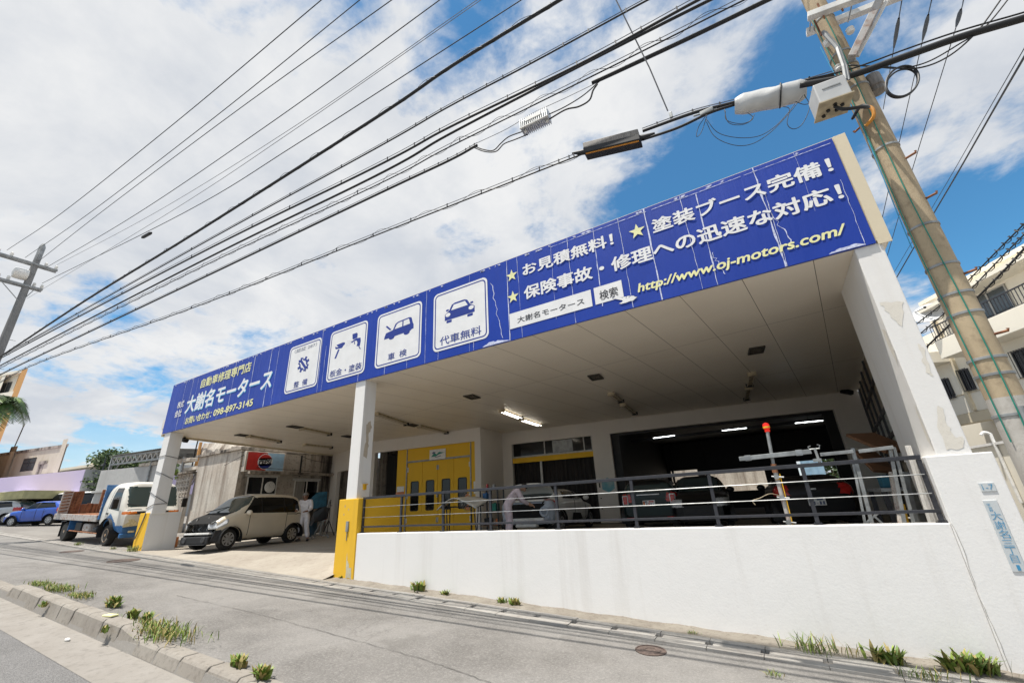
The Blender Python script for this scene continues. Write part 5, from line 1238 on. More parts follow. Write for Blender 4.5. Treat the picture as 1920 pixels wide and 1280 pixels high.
for x in (-.9, .1, .75): mb = MB(); mb.lathe((x, -.75, .5), [(.15, -.17), (.16, -.15), (.16, .15), (.15, .17)], 14, 'X'); mb.build('air_tank', 'engine_grey', tk, smooth=True, world=False)
mb = MB(); mb.tube([(cb0 - .15, -.7, .8), (cb0 - .15, -.72, 1.9), (cb0 - .05, -.6, 1.95)], .03, 6); mb.build('intake_pipe', 'rust_plate', tk, smooth=True, world=False)
# ------------------------------------------------------------------ people
def skin_mesh(joints, edges, name, m_, parent, levels=2, smooth=True):
    names = list(joints); idx = {n: i for i, n in enumerate(names)}
    me = bpy.data.meshes.new('s'); me.from_pydata([joints[n][0] for n in names], [(idx[a], idx[b]) for a, b in edges], [])
    o = bpy.data.objects.new('s', me); COL.objects.link(o); md = o.modifiers.new('skin', 'SKIN'); md.use_smooth_shade = True
    if not me.skin_vertices: raise RuntimeError('no skin layer')
    for n in names:
        r_ = joints[n][1]; me.skin_vertices[0].data[idx[n]].radius = (r_, r_) if not isinstance(r_, tuple) else r_
    me.skin_vertices[0].data[0].use_root = True
    sb_ = o.modifiers.new('sub', 'SUBSURF'); sb_.levels = levels; sb_.render_levels = levels
    dg = bpy.context.evaluated_depsgraph_get(); m2 = bpy.data.meshes.new_from_object(o.evaluated_get(dg)); m2.name = name
    bpy.data.objects.remove(o); bpy.data.meshes.remove(me)
    ob = bpy.data.objects.new(name, m2); COL.objects.link(ob); m2.materials.clear(); m2.materials.append(MATS[m_])
    m2.polygons.foreach_set('use_smooth', [True] * len(m2.polygons)); ob.parent = parent; return ob
def person(loc, rz, label, J, cloth, hair, skin='skin', group=None):
    p = thing('person', loc, label, 'person', group, rz)
    B = dict(pelvis=(J['pelvis'], .10), spine=(tuple((Vector(J['pelvis']) + Vector(J['chest'])) / 2), .10), chest=(J['chest'], .115), neck=(J['neck'], .052), head=(J['head'], .085), crown=(J['crown'], .075))
    E_ = [('pelvis', 'spine'), ('spine', 'chest'), ('chest', 'neck'), ('neck', 'head'), ('head', 'crown')]
    fw = Vector(J.get('face', (0, 1, 0))).normalized(); hd_ = Vector(J['head'])
    B['nose'] = (tuple(hd_ + fw * .105 + Vector((0, 0, -.005))), .016); E_.append(('head', 'nose'))
    for s, t in ((-1, 'l'), (1, 'r')):
        for a, b, r_ in (('shoulder', 'chest', .062), ('elbow', 'shoulder', .042), ('wrist', 'elbow', .030), ('palm', 'wrist', .034)):
            B[a + t] = (J[a + t], r_); E_.append((a + t, b + (t if b != 'chest' else '')))
        pv, wv = Vector(J['palm' + t]), Vector(J['wrist' + t]); d = (pv - wv).normalized(); sd = d.cross(Vector((0, 0, 1))); sd = sd.normalized() if sd.length > .1 else Vector((1, 0, 0)); up = sd.cross(d)
        for k_, (off, ln) in enumerate(((-.030, .062), (-.010, .075), (.011, .070), (.031, .055))):
            a_ = pv + d * .035 + sd * off; m1 = a_ + d * ln * .55 - up * .012; m2_ = m1 + d * ln * .3 - up * .03
            B[f'f{k_}a{t}'] = (tuple(a_), .0095); B[f'f{k_}b{t}'] = (tuple(m1), .009); B[f'f{k_}c{t}'] = (tuple(m2_), .008); E_ += [('palm' + t, f'f{k_}a{t}'), (f'f{k_}a{t}', f'f{k_}b{t}'), (f'f{k_}b{t}', f'f{k_}c{t}')]
        a_ = pv - sd * .04 * s; B['t1' + t] = (tuple(a_), .011); B['t2' + t] = (tuple(a_ + d * .04 - sd * .02 * s), .009); E_ += [('palm' + t, 't1' + t), ('t1' + t, 't2' + t)]
        for a, b, r_ in (('hip', 'pelvis', .085), ('knee', 'hip', .058), ('ankle', 'knee', .038), ('toe', 'ankle', .034)):
            B[a + t] = (J[a + t], r_); E_.append((a + t, b + (t if b != 'pelvis' else '')))
    body = skin_mesh(B, E_, 'body', skin, p)
    Cn = {k: v for k, v in B.items() if k.rstrip('lr') in ('shoulder', 'elbow', 'hip', 'knee') or k in ('pelvis', 'spine', 'chest')}
    Cn = {'pelvis': (B['pelvis'][0], .135), 'spine': (B['spine'][0], .132), 'chest': (B['chest'][0], .138), 'collar': (tuple(Vector(J['chest']).lerp(Vector(J['neck']), .75)), .07)}
    CE = [('pelvis', 'spine'), ('spine', 'chest'), ('chest', 'collar')]
    for t in 'lr':
        for a, b, r_ in (('shoulder', 'chest', .086), ('elbow', 'shoulder', .064), ('cuff', 'elbow', .052), ('hip', 'pelvis', .115), ('knee', 'hip', .088), ('hem', 'knee', .075)):
            q = J[a + t] if a + t in J else tuple(Vector(J['elbow' + t]).lerp(Vector(J['wrist' + t]), .88)) if a == 'cuff' else tuple(Vector(J['knee' + t]).lerp(Vector(J['ankle' + t]), .93))
            Cn[a + t] = (q, r_); CE.append((a + t, b + (t if b not in ('chest', 'pelvis') else '')))
    skin_mesh(Cn, CE, 'coverall', cloth, p)
    for t in 'lr':
        a_, b_ = Vector(J['ankle' + t]), Vector(J['toe' + t]); mb = MB(); d = (b_ - a_); d.z = 0; d.normalize(); c = a_ + d * .06; c.z = min(a_.z, b_.z) + .012
        mb.ball(c, .06, .06, .055, 12)
        for v in mb.bm.verts:
            q = v.co - c; l = q.dot(d); v.co = c + (q - d * l) * .85 + d * l * 2.2; v.co.z = max(v.co.z, c.z - .035)
        mb.build('shoe', 'shoe', p, smooth=True, world=False)
    mb = MB(); up = (Vector(J['crown']) - hd_).normalized(); mb.ball(hd_ + up * .055 - fw * .022, .098, .10, .088, 14); 
    bmesh.ops.delete(mb.bm, geom=[v for v in mb.bm.verts if (v.co - hd_).dot(up) < .02 and (v.co - hd_).dot(fw) > -.02], context='VERTS'); mb.build('hair', hair, p, smooth=True, world=False)
    sd = fw.cross(up).normalized()
    for s in (-1, 1):
        mb = MB(); mb.ball(hd_ + fw * .083 + sd * .032 * s + up * .022, .012, seg=8); mb.build('eye', 'dark_plastic', p, smooth=True, world=False)
        mb = MB(); mb.ball(hd_ + sd * .088 * s - fw * .005, .014, .024, .032, 8); mb.build('ear', skin, p, smooth=True, world=False)
    mb = MB(); mb.ball(hd_ + fw * .086 - up * .042, .022, .010, .007, 8); mb.build('mouth', 'lamp_red' if False else 'wood_brown', p, smooth=True, world=False)
    return p
q = U(566, 1014, Z=FZ)
JA = dict(pelvis=(0, -.02, .90), chest=(0, .04, 1.22), neck=(.0, .10, 1.37), head=(.0, .15, 1.48), crown=(0, .15, 1.56), face=(0, .9, -.35),
          shoulderl=(-.18, .05, 1.31), elbowl=(-.25, .12, 1.06), wristl=(-.17, .33, .98), palml=(-.15, .40, .98), shoulderr=(.18, .05, 1.31), elbowr=(.26, .16, 1.08), wristr=(.18, .38, 1.02), palmr=(.15, .45, 1.02),
          hipl=(-.09, 0, .87), kneel=(-.13, .10, .49), anklel=(-.20, .04, .08), toel=(-.23, .17, .03), hipr=(.09, -.02, .87), kneer=(.11, .04, .48), ankler=(.14, -.10, .08), toer=(.18, .03, .03))
pA = person((q.x, q.y, FZ), R(180 + 35), 'person in white coverall standing behind the van tail leaning over a black panel', JA, 'coverall_white', 'hair_grey', 'skin_dark'); pA.scale = (1.07, 1.07, 1.07)
q = U(953, 985, Y=10.7)
JB = dict(pelvis=(0, 0, .93), chest=(0, .24, 1.22), neck=(0, .38, 1.32), head=(0, .48, 1.33), crown=(0, .55, 1.37), face=(0, .5, -.85),
          shoulderl=(-.19, .28, 1.27), elbowl=(-.25, .42, 1.02), wristl=(-.16, .62, .92), palml=(-.14, .69, .90), shoulderr=(.19, .28, 1.27), elbowr=(.26, .40, 1.0), wristr=(.18, .60, .88), palmr=(.16, .67, .86),
          hipl=(-.10, 0, .89), kneel=(-.11, .04, .48), anklel=(-.13, -.02, .08), toel=(-.14, .12, .03), hipr=(.10, 0, .89), kneer=(.12, .05, .48), ankler=(.15, .0, .08), toer=(.17, .14, .03))
person((q.x, 10.7, FZ), R(-50), 'person in mauve coverall bending over into the open boot of the white car', JB, 'coverall_mauve', 'hair_black')

# ------------------------------------------------------------------ workshop props
# black body panel on a wheeled rack, with cloths and bin behind it
q = U(600, 1008, Z=FZ); RKY = q.y; rk = thing('panel_rack', (q.x, RKY, FZ), 'grey wheeled body-panel rack with a tall slanted arm beside the man in white', 'rack')
def W_(dx, dy, dz): return Vector((q.x + dx, RKY + dy, FZ + dz))
mb = MB(); mb.beam(W_(-.05, 0, .10), W_(.32, .05, 1.42), .07, .05); mb.build('slanted_arm', 'grey_metal', rk, bevel=.004)
for a, b in ((W_(-.5, 0, .62), W_(.25, 0, .66)), (W_(0, 0, .1), W_(0, 0, .72)), (W_(-.45, .05, .1), W_(.45, .05, .1)), (W_(-.05, -.35, .1), W_(-.05, .4, .1)), (W_(-.4, 0, .12), W_(-.02, 0, .62))):
    mb = MB(); mb.beam(a, b, .045, .045); mb.build('bar', 'grey_metal', rk, bevel=.004)
for dx, dy in ((-.45, .05), (.45, .05), (-.05, -.35), (-.05, .4)):
    c = W_(dx, dy, .045); mb = MB(); mb.lathe((c.x, c.y - .015, c.z), [(.045, 0), (.045, .03)], 12, 'Y'); mb.build('caster', 'grey_metal', rk)
pn = MB(); PTS = [(-.62, .50), (-.58, .75), (-.42, 1.0), (-.15, 1.18), (.15, 1.22), (.36, 1.14), (.30, .72), (.05, .66), (-.30, .62), (-.50, .48)]
pn.prism([W_(x, -.06 + .08 * math.sin(x * 4), z) for x, z in PTS], (0, .04, 0)); o = pn.build('body_panel', 'paint_black', bevel=.01); tag(o, 'curved black car panel held on the grey rack by the man in white', 'car panel')
mb = MB(); mb.quad(U(578, 924, Y=RKY + 1.2), U(613, 921, Y=RKY + 1.2), U(611, 952, Y=RKY + 1.2), U(576, 954, Y=RKY + 1.2)); mb.prism([U(578, 924, Y=RKY + 1.2), U(613, 921, Y=RKY + 1.2), U(611, 952, Y=RKY + 1.2), U(576, 954, Y=RKY + 1.2)], (0, .03, 0)); tag(mb.build('tarpaulin', 'teal_cloth'), 'teal tarpaulin hanging behind the black panel', 'tarpaulin')
c = U(582, 1003, Y=RKY + .8); mb = MB(); mb.lathe((c.x, c.y, FZ), [(.22, 0), (.24, .3), (.24, .62), (.25, .64), (.21, .64), (.2, .55)], 16); tag(mb.build('bin', 'blue_bin', smooth=True), 'dark blue drum on the floor behind the panel rack', 'drum')
c = U(607, 970, Y=RKY + .7); mb = MB(); mb.ball(c, .14, .12, .22, 12); mb.ball(c + Vector((.05, -.02, .2)), .10, .10, .14, 10); o = mb.build('jacket', 'orange_cloth', smooth=True); tag(o, 'orange jacket hanging right of the panel rack', 'jacket')
st = thing('tool_stand', (c.x + .1, RKY + .9, FZ), 'thin dark tool stand on three feet under the orange jacket', 'stand')
for a in (30, 150, 270): mb = MB(); mb.tube([(c.x + .1, RKY + .9, -.3), (c.x + .1 + .3 * math.cos(R(a)), RKY + .9 + .3 * math.sin(R(a)), FZ + .015)], .02, 6); mb.build('leg', 'black_metal', st)
mb = MB(); mb.tube([(c.x + .1, RKY + .9, -.3), (c.x + .1, RKY + .9, .55)], .02, 6); mb.build('mast', 'black_metal', st); mb = MB(); mb.tube([(c.x - .02, RKY + .9, .3), (c.x + .22, RKY + .9, .3)], .016, 6); mb.build('cross_arm', 'black_metal', st)
# orange crate with bags at the left pillar
c = U(313, 1026, Z=FZ + .02); cr_ = thing('crate', (c.x, c.y, FZ + .02), 'orange plastic crate beside the foot of the left pillar', 'crate', rz=.1)
for x0, x1, y0, y1, z0, z1 in ((-.28, .28, -.2, -.17, 0, .36), (-.28, .28, .17, .2, 0, .36), (-.28, -.25, -.168, .168, 0, .36), (.25, .28, -.168, .168, 0, .36), (-.248, .248, -.168, .168, 0, .03)):
    mb = MB(); mb.box(x0, x1, y0, y1, z0, z1); mb.build('side' if z1 > .1 else 'base', 'crate_orange', cr_, bevel=.006, world=False)
for z in (.08, .20, .32):
    mb = MB(); mb.box(-.29, .29, -.208, -.201, z - .02, z + .02); mb.build('rib', 'crate_orange', cr_, world=False)
for x in (-.2, -.07, .07, .2): mb = MB(); mb.box(x - .012, x + .012, -.209, -.202, .1, .3); mb.build('rib', 'crate_orange', cr_, world=False)
mb = MB(); rr_ = random.Random(5)
for k_ in range(5): mb.ball((c.x - .15 + k_ * .08, c.y + rr_.uniform(-.08, .08), FZ + .38 + rr_.uniform(-.02, .06)), .11, .10, .09, 10)
tag(mb.build('rubbish_bag', 'plastic_bag', smooth=True), 'pale crumpled plastic bag filling the orange crate', 'bag')
# trestle with white bumper cover, fan, tool rack
def at_(px, py, Y): return U(px, py, Y=Y)
a, b = at_(826, 962, 11), at_(893, 956, 11); tb = thing('work_stand', ((a.x + b.x) / 2, 11.2, FZ), 'folding black stand carrying a white bumper skin before the booth', 'stand')
for x in (a.x + .15, b.x - .15):
    for s in (-1, 1): mb = MB(); mb.tube([(x - s * .22, 11.2 + s * .3, FZ + .015), (x + s * .12, 11.2 - s * .05, -.03)], .018, 6); mb.build('leg', 'black_metal', tb)
    mb = MB(); mb.tube([(x, 10.85, -.02), (x, 11.6, -.02)], .02, 6); mb.build('cross_bar', 'black_metal', tb)
mb = MB(); mb.tube([(a.x, 11.2, -.03), (b.x, 11.2, -.03)], .018, 6); mb.build('rail', 'black_metal', tb)
mb = MB(); nx_ = 16; V_ = []
for i in range(nx_ + 1):
    t = i / nx_; x = a.x - .05 + (b.x - a.x + .1) * t; r_ = []
    for j in range(7):
        u = j / 6; r_.append(mb.bm.verts.new((x, 10.75 + .75 * u + .25 * abs(t - .5), .0 + .22 * math.sin(math.pi * t) * (1 - .4 * u) + .12 * u - .10 * (1 - u) * abs(2 * t - 1))))
    V_.append(r_)
for i in range(nx_):
    for j in range(6): mb._face([V_[i][j], V_[i + 1][j], V_[i + 1][j + 1], V_[i][j + 1]])
ob = mb.build('bumper_cover', 'paint_dull_white', smooth=True); so = ob.modifiers.new('s', 'SOLIDIFY'); so.thickness = .02; tag(ob, 'white bumper cover lying across the folding black stand', 'car panel')
c = at_(880, 940, 12.6); fn = thing('fan', (c.x, c.y, FZ), 'workshop fan with orange blades standing behind the bumper cover', 'fan')
mb = MB(); mb.tube([(c.x, c.y + .1, FZ), (c.x, c.y + .1, c.z)], .025, 6); mb.lathe((c.x, c.y + .1, FZ), [(.26, 0), (.24, .03), (.03, .06)], 18); mb.build('stand', 'black_metal', fn)
mb = MB()
for rr_ in (.12, .2, .28, .33): mb.tube([(c.x + rr_ * math.cos(2 * math.pi * k_ / 24), c.y - .04, c.z + rr_ * math.sin(2 * math.pi * k_ / 24)) for k_ in range(25)], .006, 4)
for k_ in range(12): mb.tube([(c.x, c.y - .05, c.z), (c.x + .33 * math.cos(k_ * math.pi / 6), c.y - .04, c.z + .33 * math.sin(k_ * math.pi / 6))], .004, 4)
mb.build('guard', 'steel', fn)
for k_ in range(3):
    mb = MB(); an = k_ * 2 * math.pi / 3; mb.prism([(c.x + r_ * math.cos(an + d_), c.y + .02, c.z + r_ * math.sin(an + d_)) for r_, d_ in ((.04, 0), (.28, -.35), (.3, .1), (.25, .5), (.05, .5))], (0, .015, 0)); mb.build('blade', 'lamp_orange', fn)
a, b = at_(905, 990, 13.2), at_(938, 990, 13.2); rkk = thing('tool_shelf', ((a.x + b.x) / 2, 13.3, FZ), 'cluttered tool shelf against the booth side wall behind bending man', 'shelf')
for x in (a.x, b.x):
    for y in (13.1, 13.5): mb = MB(); mb.box(x - .02, x + .02, y - .02, y + .02, FZ, .55); mb.build('upright', 'black_metal', rkk)
for z in (-.7, -.25, .15, .5): mb = MB(); mb.box(a.x - .02, b.x + .02, 13.08, 13.52, z, z + .025); mb.build('shelf_board', 'wood_brown', rkk)
rr_ = random.Random(9); i = 0
ITEMS = [('green box on the tool shelf, middle board', 'paint_truck_blue'), ('red tin on the top board of the tool shelf', 'lamp_red'), ('grey tin on the top board of the tool shelf', 'grey_metal'), ('dark case on the lowest board of the tool shelf', 'dark_plastic'), ('teal case on the middle board of the tool shelf', 'cable_green'), ('orange can on the lowest board of the tool shelf', 'lamp_orange')]
for (lab, m_), (fx_, z, w, h) in zip(ITEMS, [(.2, .175, .16, .2), (.25, .525, .1, .16), (.65, .525, .12, .14), (.3, -.675, .22, .22), (.7, -.225, .2, .24), (.78, -.675, .12, .2)]):
    x = a.x + (b.x - a.x) * fx_; mb = MB()
    if 'tin' in lab or 'can' in lab: mb.lathe((x, 13.28, z), [(w / 2, 0), (w / 2, h * .92), (w * .45, h), (w * .2, h)], 14)
    else: mb.box(x - w / 2, x + w / 2, 13.15, 13.4, z, z + h); mb.box(x - .04, x + .04, 13.26, 13.29, z + h, z + h + .03)
    tag(mb.build('tin' if 'tin' in lab or 'can' in lab else 'case', m_, bevel=.006), lab, 'tin' if 'tin' in lab or 'can' in lab else 'case')
# red beacon on a pole clamped behind the railing with a cross bar
bp = thing('beacon_pole', (-.01, 7.42, FZ), 'scaffold pole with a red warning beacon and horizontal clamp bar behind the railing', 'pole')
mb = MB(); mb.tube([(-.01, 7.42, FZ), (-.03, 7.42, .30)], .030, 10); mb.build('lower_tube', 'rusty_steel', bp, smooth=True)
mb = MB(); mb.tube([(-.03, 7.42, .28), (.005, 7.42, .80)], .024, 10); mb.build('upper_tube', 'grey_metal', bp, smooth=True)
mb = MB(); mb.tube([(-.03, 7.42, .22), (-.027, 7.42, .34)], .038, 10); mb.build('coupler', 'rust_plate', bp, smooth=True)
for z in (-.44, -.12, .16): 
    mb = MB(); mb.lathe((-.03, 7.385, z), [(.034, -.02), (.034, .0), (.02, .01)], 10, 'Y'); mb.tube([(-.09, 7.38, z + .01), (.06, 7.38, z - .01)], .012, 6); mb.build('clamp', 'steel', bp, smooth=True)
p0, p1 = at_(1386, 860, 7.38), at_(1521, 846, 7.38)
mb = MB(); mb.beam(p0, p1, .03, .062); mb.build('cross_bar', 'galvanised', bp, bevel=.004)
for t in (.13, .84): 
    c = p0.lerp(p1, t); mb = MB(); mb.lathe((c.x, c.y - .03, c.z), [(.03, 0), (.026, .02)], 10, 'Y'); mb.box(c.x - .04, c.x + .04, c.y - .02, c.y + .02, c.z - .04, c.z + .04); mb.build('bracket', 'steel', bp, bevel=.003)
c = Vector((.008, 7.42, .80)); mb = MB(); mb.lathe(c, [(.034, 0), (.038, .02), (.030, .035), (.044, .045), (.046, .10), (.034, .125), (.01, .135)], 14); lm = mb.build('beacon', 'lamp_beacon', bp, smooth=True)
mb = MB(); mb.lathe(c + Vector((0, 0, .055)), [(.0475, 0), (.0475, .025)], 14); mb.build('lens_band', 'tape_yellow', lm)
mb = MB(); mb.tube([(-.022, 7.42, .12), (-.022, 7.42, .15)], .0335, 10); mb.build('tape', 'tape_yellow', bp)
mb = MB(); mb.tube(smoothline([(-.03, 7.40, -.10), (-.16, 7.36, -.06), (-.30, 7.34, -.11), (-.40, 7.32, -.14), (-.38, 7.32, -.20)], 6), .005, 5); mb.build('wire', 'fixture_old', bp)
mb = MB(); mb.tube([(.01, 7.39, FZ), (.02, 7.385, .2)], .007, 5); mb.build('wire', 'tape_yellow', bp)
# scaffold trestle frames right of it
tr_ = thing('trestle', (1.0, 7.7, FZ), 'grey steel A-frame trestle with square-tube top bar behind the railing corner', 'trestle')
Y_ = 7.62
segs = [('top_bar', (1538, 852), (1600, 846), .045), ('top_bar', (1610, 846), (1675, 838), .045), ('leg', (1598, 840), (1640, 1000), .045), ('leg', (1600, 870), (1626, 1000), .03), ('brace', (1648, 960), (1600, 1000), .025), ('brace', (1640, 968), (1676, 1000), .025), ('leg', (1668, 838), (1700, 1000), .04), ('leg', (1676, 838), (1718, 1000), .035)]
for nm, a, b, w in segs:
    yy = Y_ + (.06 if nm != 'top_bar' else 0); mb = MB(); mb.beam(at_(*a, yy), at_(*b, yy), w, w); mb.build(nm, 'galvanised', tr_, bevel=.003)
a = at_(1534, 862, 7.56); mb = MB(); mb.tube([a + Vector((-.06, 0, .15)), a + Vector((-.075, 0, .19)), a + Vector((-.04, 0, .20))], .008, 5); mb.tube([a + Vector((.05, 0, .15)), a + Vector((.07, 0, .2)), a + Vector((.04, 0, .21))], .008, 5); mb.tube([a + Vector((-.07, 0, .155)), a + Vector((.06, 0, .155))], .009, 5); mb.tube([a + Vector((0, 0, .16)), a + Vector((.01, 0, -.06))], .018, 8); mb.box(a.x - .06, a.x + .04, a.y - .02, a.y + .02, a.z - .02, a.z + .02); mb.build('fork_head', 'galvanised', tr_)
# stacked timber and boards in the corner
def plank(px0, py0, px1, py1, Y0, Y1, w, th, label, nm='board', m_='wood_brown', cat='board', group=None):
    a, b = at_(px0, py0, Y0), at_(px1, py1, Y1); mb = MB(); mb.beam(a, b, w, th, up=(.3, -.5, .8)); return tag(mb.build(nm, m_, bevel=.006), label, cat, group)
plank(1612, 814, 1690, 846, 9.6, 9.0, .5, .05, 'wide brown board resting aslant on top of the trestle stack')
plank(1622, 848, 1660, 884, 9.6, 9.2, .34, .05, 'brown board slanting down below the wide brown board')
plank(1702, 835, 1748, 985, 7.45, 7.45, .045, .05, 'pale timber stick standing against the railing corner post', 'stick', 'white_frame', 'stick')
for k_, (x0, x1, m_, lab) in enumerate([(1672, 1694, 'worn_plate', 'paint-splashed plank leaning behind the trestle'), (1690, 1702, 'tape_yellow', 'yellow-ended bar at the foot of the stacked poles'), (1697, 1722, 'grey_metal', 'grey bar leaning third among the stacked poles'), (1706, 1734, 'galvanised', 'bright steel bar leaning last among the stacked poles'), (1712, 1742, 'rusty_steel', 'rusty pole in the stack nearest the side windows')]):
    plank(x0, 885 if m_ != 'tape_yellow' else 945, x1, 1000, 8.0 + k_ * .12, 7.75 + k_ * .12, .07, .04, lab, 'pole', m_, 'pole')
tk_ = thing('workbench', (1.6, 9.0, FZ), 'low cluttered bench under the side windows behind the stacked poles', 'bench')
mb = MB(); mb.box(1.25, 1.95, 8.5, 9.8, -.12, -.07); mb.build('top', 'grey_metal', tk_)
for x in (1.29, 1.9):
    for y in (8.56, 9.74): mb = MB(); mb.box(x - .03, x + .03, y - .03, y + .03, FZ, -.121); mb.build('leg', 'black_metal', tk_)
for k_, (x, y, w, h, m_, lab) in enumerate([(1.4, 8.7, .2, .18, 'teal_cloth', 'folded teal cloth heap on the bench'), (1.72, 8.8, .16, .14, 'plate_white', 'white tub on the bench'), (1.62, 9.3, .2, .22, 'dark_plastic', 'dark tool case on the bench')]):
    mb = MB()
    if k_ == 1: mb.lathe((x, y, -.069), [(w * .45, 0), (w * .5, h), (w * .42, h), (w * .4, .03)], 14)
    else: mb.box(x - w / 2, x + w / 2, y - .15, y + .15, -.069, -.069 + h)
    tag(mb.build(['cloth', 'tub', 'case'][k_], m_, bevel=.02 if k_ != 1 else 0), lab, ['cloth', 'tub', 'case'][k_])
# ------------------------------------------------------------------ poles, wires and what hangs on them
rw_ = random.Random(21)
K = .814                                               # pole stands this side of the gutter, at the kerb-side of the corner
PX, PY = 2.08 * K, 6.02 * K
pole = thing('utility_pole', (PX, PY, g(PX)), 'tall stained concrete pole rising at the right beside the sign', 'utility pole')
mb = MB(); n = 30; z0 = g(PX) - .3; prof_ = []
for i in range(n + 1): z = .72 + (13.2 - .72) * i / n; prof_.append(((.136 - .0028 * (z - 1.55)) * K, z * K))
mb.lathe((PX, PY, 0), prof_, 28); mb.build('shaft', 'pole_concrete', pole, smooth=True)
mb = MB(); mb.lathe((PX, PY, 0), [(.146 * K, z0), (.143 * K, .4 * K), (.142 * K, .719 * K)], 28); mb.build('lower_shaft', 'pole_lower', pole, smooth=True)
def rad(z): return K * (.136 - .0028 * (z / K - 1.55) + (.003 if z / K < .72 else 0))
for z in (1.62, 1.85, 2.2, 2.72, 3.9, 4.95, 5.35, 5.6, 6.35, .95, .55, 1.12):
    z *= K; mb = MB(); mb.lathe((PX, PY, z), [(rad(z) + .004, -.012), (rad(z) + .008, -.01), (rad(z) + .008, .01), (rad(z) + .004, .012)], 24); mb.build('band', 'grey_metal', pole)
for k_, z in enumerate((1.35, 2.05, 3.05, 3.65, 4.45, 5.45)):
    z *= K
    a = R(-60 if k_ % 2 else 130) if k_ % 2 == 0 and k_ > 3 else R(-35)
    d = Vector((math.cos(a), math.sin(a), 0)); mb = MB(); c = Vector((PX, PY, z)); mb.tube([c + d * rad(z) * .9, c + d * (rad(z) + .08), c + d * (rad(z) + .083) + Vector((0, 0, .02))], .011, 6); mb.build('step_bolt', 'rust_plate', pole)
for k_, (an, m_) in enumerate(((-100, 'cable_green'), (-150, 'cable_green'), (-160, 'cable_blue'))):
    mb = MB(); d0 = R(an); pts = []
    for i in range(24):
        z = K * (.3 + i * (6.2 if k_ < 2 else 3.4) / 23 + (2.2 if k_ == 2 else 0)); aa = d0 + .12 * math.sin(z * 1.7 + k_); r_ = rad(z) + .012 + (.03 * abs(math.sin(z * .9)) if k_ == 2 else .006 * abs(math.sin(z * 2.3))); pts.append((PX + r_ * math.cos(aa), PY + r_ * math.sin(aa), z))
    mb.tube(pts, .0048, 5); mb.build('riser_cable', m_, pole, smooth=True)
for an in (-85, -65): mb = MB(); mb.tube([(PX + .15 * K * math.cos(R(an)), PY + .15 * K * math.sin(R(an)), g(PX)), (PX + .145 * K * math.cos(R(an)), PY + .145 * K * math.sin(R(an)), .5)], .022, 8); mb.build('conduit', 'grey_metal', pole, smooth=True)
def pp(px, py, dy=0.0): return U(px, py, Y=PY + dy)
# steel cross-arms with diagonal brace
def arm(a, b, w, nm, m_='white_metal'): mb = MB(); mb.beam(a, b, w, w); return mb.build(nm, m_, pole, bevel=.004)
arm(pp(1514, 32, -.25), pp(1660, -22, -.25), .075, 'cross_arm'); arm(pp(1512, 62, .22), pp(1700, -12, .22), .075, 'cross_arm'); arm(pp(1597, 108, -.2), pp(1652, -5, -.2), .07, 'diagonal_brace', 'rusty_steel'); arm(pp(1608, 106, -.16), pp(1668, -8, -.16), .03, 'diagonal_brace', 'white_metal')
for a, b in (((1520, 34), (1518, 60)), ((1598, 6), (1590, 42))): mb = MB(); mb.tube([pp(*a, -.22), pp(*b, .2)], .008, 5); mb.build('tie_rod', 'grey_metal', pole)
for px, py in ((1540, 22), (1534, 54), (1574, 8)): mb = MB(); c = pp(px, py, -.22); mb.tube([c + Vector((0, 0, -.12)), c + Vector((0, 0, .14))], .010, 6); mb.build('bolt', 'rust_plate', pole)
mb = MB(); mb.tube([pp(1543, 60, -.2), pp(1570, 90, -.22), pp(1582, 125, -.25), pp(1586, 150, -.25)], .02, 6); mb.tube([pp(1548, 60, -.2), pp(1575, 92, -.22), pp(1587, 126, -.25), pp(1592, 150, -.25)], .012, 6); mb.build('conduit', 'grey_metal', pole)
for px, py in ((1594, 57), (1551, 80), (1572, 128)): c = pp(px, py, -.16); mb = MB(); mb.lathe(c, [(.03, -.04), (.04, -.02), (.028, 0), (.04, .02), (.02, .04)], 10); mb.build('insulator', 'plate_white', pole, smooth=True)
# grey equipment box and the small canister on the pole
bx = thing('junction_box', pp(1555, 185, -.45), 'cream metal equipment box hung on the pole under the cable bundle', 'junction box')
c = bx.location.copy(); d = Vector((.96, .1, 0)); e = Vector((-.1, .96, 0))
mb = MB(); mb.obox(c, d * .14, e * .13, (0, 0, .125)); mb.build('case', 'cover_grey', bx, bevel=.012); mb = MB(); mb.obox(c + Vector((0, 0, -.13)), d * .15, e * .14, (0, 0, .006)); mb.build('base_plate', 'fixture_old', bx)
for x, y in ((-.05, .0), (.03, .03), (.0, -.06), (.07, -.02), (-.08, .06)): mb = MB(); q_ = c + d * x + e * y; mb.lathe(q_ + Vector((0, 0, -.155)), [(.016, 0), (.018, .02)], 8); mb.build('gland', 'dark_plastic', bx)
mb = MB(); mb.obox(c - e * .133 + Vector((0, 0, .03)), d * .08, e * .003, (0, 0, .006)); mb.build('label_strip', 'grey_metal', bx)
mb = MB(); mb.tube(smoothline([c + Vector((0, -.04, -.15)), c + Vector((.05, -.06, -.24)), c + Vector((.18, -.04, -.28)), c + Vector((.27, .08, -.22)), c + Vector((.26, .2, -.08)), Vector((PX - .13, PY, c.z))], 6), .016, 6); tag(mb.build('cable_tail', 'cable_black', smooth=True), 'black cable looping below the cream box', 'cable')
mb = MB(); mb.tube(smoothline([Vector((PX - .10, PY - .12, c.z - .24)), Vector((PX - .03, PY - .17, c.z - .20)), Vector((PX - .02, PY - .17, c.z - .08)), Vector((PX - .11, PY - .13, c.z + .02))], 6), .017, 8); tag(mb.build('orange_conduit', 'cable_orange', smooth=True), 'short orange conduit bend strapped to the pole', 'conduit')
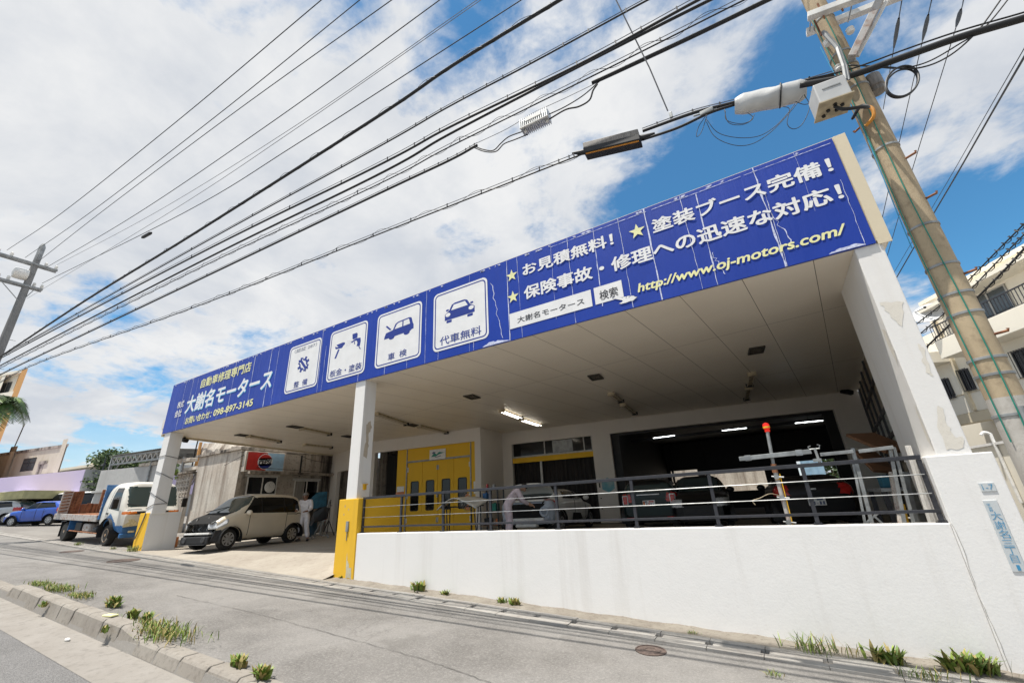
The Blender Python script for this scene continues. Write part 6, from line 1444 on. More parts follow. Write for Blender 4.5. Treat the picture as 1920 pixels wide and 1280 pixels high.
c2 = pp(1640, 158, .05); cn = thing('canister', c2 - Vector((0, 0, .12)), 'grey ribbed canister on the right of the pole', 'canister')
mb = MB(); mb.lathe(c2, [(.005, -.13), (.065, -.12), (.065, -.065), (.075, -.055), (.075, .10), (.057, .12), (.016, .13)], 18); mb.build('body', 'closure_grey', cn, smooth=True)
mb = MB(); mb.tube([(PX + .12, PY, c2.z - .02), c2], .012, 6); mb.build('bracket', 'grey_metal', cn)
# --- overhead lines along the street: two pole positions, sagging between
LP = Vector((-29.3, 3.4))
A_, B_ = (LP.x, LP.y), (PX, PY)
def wp(px, py, off=0.0):
    n = Vector((-(B_[1] - A_[1]), B_[0] - A_[0])).normalized(); return U(px, py, A=(A_[0] + n.x * off, A_[1] + n.y * off), B=(B_[0] + n.x * off, B_[1] + n.y * off))
def wz(px, py, z): return U(px, py, Z=z)
def ext(pts, l0=0, l1=6.0):
    P = list(pts); 
    if l0: P = [P[0] + (P[0] - P[1]).normalized() * l0] + P
    if l1: P = P + [P[-1] + (P[-1] - P[-2]).normalized() * l1]
    return P
def cable(pts, r_, label, m_='cable_black', grp='overhead street cables', nm='overhead_cable', n=6, build=True):
    mb = MB(); mb.tube(smoothline(pts, 8), r_ * .84, n); o = mb.build(nm, m_, smooth=True, auto=False); tag(o, label, 'cable', grp); return o
HV = [([(13, 469), (115, 400), (330, 229), (603, 0)], 12.55, 'topmost black power wire, leftmost where it leaves the top of photo'), ([(47, 483), (167, 400), (400, 222), (675, 0)], 12.55, 'second power wire from the left at the top edge'), ([(72, 490), (187, 400), (430, 218), (735, 0)], 12.45, 'third power wire from the left at the top edge'),
      ([(86, 502), (258, 400), (520, 222), (825, 0)], 11.45, 'fourth power wire from the left at the top edge'), ([(106, 497), (289, 400), (560, 232), (895, 0)], 11.45, 'fifth power wire at the top edge, first of the thin grey pair'), ([(50, 560), (315, 400), (560, 238), (902, 0)], 10.6, 'thin pale wire just under the fifth power wire'), ([(79, 531), (343, 400), (560, 268), (978, 0)], 10.3, 'sixth power wire carrying a small black splice')]
for pts, z, lab in HV:
    z1 = dict(zip((603, 675, 735, 825, 895, 902, 978), (10.3, 10.5, 9.9, 9.2, 8.7, 8.5, 8.2)))[pts[-1][0]]
    P0, P1 = wz(*pts[0], z), wz(*pts[-1], z1); P = [P0] + [U(px, py, A=(P0.x, P0.y), B=(P1.x, P1.y)) for px, py in pts[1:-1]] + [P1]
    if '978' in str(pts[-1]): HV6 = P
    cable(ext(P, .0, 5), .0125 if 'thin' not in lab else .008, lab, 'cable_black' if 'thin' not in lab else 'cable_grey')
def lashed(pts, r_, label, m_, off=0.0, steel_dz=.07, clips=26, steel=True, loops=0, grp='lashed telecom cables'):
    steel_dz *= .84; loops *= .84
    P = smoothline([wp(*p, off) for p in pts], 10); t = thing('telecom_cable', P[len(P) // 2], label, 'cable', grp); r_ *= .84; mb = MB(); mb.tube(P, r_, 7); mb.build('sheath', m_, t, smooth=True)
    if steel:
        mb = MB(); mb.tube([p + Vector((0, 0, steel_dz)) for p in P], .006, 5); mb.build('messenger_wire', 'cable_grey', t)
        for k_ in range(clips):
            p = P[int((k_ + .5) * len(P) / clips)]; mb = MB(); mb.tube([p + Vector((0, -.005, -r_ - .004)), p + Vector((0, -.008, steel_dz + .008))], .010, 5); mb.build('hanger', 'cable_black', t)
    if loops:
        L_ = [0.0]
        for i in range(1, len(P)): L_.append(L_[-1] + (P[i] - P[i - 1]).length)
        ns = int(L_[-1] * 30); pts2 = []
        for i in range(ns):
            s = L_[-1] * i / ns; j = min(np.searchsorted(L_, s), len(P) - 1); j = max(1, j); f_ = (s - L_[j - 1]) / max(1e-6, L_[j] - L_[j - 1]); p = P[j - 1].lerp(P[j], f_)
            an = s * 2 * math.pi / loops; a_ = steel_dz * .5 + .03
            pts2.append(p + Vector((0, math.cos(an) * a_ * .6, steel_dz * .5 + math.sin(an) * a_)))
        mb = MB(); mb.tube(pts2, .0038, 4); mb.build('lashing_spiral', 'cable_black', t)
    return P
lashed([(-60, 705), (7, 664), (162, 562), (359, 441), (700, 224), (847, 124), (1050, 0), (1150, -62)], .032, 'thickest black bundle of twisted cables crossing the upper sky', 'cable_black', off=-.9, steel_dz=.05, clips=16, loops=1.1)
P8 = smoothline([wp(*p) for p in [(7, 664), (162, 562), (359, 441), (700, 224), (847, 124), (1050, 0)]], 10)
lashed([(-40, 690), (10, 664), (359, 468), (700, 281), (840, 201), (994, 120), (1215, 0), (1330, -60)], .016, 'thin lashed cable right below the thickest bundle', 'cable_black', off=-.6, steel_dz=.06)
lashed([(-40, 695), (15, 664), (359, 483), (700, 315), (840, 240), (1082, 123), (1310, 0), (1420, -55)], .024, 'second lashed cable below the thickest bundle, with hanger clips', 'cable_black', off=-.4, steel_dz=.09)
lashed([(-40, 708), (10, 680), (359, 499), (700, 332), (840, 253), (1093, 121), (1340, -4), (1450, -55)], .026, 'plain heavy cable with no messenger wire between lashed cables', 'cable_black', off=-.25, steel=False)
lashed([(-40, 715), (0, 690), (359, 510), (700, 350), (840, 277), (1155, 121), (1396, 0), (1500, -50)], .014, 'cable wound by a loose spiral wire above the amplifier line', 'cable_black', steel_dz=.09, loops=1.0, clips=6)
lashed([(-40, 730), (0, 703), (130, 640), (359, 531), (700, 368), (840, 302), (895, 272)], .026, 'heavy lashed cable leading to the finned amplifier', 'cable_black', steel_dz=.07)
lashed([(1110, 156), (1152, 137), (1300, 68), (1440, 0), (1560, -58)], .036, 'thick sleeved cable right of the finned amplifier reaching the top edge', 'cable_black', steel_dz=.03, clips=5)
lashed([(-60, 760), (47, 691), (359, 578), (700, 443), (1012, 320), (1095, 288)], .015, 'lowest lashed cable with spiral wire ending at the grey splice closure', 'cable_black', steel_dz=.07, loops=1.3)
lashed([(1205, 246), (1300, 212), (1378, 192), (1520, 152), (1600, 128)], .026, 'short twin cable from the grey splice closure to the pole', 'cable_black', steel_dz=.06, clips=6)
cable([wp(*p) for p in [(1205, 262), (1270, 240), (1330, 212), (1378, 196)]], .022, 'lower of the two thick tails at the right end of splice closure', grp='loose tails')
# loops around the amplifier
cable([wp(*p) for p in [(890, 274), (905, 280), (925, 282), (940, 268), (955, 256), (982, 246)]], .012, 'drooping tail left of the finned amplifier, upper', grp='loose tails')
cable([wp(*p) for p in [(885, 275), (908, 284), (930, 284), (945, 270), (965, 262), (990, 252)]], .012, 'drooping tail left of the finned amplifier, lower', grp='loose tails')
cable([wp(*p) for p in [(1026, 216), (1060, 200), (1095, 178), (1130, 148), (1152, 137)]], .011, 'straight tail from the amplifier up to the thick sleeve', grp='loose tails')
cable([wp(*p) for p in [(1026, 226), (1060, 206), (1085, 200), (1105, 188), (1112, 170), (1120, 158)]], .016, 'sagging tail right of the finned amplifier', grp='loose tails')
cable([wp(*p) for p in [(895, 268), (950, 242), (1000, 212), (1060, 184), (1120, 155)]], .006, 'bare messenger wire over the finned amplifier', 'cable_grey', grp='loose tails')
# finned amplifier housing
c = wp(1004, 229); d = (wp(1030, 217) - wp(978, 242)).normalized(); am = thing('amplifier', c - Vector((0, 0, .2)), 'finned aluminium amplifier box hanging on the street cables', 'amplifier')
n_ = Vector((-d.y, d.x, 0)).normalized(); up = d.cross(n_)
L_ = (wp(1030, 217) - wp(978, 242)).length / 2
mb = MB(); mb.obox(c, d * L_, n_ * .075, (0, 0, .082)); mb.build('housing', 'aluminium', am, bevel=.01)
for i in range(15):
    t = -1 + 2 * (i + .5) / 15
    for s in (-1, 1): mb = MB(); mb.obox(c + d * L_ * t + n_ * s * .088, d * .005, n_ * .013, (0, 0, .09)); mb.build('fin', 'aluminium', am)
for i in range(15): mb = MB(); mb.obox(c + d * L_ * (-1 + 2 * (i + .5) / 15) + Vector((0, 0, -.095)), d * .005, n_ * .058, (0, 0, .013)); mb.build('fin', 'aluminium', am)
mb = MB(); mb.obox(c - n_ * .1035 + Vector((0, 0, .025)), d * L_ * .55, n_ * .0025, (0, 0, .033)); mb.build('label_plate', 'plate_white', am)
for t in (-.75, .8): mb = MB(); q_ = c + d * L_ * t + Vector((0, 0, -.10)); mb.ball(q_, .028, seg=10); mb.build('foot', 'white_metal', am)
mb = MB(); mb.obox(c + Vector((0, 0, -.082)) - n_ * .083, d * L_, n_ * .010, (0, 0, .010)); mb.build('flange', 'white_metal', am)
# splice closure: long grey box with dark underside
a, b = wp(1097, 283), wp(1200, 258); d = (b - a).normalized(); c = (a + b) / 2 + Vector((0, 0, -.015)); L_ = (b - a).length / 2; n_ = Vector((-d.y, d.x, 0)).normalized()
cl_ = thing('splice_closure', c, 'long brown-grey splice closure box with black underside on the lowest cable', 'cable closure')
mb = MB(); mb.obox(c + Vector((0, 0, .05)), d * L_, n_ * .083, (0, 0, .05)); mb.build('lid', 'closure_grey', cl_, bevel=.008); mb = MB(); mb.obox(c + Vector((0, 0, -.046)), d * L_ * 1.01, n_ * .09, (0, 0, .045)); mb.build('tray', 'closure_black', cl_, bevel=.008)
mb = MB(); mb.obox(c + Vector((0, 0, -.097)) - n_ * .06, d * L_ * .95, n_ * .008, (0, 0, .006)); mb.build('seam_strip', 'cable_orange', cl_)
for s in (-1, 1): mb = MB(); q_ = c + d * L_ * s; mb.tube([q_, q_ + d * s * .06, q_ + d * s * .2 + Vector((0, 0, .03))], [.042, .038, .013], 8); mb.build('end_seal', 'closure_black', cl_, smooth=True)
# long pale cover wrapped round the joint beside the pole
a, b = wp(1378, 200), wp(1512, 168); d = (b - a).normalized(); L_ = (b - a).length; cv_ = thing('cable_cover', (a + b) / 2 - Vector((0, 0, .1)), 'pale grey plastic cable cover strapped near the pole', 'cable cover')
mb = MB(); rings = []; n = 18
for i in range(25):
    t = i / 24; p = a + d * L_ * t; r_ = .125 * min(1, .72 + .28 * min(t / .12, 1, (1 - t) / .08)); ring = []
    side = Vector((-d.y, d.x, 0)).normalized(); upv = side.cross(d) * -1
    for j in range(n):
        an = 2 * math.pi * j / n; rr2 = r_ * (1 + .05 * math.sin(an * 3 + t * 7) + .03 * math.sin(t * 19 + j)); ring.append(mb.bm.verts.new(p + side * rr2 * .9 * math.cos(an) + upv * rr2 * 1.05 * math.sin(an)))
    rings.append(ring)
for i in range(24):
    for j in range(n): mb._face([rings[i][j], rings[i][(j + 1) % n], rings[i + 1][(j + 1) % n], rings[i + 1][j]])
mb._face(rings[0][::-1]); mb._face(rings[-1]); mb.build('shell', 'cover_grey', cv_, smooth=True)
q_ = a + d * L_ * .65; mb = MB(); mb.tube([q_ + side * .128 * math.cos(2 * math.pi * j / 20) + upv * .136 * math.sin(2 * math.pi * j / 20) for j in range(21)], .009, 5); mb.build('strap', 'cable_black', cv_)
# guy wire with its shackle
t = thing('guy_wire', wp(1258, 218), 'steel stay wire dropping from the top edge to a shackle on the cable', 'stay wire')
mb = MB(); mb.tube([wp(1150, -10, -.4), wp(1218, 128, -.15), wp(1252, 208)], .010, 6); mb.build('wire', 'cable_grey', t)
mb = MB(); q_ = wp(1258, 216); mb.box(q_.x - .02, q_.x + .02, q_.y - .015, q_.y + .015, q_.z - .05, q_.z + .05); mb.build('shackle', 'galvanised', t, bevel=.006)
# bundle passing the pole and going right
for k_, (pts, r_, lab) in enumerate([([(1500, 160), (1590, 143), (1700, 105), (1800, 70), (1925, 33), (2050, -5)], .040, 'thick black bundle running right from the pole'), ([(1510, 150), (1600, 128), (1700, 92), (1800, 58), (1925, 22), (2050, -18)], .010, 'thin wire just above the thick bundle right of pole'), ([(1590, 122), (1660, 126), (1720, 128), (1775, 108), (1830, 62), (1880, -5)], .009, 'thin cable crossing from the pole up to the top right'),
                                       ([(1640, 126), (1690, 128), (1740, 116), (1800, 82), (1850, 48), (1920, -40)], .008, 'second thin cable crossing from pole up to top right')]):
    cable([pp(*p, -.22) for p in pts], r_, lab, grp='cables right of the pole')
mb = MB(); c = pp(1692, 152, -.3); uu_ = Vector((.86, .5, 0)).normalized(); mb.tube([c + uu_ * .16 * math.cos(2 * math.pi * j / 40) * 1.0 + Vector((0, 0, .205 * math.sin(2 * math.pi * j / 40))) + uu_ * .105 * math.sin(2 * math.pi * j / 40) for j in range(42)], .010, 6); mb.tube([c + uu_ * .155 * math.cos(2 * math.pi * j / 40) + Vector((0, .03, .192 * math.sin(2 * math.pi * j / 40))) + uu_ * .105 * math.sin(2 * math.pi * j / 40) for j in range(42)], .009, 6)
tag(mb.build('cable_coil', 'cable_black', smooth=True), 'black cable coiled in a hanging ring right of the pole', 'cable coil')
for k_, (pts, lab) in enumerate([([(1692, -5), (1676, 90), (1656, 205)], 'drop wire with a thick insulated clamp, nearest right of the pole'), ([(1748, -5), (1730, 75), (1690, 250), (1620, 560)], 'second drop wire right of the pole'), ([(1808, -5), (1793, 50), (1716, 300), (1678, 430), (1640, 560)], 'third drop wire right of the pole'), ([(1935, 82), (1862, 208), (1798, 320), (1745, 410), (1680, 522)], 'long slanting wire of the pair at the right edge, lower'), ([(1928, 78), (1855, 204), (1791, 316), (1738, 406), (1672, 518)], 'long slanting wire of the pair at the right edge, upper')]):
    P = [U(px, py, Y=5.4 + 1.9 * i) for i, (px, py) in enumerate(pts)]; cable(P, (.008, .008, .008, .014, .006)[k_], lab, grp='drop wires to the building')
    if k_ < 3:
        q0, q1 = P[0].lerp(P[1], .35), P[0].lerp(P[1], 1.0); mb = MB(); mb.tube([q0, q0.lerp(q1, .2), q0.lerp(q1, .6), q1], [.012, .024, .026, .012], 8); tag(mb.build('insulator_clamp', 'dark_plastic', smooth=True), ['knobbly dark clamp on the drop wire nearest the pole', 'knobbly dark clamp on the second drop wire', 'knobbly dark clamp on the third drop wire'][k_], 'clamp')
for k_, (pts, lab) in enumerate([([(1722, 665), (1800, 590), (1880, 510), (1935, 450)], 'twisted service cable before the cream flats, lower'), ([(1715, 610), (1790, 550), (1870, 470), (1935, 405)], 'twisted service cable before the cream flats, middle'), ([(1720, 630), (1800, 562), (1880, 480), (1935, 425)], 'twisted service cable before the cream flats, thin upper one')]):
    P = smoothline([U(px, py, Y=9.5 - i * .8) for i, (px, py) in enumerate(pts)], 8); t = thing('service_cable', P[0], lab, 'cable', 'service cables')
    mb = MB(); mb.tube(P, .014 if k_ == 0 else .009, 6); mb.build('core', 'cable_black', t, smooth=True)
    P2 = []
    for i in range(90):
        s = i / 89 * (len(P) - 1); j = int(min(s, len(P) - 2)); p = P[j].lerp(P[j + 1], s - j); P2.append(p + Vector((.03 * math.cos(i * 1.1), 0, .03 * math.sin(i * 1.1))))
    mb = MB(); mb.tube(P2, .006, 5); mb.build('wrap', 'cable_black', t)
# fine loose wires dangling under the pale cover
LW = [[(1323, 222), (1345, 248), (1380, 258), (1420, 256), (1450, 240), (1475, 215), (1490, 196)], [(1323, 226), (1340, 256), (1375, 272), (1410, 270), (1445, 248), (1480, 212), (1505, 180)], [(1325, 215), (1310, 238), (1306, 256), (1315, 248), (1326, 216)], [(1468, 200), (1480, 205), (1476, 232), (1488, 242), (1505, 232), (1518, 200), (1508, 178)], [(1360, 208), (1362, 225), (1385, 232), (1405, 228), (1415, 215)], [(1358, 205), (1366, 230), (1392, 234), (1412, 222), (1400, 210)], [(1490, 190), (1510, 196), (1532, 186), (1520, 172)]]
for k_, pts in enumerate(LW): cable([wp(*p, -.1 - .02 * k_) for p in pts], .0045, ['wide loose wire loop under the pale cover, upper', 'wide loose wire loop under the pale cover, lower', 'narrow cable loop hanging left of the pale cover', 'small loose wire loop near the cream box', 'short wire curl under the left end of cover, outer', 'short wire curl under the left end of cover, inner', 'short wire curl between cover and cream box'][k_], grp='loose wire loops')
mb = MB(); c = wp(1322, 212); mb.box(c.x - .06, c.x + .1, c.y - .03, c.y + .03, c.z - .03, c.z + .03); mb.tube([wp(1300, 218), wp(1345, 204)], .014, 6); tag(mb.build('cable_clamp', 'galvanised', bevel=.008), 'metal suspension clamp on the cable left of the pale cover', 'clamp')
# splice on the sixth power wire
hp = dict(A=(HV6[0].x, HV6[0].y), B=(HV6[-1].x, HV6[-1].y)); c = U(275, 441, **hp); mb = MB(); d = (U(300, 427, **hp) - U(262, 448, **hp)).normalized(); mb.tube([c - d * .35, c - d * .25, c + d * .25, c + d * .35], [.02, .05, .05, .02], 8); tag(mb.build('wire_splice', 'cable_black'), 'small black splice on the sixth power wire', 'splice')

# far utility pole on the left with transformer-like arms
lp = thing('utility_pole', (LP.x, LP.y, g(LP.x)), 'grey far utility pole with two insulator arms at the left edge', 'utility pole')
top = U(84, 450, A=A_, B=B_)
mb = MB(); mb.lathe((LP.x, LP.y, 0), [(.19, g(LP.x) - .3), (.15, 8.5), (.12, 13.0)], 18); mb.build('shaft', 'pole_dark', lp, smooth=True)
mb = MB(); mb.lathe((LP.x, LP.y, 0), [(.124, 11.9), (.122, 13.3), (.05, 13.5)], 14); mb.build('cap_sleeve', 'grey_metal', lp, smooth=True)
def lpx(px, py): return U(px, py, X=LP.x)
for (a, b) in (((-14, 478), (108, 505)), ((-10, 520), (78, 546))):
    for dx in (-.12, .12):
        pa, pb = lpx(*a), lpx(*b); zz = (pa.z + pb.z) / 2; mb = MB(); mb.beam((LP.x + dx, pa.y, zz), (LP.x + dx, pb.y, zz), .08, .10); mb.build('cross_arm', 'grey_metal', lp, bevel=.004)
    for t in (.05, .25, .62, .8, .97):
        q_ = pa.lerp(pb, t); mb = MB(); mb.lathe((LP.x, q_.y, zz + .05), [(.03, 0), (.07, .06), (.04, .09), (.075, .14), (.04, .17), (.06, .22), (.02, .26)], 12); mb.build('insulator', 'plate_white', lp, smooth=True)
q_ = lpx(25, 500); mb = MB(); mb.lathe((LP.x, q_.y + .3, q_.z - .25), [(.05, -.28), (.26, -.24), (.28, -.1), (.28, .1), (.26, .24), (.05, .28)], 16, 'Y'); mb.build('transformer', 'plate_white', lp, smooth=True)
for z in (5.5, 6.2, 6.9, 7.6, 8.3): mb = MB(); mb.tube([(LP.x, LP.y - .35, z), (LP.x, LP.y + .35, z)], .012, 5); mb.build('step_bolt', 'grey_metal', lp)
for s in (-1, 1): mb = MB(); mb.tube([(LP.x + .1, LP.y, zz - .9), (LP.x + .1, LP.y + s * .6 - .3, zz)], .02, 5); mb.build('brace', 'grey_metal', lp)
mb = MB(); q_ = Vector((LP.x + .25, LP.y - .3, 7.2)); mb.tube([q_ + Vector((.0, .3 * math.cos(2 * math.pi * j / 20), .3 * math.sin(2 * math.pi * j / 20))) for j in range(42)], .03, 5); tag(mb.build('cable_coil', 'cable_black'), 'dark cable coil tied to the far left pole', 'cable coil')
# ------------------------------------------------------------------ buildings around
class Facade:
    """box-building in its own frame: s along the face, o outwards from the face, z up"""
    def __init__(f, A, B, skew=None): 
        f.A = Vector((A[0], A[1], 0)); d = Vector((B[0] - A[0], B[1] - A[1], 0)); f.L = d.length; f.d = d / f.L; f.n = Vector((f.d.y, -f.d.x, 0))
        if skew: f.n = -Vector((skew[0], skew[1], 0)).normalized()
    def P(f, s, o, z): return f.A + f.d * s + f.n * o + Vector((0, 0, z))
    def box(f, mb, s0, s1, o0, o1, z0, z1): mb.prism([f.P(s0, o0, z0), f.P(s1, o0, z0), f.P(s1, o1, z0), f.P(s0, o1, z0)], (0, 0, z1 - z0)); return mb
    def px(f, x, y): q = U(x, y, A=(f.A.x, f.A.y), B=(f.A.x + f.d.x, f.A.y + f.d.y)); return ((q - f.A).dot(f.d), q.z)
    def window(f, root, s0, s1, z0, z1, frame='window_frame', mull=1, grille=False, pane='window_reflect', trans=0):
        t = .05; mb = MB()
        for a, b, c, d in ((s0, s1, z0, z0 + t), (s0, s1, z1 - t, z1), (s0, s0 + t, z0 + t, z1 - t), (s1 - t, s1, z0 + t, z1 - t)): f.box(mb, a, b, .003, .05, c, d)
        for k_ in range(mull): sm = s0 + (s1 - s0) * (k_ + 1) / (mull + 1); f.box(mb, sm - t / 2, sm + t / 2, .003, .048, z0 + t, z1 - t)
        if trans: zm = z0 + (z1 - z0) * trans; f.box(mb, s0 + t, s1 - t, .003, .047, zm - t / 2, zm + t / 2)
        w = mb.build('window', frame, root)
        mb = MB(); f.box(mb, s0 + t * .5, s1 - t * .5, .004, .02, z0 + t * .5, z1 - t * .5); mb.build('pane', pane, w)
        if grille:
            mb = MB(); n = int((s1 - s0) / .09)
            for k_ in range(n + 1): q = s0 + (s1 - s0) * k_ / n; mb.tube([f.P(q, .12, z0 - .02), f.P(q, .12, z1 + .02)], .011, 5)
            for z in (z0, z1): mb.tube([f.P(s0, .12, z), f.P(s1, .12, z)], .012, 5)
            mb.build('grille', 'black_metal', w)
        return w
    def railing(f, root, s0, s1, o, z0, z1, m_='black_metal', step=.12):
        mb = MB(); n = max(2, int((s1 - s0) / step))
        for z in (z0, z1): mb.beam(f.P(s0, o, z), f.P(s1, o, z), .04, .04)
        for k_ in range(n + 1): q = s0 + (s1 - s0) * k_ / n; mb.beam(f.P(q, o, z0), f.P(q, o, z1), .018, .018)
        return mb.build('balcony_rail', m_, root)
# cream flats on the right
Pn = U(1815, 695, D=16); wv = Vector((-.41, .91, 0)).normalized()
# s runs from the far left corner towards the viewer's right
FL = Facade(Pn + wv * 3.0, Pn - wv * 6.0)
fl = thing('apartment_block', (FL.A.x, FL.A.y, -2), 'cream three-storey flats with dark balcony rails behind the right pole', 'building')
hb_ = FL.px(1800, 790)[1]
mb = MB(); FL.box(mb, 0, 2.35, -7, 0, 2.35, 4.55); FL.box(mb, 2.35, 9, -9, 0, 2.35, 6.9); mb.build('wall', 'cream_plaster', fl, bevel=.01)
mb = MB(); FL.box(mb, -7, 9, -7.01, -2.6, -2.6, 2.34); mb.build('carport_wall', 'cream_plaster', fl); mb = MB(); FL.box(mb, 3.6, 4.1, -.6, 0, -2.6, 2.349); FL.box(mb, 8.5, 9, -.6, 0, -2.6, 2.349); mb.build('column', 'cream_plaster', fl)
mb = MB(); FL.box(mb, -.02, 9.02, -.35, .03, 1.98, 2.34); mb.build('beam', 'cream_flashing', fl)
mb = MB(); FL.box(mb, 2.3, 9.1, -9.1, .08, 6.901, 7.05); mb.build('roof_coping', 'cream_plaster', fl)
mb = MB(); FL.box(mb, -.1, 9.1, -.02, .035, 3.05, 3.075); mb.build('string_course', 'cream_flashing', fl)
for a, b, c_ in (((1763.6, 712.8), (1778, 708), (1791, 745)), ((1798, 695.5), (1813.4, 687), (1830, 729)), ((1897, 661), (1935, 650), (1950, 700))):
    s0, z1 = FL.px(*a); s1, _ = FL.px(*b); _, z0 = FL.px(*c_); FL.window(fl, s0, s1, z0, z1, 'black_metal', 1, True, 'glass_dark')
# upper-left balcony with rail, terrace door and the satellite dish
mb = MB(); FL.box(mb, -.3, 2.6, .0, .75, 4.35, 4.80); mb.build('balcony', 'cream_plaster', fl, bevel=.01); FL.railing(fl, -.28, 2.55, .72, 4.82, 5.42)
mb = MB(); FL.box(mb, .2, 2.35, -4.5, -1.2, 4.55, 6.15); mb.build('penthouse', 'cream_plaster', fl); FLd = Facade(FL.P(.2, -1.2, 0), FL.P(2.35, -1.2, 0)); FLd.window(fl, .9, 1.9, 4.6, 5.75, 'window_frame', 1)
mb = MB(); FL.box(mb, 3.1, 8.6, .0, .8, 4.35, 5.05); mb.build('balcony', 'cream_plaster', fl, bevel=.012); FL.railing(fl, 3.12, 8.55, .76, 5.06, 5.62)
FL.window(fl, 3.5, 5.6, 5.07, 6.2, 'window_frame', 2, False, 'window_reflect'); mb = MB(); FL.box(mb, 3.0, 8.7, .0, .85, 6.30, 6.42); mb.build('canopy', 'cream_plaster', fl)
mb = MB(); FL.box(mb, 2.55, 2.68, .0, .1, 2.4, 6.6); mb.build('downpipe', 'cream_flashing', fl)
c = U(1744, 590, D=16.6); di = thing('satellite_dish', c - Vector((0, 0, .5)), 'round grey satellite dish on the roof of the cream flats', 'satellite dish')
fwd = (Vector((0, 0, .5)) - c).normalized(); fwd = Vector((-.35, -.75, .55)).normalized(); a_ = fwd.orthogonal().normalized(); b_ = fwd.cross(a_); mb = MB(); rg = []
for r_ in np.linspace(.02, .52, 7): rg.append([mb.bm.verts.new(c + (a_ * math.cos(t) + b_ * math.sin(t)) * r_ + fwd * (r_ * r_ * .45)) for t in [2 * math.pi * j / 28 for j in range(28)]])
for i in range(6):
    for j in range(28): mb._face([rg[i][j], rg[i][(j + 1) % 28], rg[i + 1][(j + 1) % 28], rg[i + 1][j]])
mb._face(rg[0]); o = mb.build('reflector', 'dish_grey', di, smooth=True); o.modifiers.new('s', 'SOLIDIFY').thickness = .015
mb = MB(); mb.tube([c - fwd * .02, c - fwd * .15, c + Vector((0, 0, -.9))], .03, 6); mb.build('mast', 'grey_metal', di); mb = MB(); mb.tube([c + b_ * -.5 + fwd * .1, c + fwd * .42], .014, 5); mb.ball(c + fwd * .44, .05, seg=8); mb.build('feed_arm', 'dark_plastic', di)
# low boundary wall of the flats with a capped gate post and a bent pipe
Q0 = U(1812, 838, D=9.5); Q1 = U(1905, 800, D=8.0)
BW = Facade(Q0, Q0 + (Q0 - Q1) * -1.6); bwl = thing('boundary_wall', (Q0.x, Q0.y, g(Q0.x)), 'cream boundary wall with thin coping left of the pole foot', 'wall')
mb = MB(); BW.box(mb, 0, BW.L, -.15, 0, -2.4, Q0.z - .05); mb.build('wall', 'cream_plaster', bwl); mb = MB(); BW.box(mb, -.05, BW.L + .05, -.2, .05, Q0.z - .049, Q0.z); mb.build('coping', 'white_plaster', bwl)
c = U(1862, 825, D=8.6); mb = MB(); mb.tube(smoothline([c + Vector((.0, 0, -1.2)), c, c + Vector((0, 0, .12)), c + Vector((-.08, 0, .17)), c + Vector((-.14, 0, .12))], 5), .028, 8); tag(mb.build('vent_pipe', 'plate_white', smooth=True), 'white bent vent pipe rising behind the boundary wall', 'pipe')

# old concrete annex left of the canopy, with the drinks sign
AX, AY = -22.0, 11.1
an = thing('annex', (AX - 2, AY + 2, -.9), 'grimy streaked concrete annex with sliding windows left of the canopy', 'building')
FS = Facade((AX, AY), (AX, 16.6)); FF = Facade((AX - 5.2, AY - .01), (AX, AY - .01))
mb = MB(); mb.prism([(AX - 4.15, AY, -1.2), (AX, AY, -1.2), (AX, 16.6, -1.2), (AX - 4.15, 16.6, -1.2)], (0, 0, 4.28)); mb.build('wall', 'old_concrete', an)
for f in an.children[0].data.polygons: pass
mb = MB(); FS.box(mb, .0, 5.5, .002, .03, -1.2, 3.06); mb.build('side_wall', 'grimy_concrete', an)
mb = MB(); FS.box(mb, .25, 5.4, .03, .55, 1.94, 2.06); mb.build('ledge', 'grimy_concrete', an); mb = MB(); mb.prism([(AX - 4.3, AY - .12, 3.085), (AX + .12, AY - .12, 3.085), (AX + .12, 16.6, 3.085), (AX - 4.3, 16.6, 3.085)], (0, 0, .13)); mb.build('roof', 'grimy_concrete', an)
for a, b in (((464, 892), (515, 927)), ((552, 900), (592, 940))):
    s0, z1 = FS.px(*a); s1, z0 = FS.px(*b); 
    FSo = Facade(FS.P(0, .03, 0), FS.P(5.5, .03, 0)); w = FSo.window(an, s0, s1, z0, z1, 'white_frame', 1, False, 'glass_dark')
    mb = MB(); FSo.box(mb, s0 - .12, s1 + .12, .0, .02, z0 - .12, z0 - .001); FSo.box(mb, s0 - .12, s1 + .12, .0, .02, z1 + .001, z1 + .10); mb.build('trim', 'white_frame', w)
    if a[0] > 500: mb = MB(); FSo.box(mb, s0 + .08, s0 + (s1 - s0) * .42, .021, .03, z0 + .06, z1 - .06); mb.build('curtain', 'curtain_pale', w)
sA, zA_ = FS.px(500, 910); mb = MB(); c = FS.P(1.25 + .35, .055, 1.36); mb.lathe(c, [(.25, 0), (.27, .012), (.25, .02), (.01, .02)], 28, 'X'); ck = tag(mb.build('wall_clock', 'plate_white', smooth=True), 'round white clock showing behind the annex window', 'clock')
mb = MB()
for k_ in range(12): aa = R(30 * k_); mb.obox(c + Vector((.022, .19 * math.cos(aa), .19 * math.sin(aa))), (.001, 0, 0), (0, .012 * math.cos(aa) + .002, .012 * math.sin(aa)), (0, -.004 * math.sin(aa), .004 * math.cos(aa) + .002))
mb.beam(c + Vector((.024, 0, 0)), c + Vector((.024, .08, .04)), .01, .004); mb.beam(c + Vector((.024, 0, 0)), c + Vector((.024, -.05, .13)), .008, .004)
hands = mb.build('dial_marks', 'sign_black'); hands.data.transform(Matrix.Translation(hands.location - ck.location)); hands.location = (0, 0, 0); hands.parent = ck
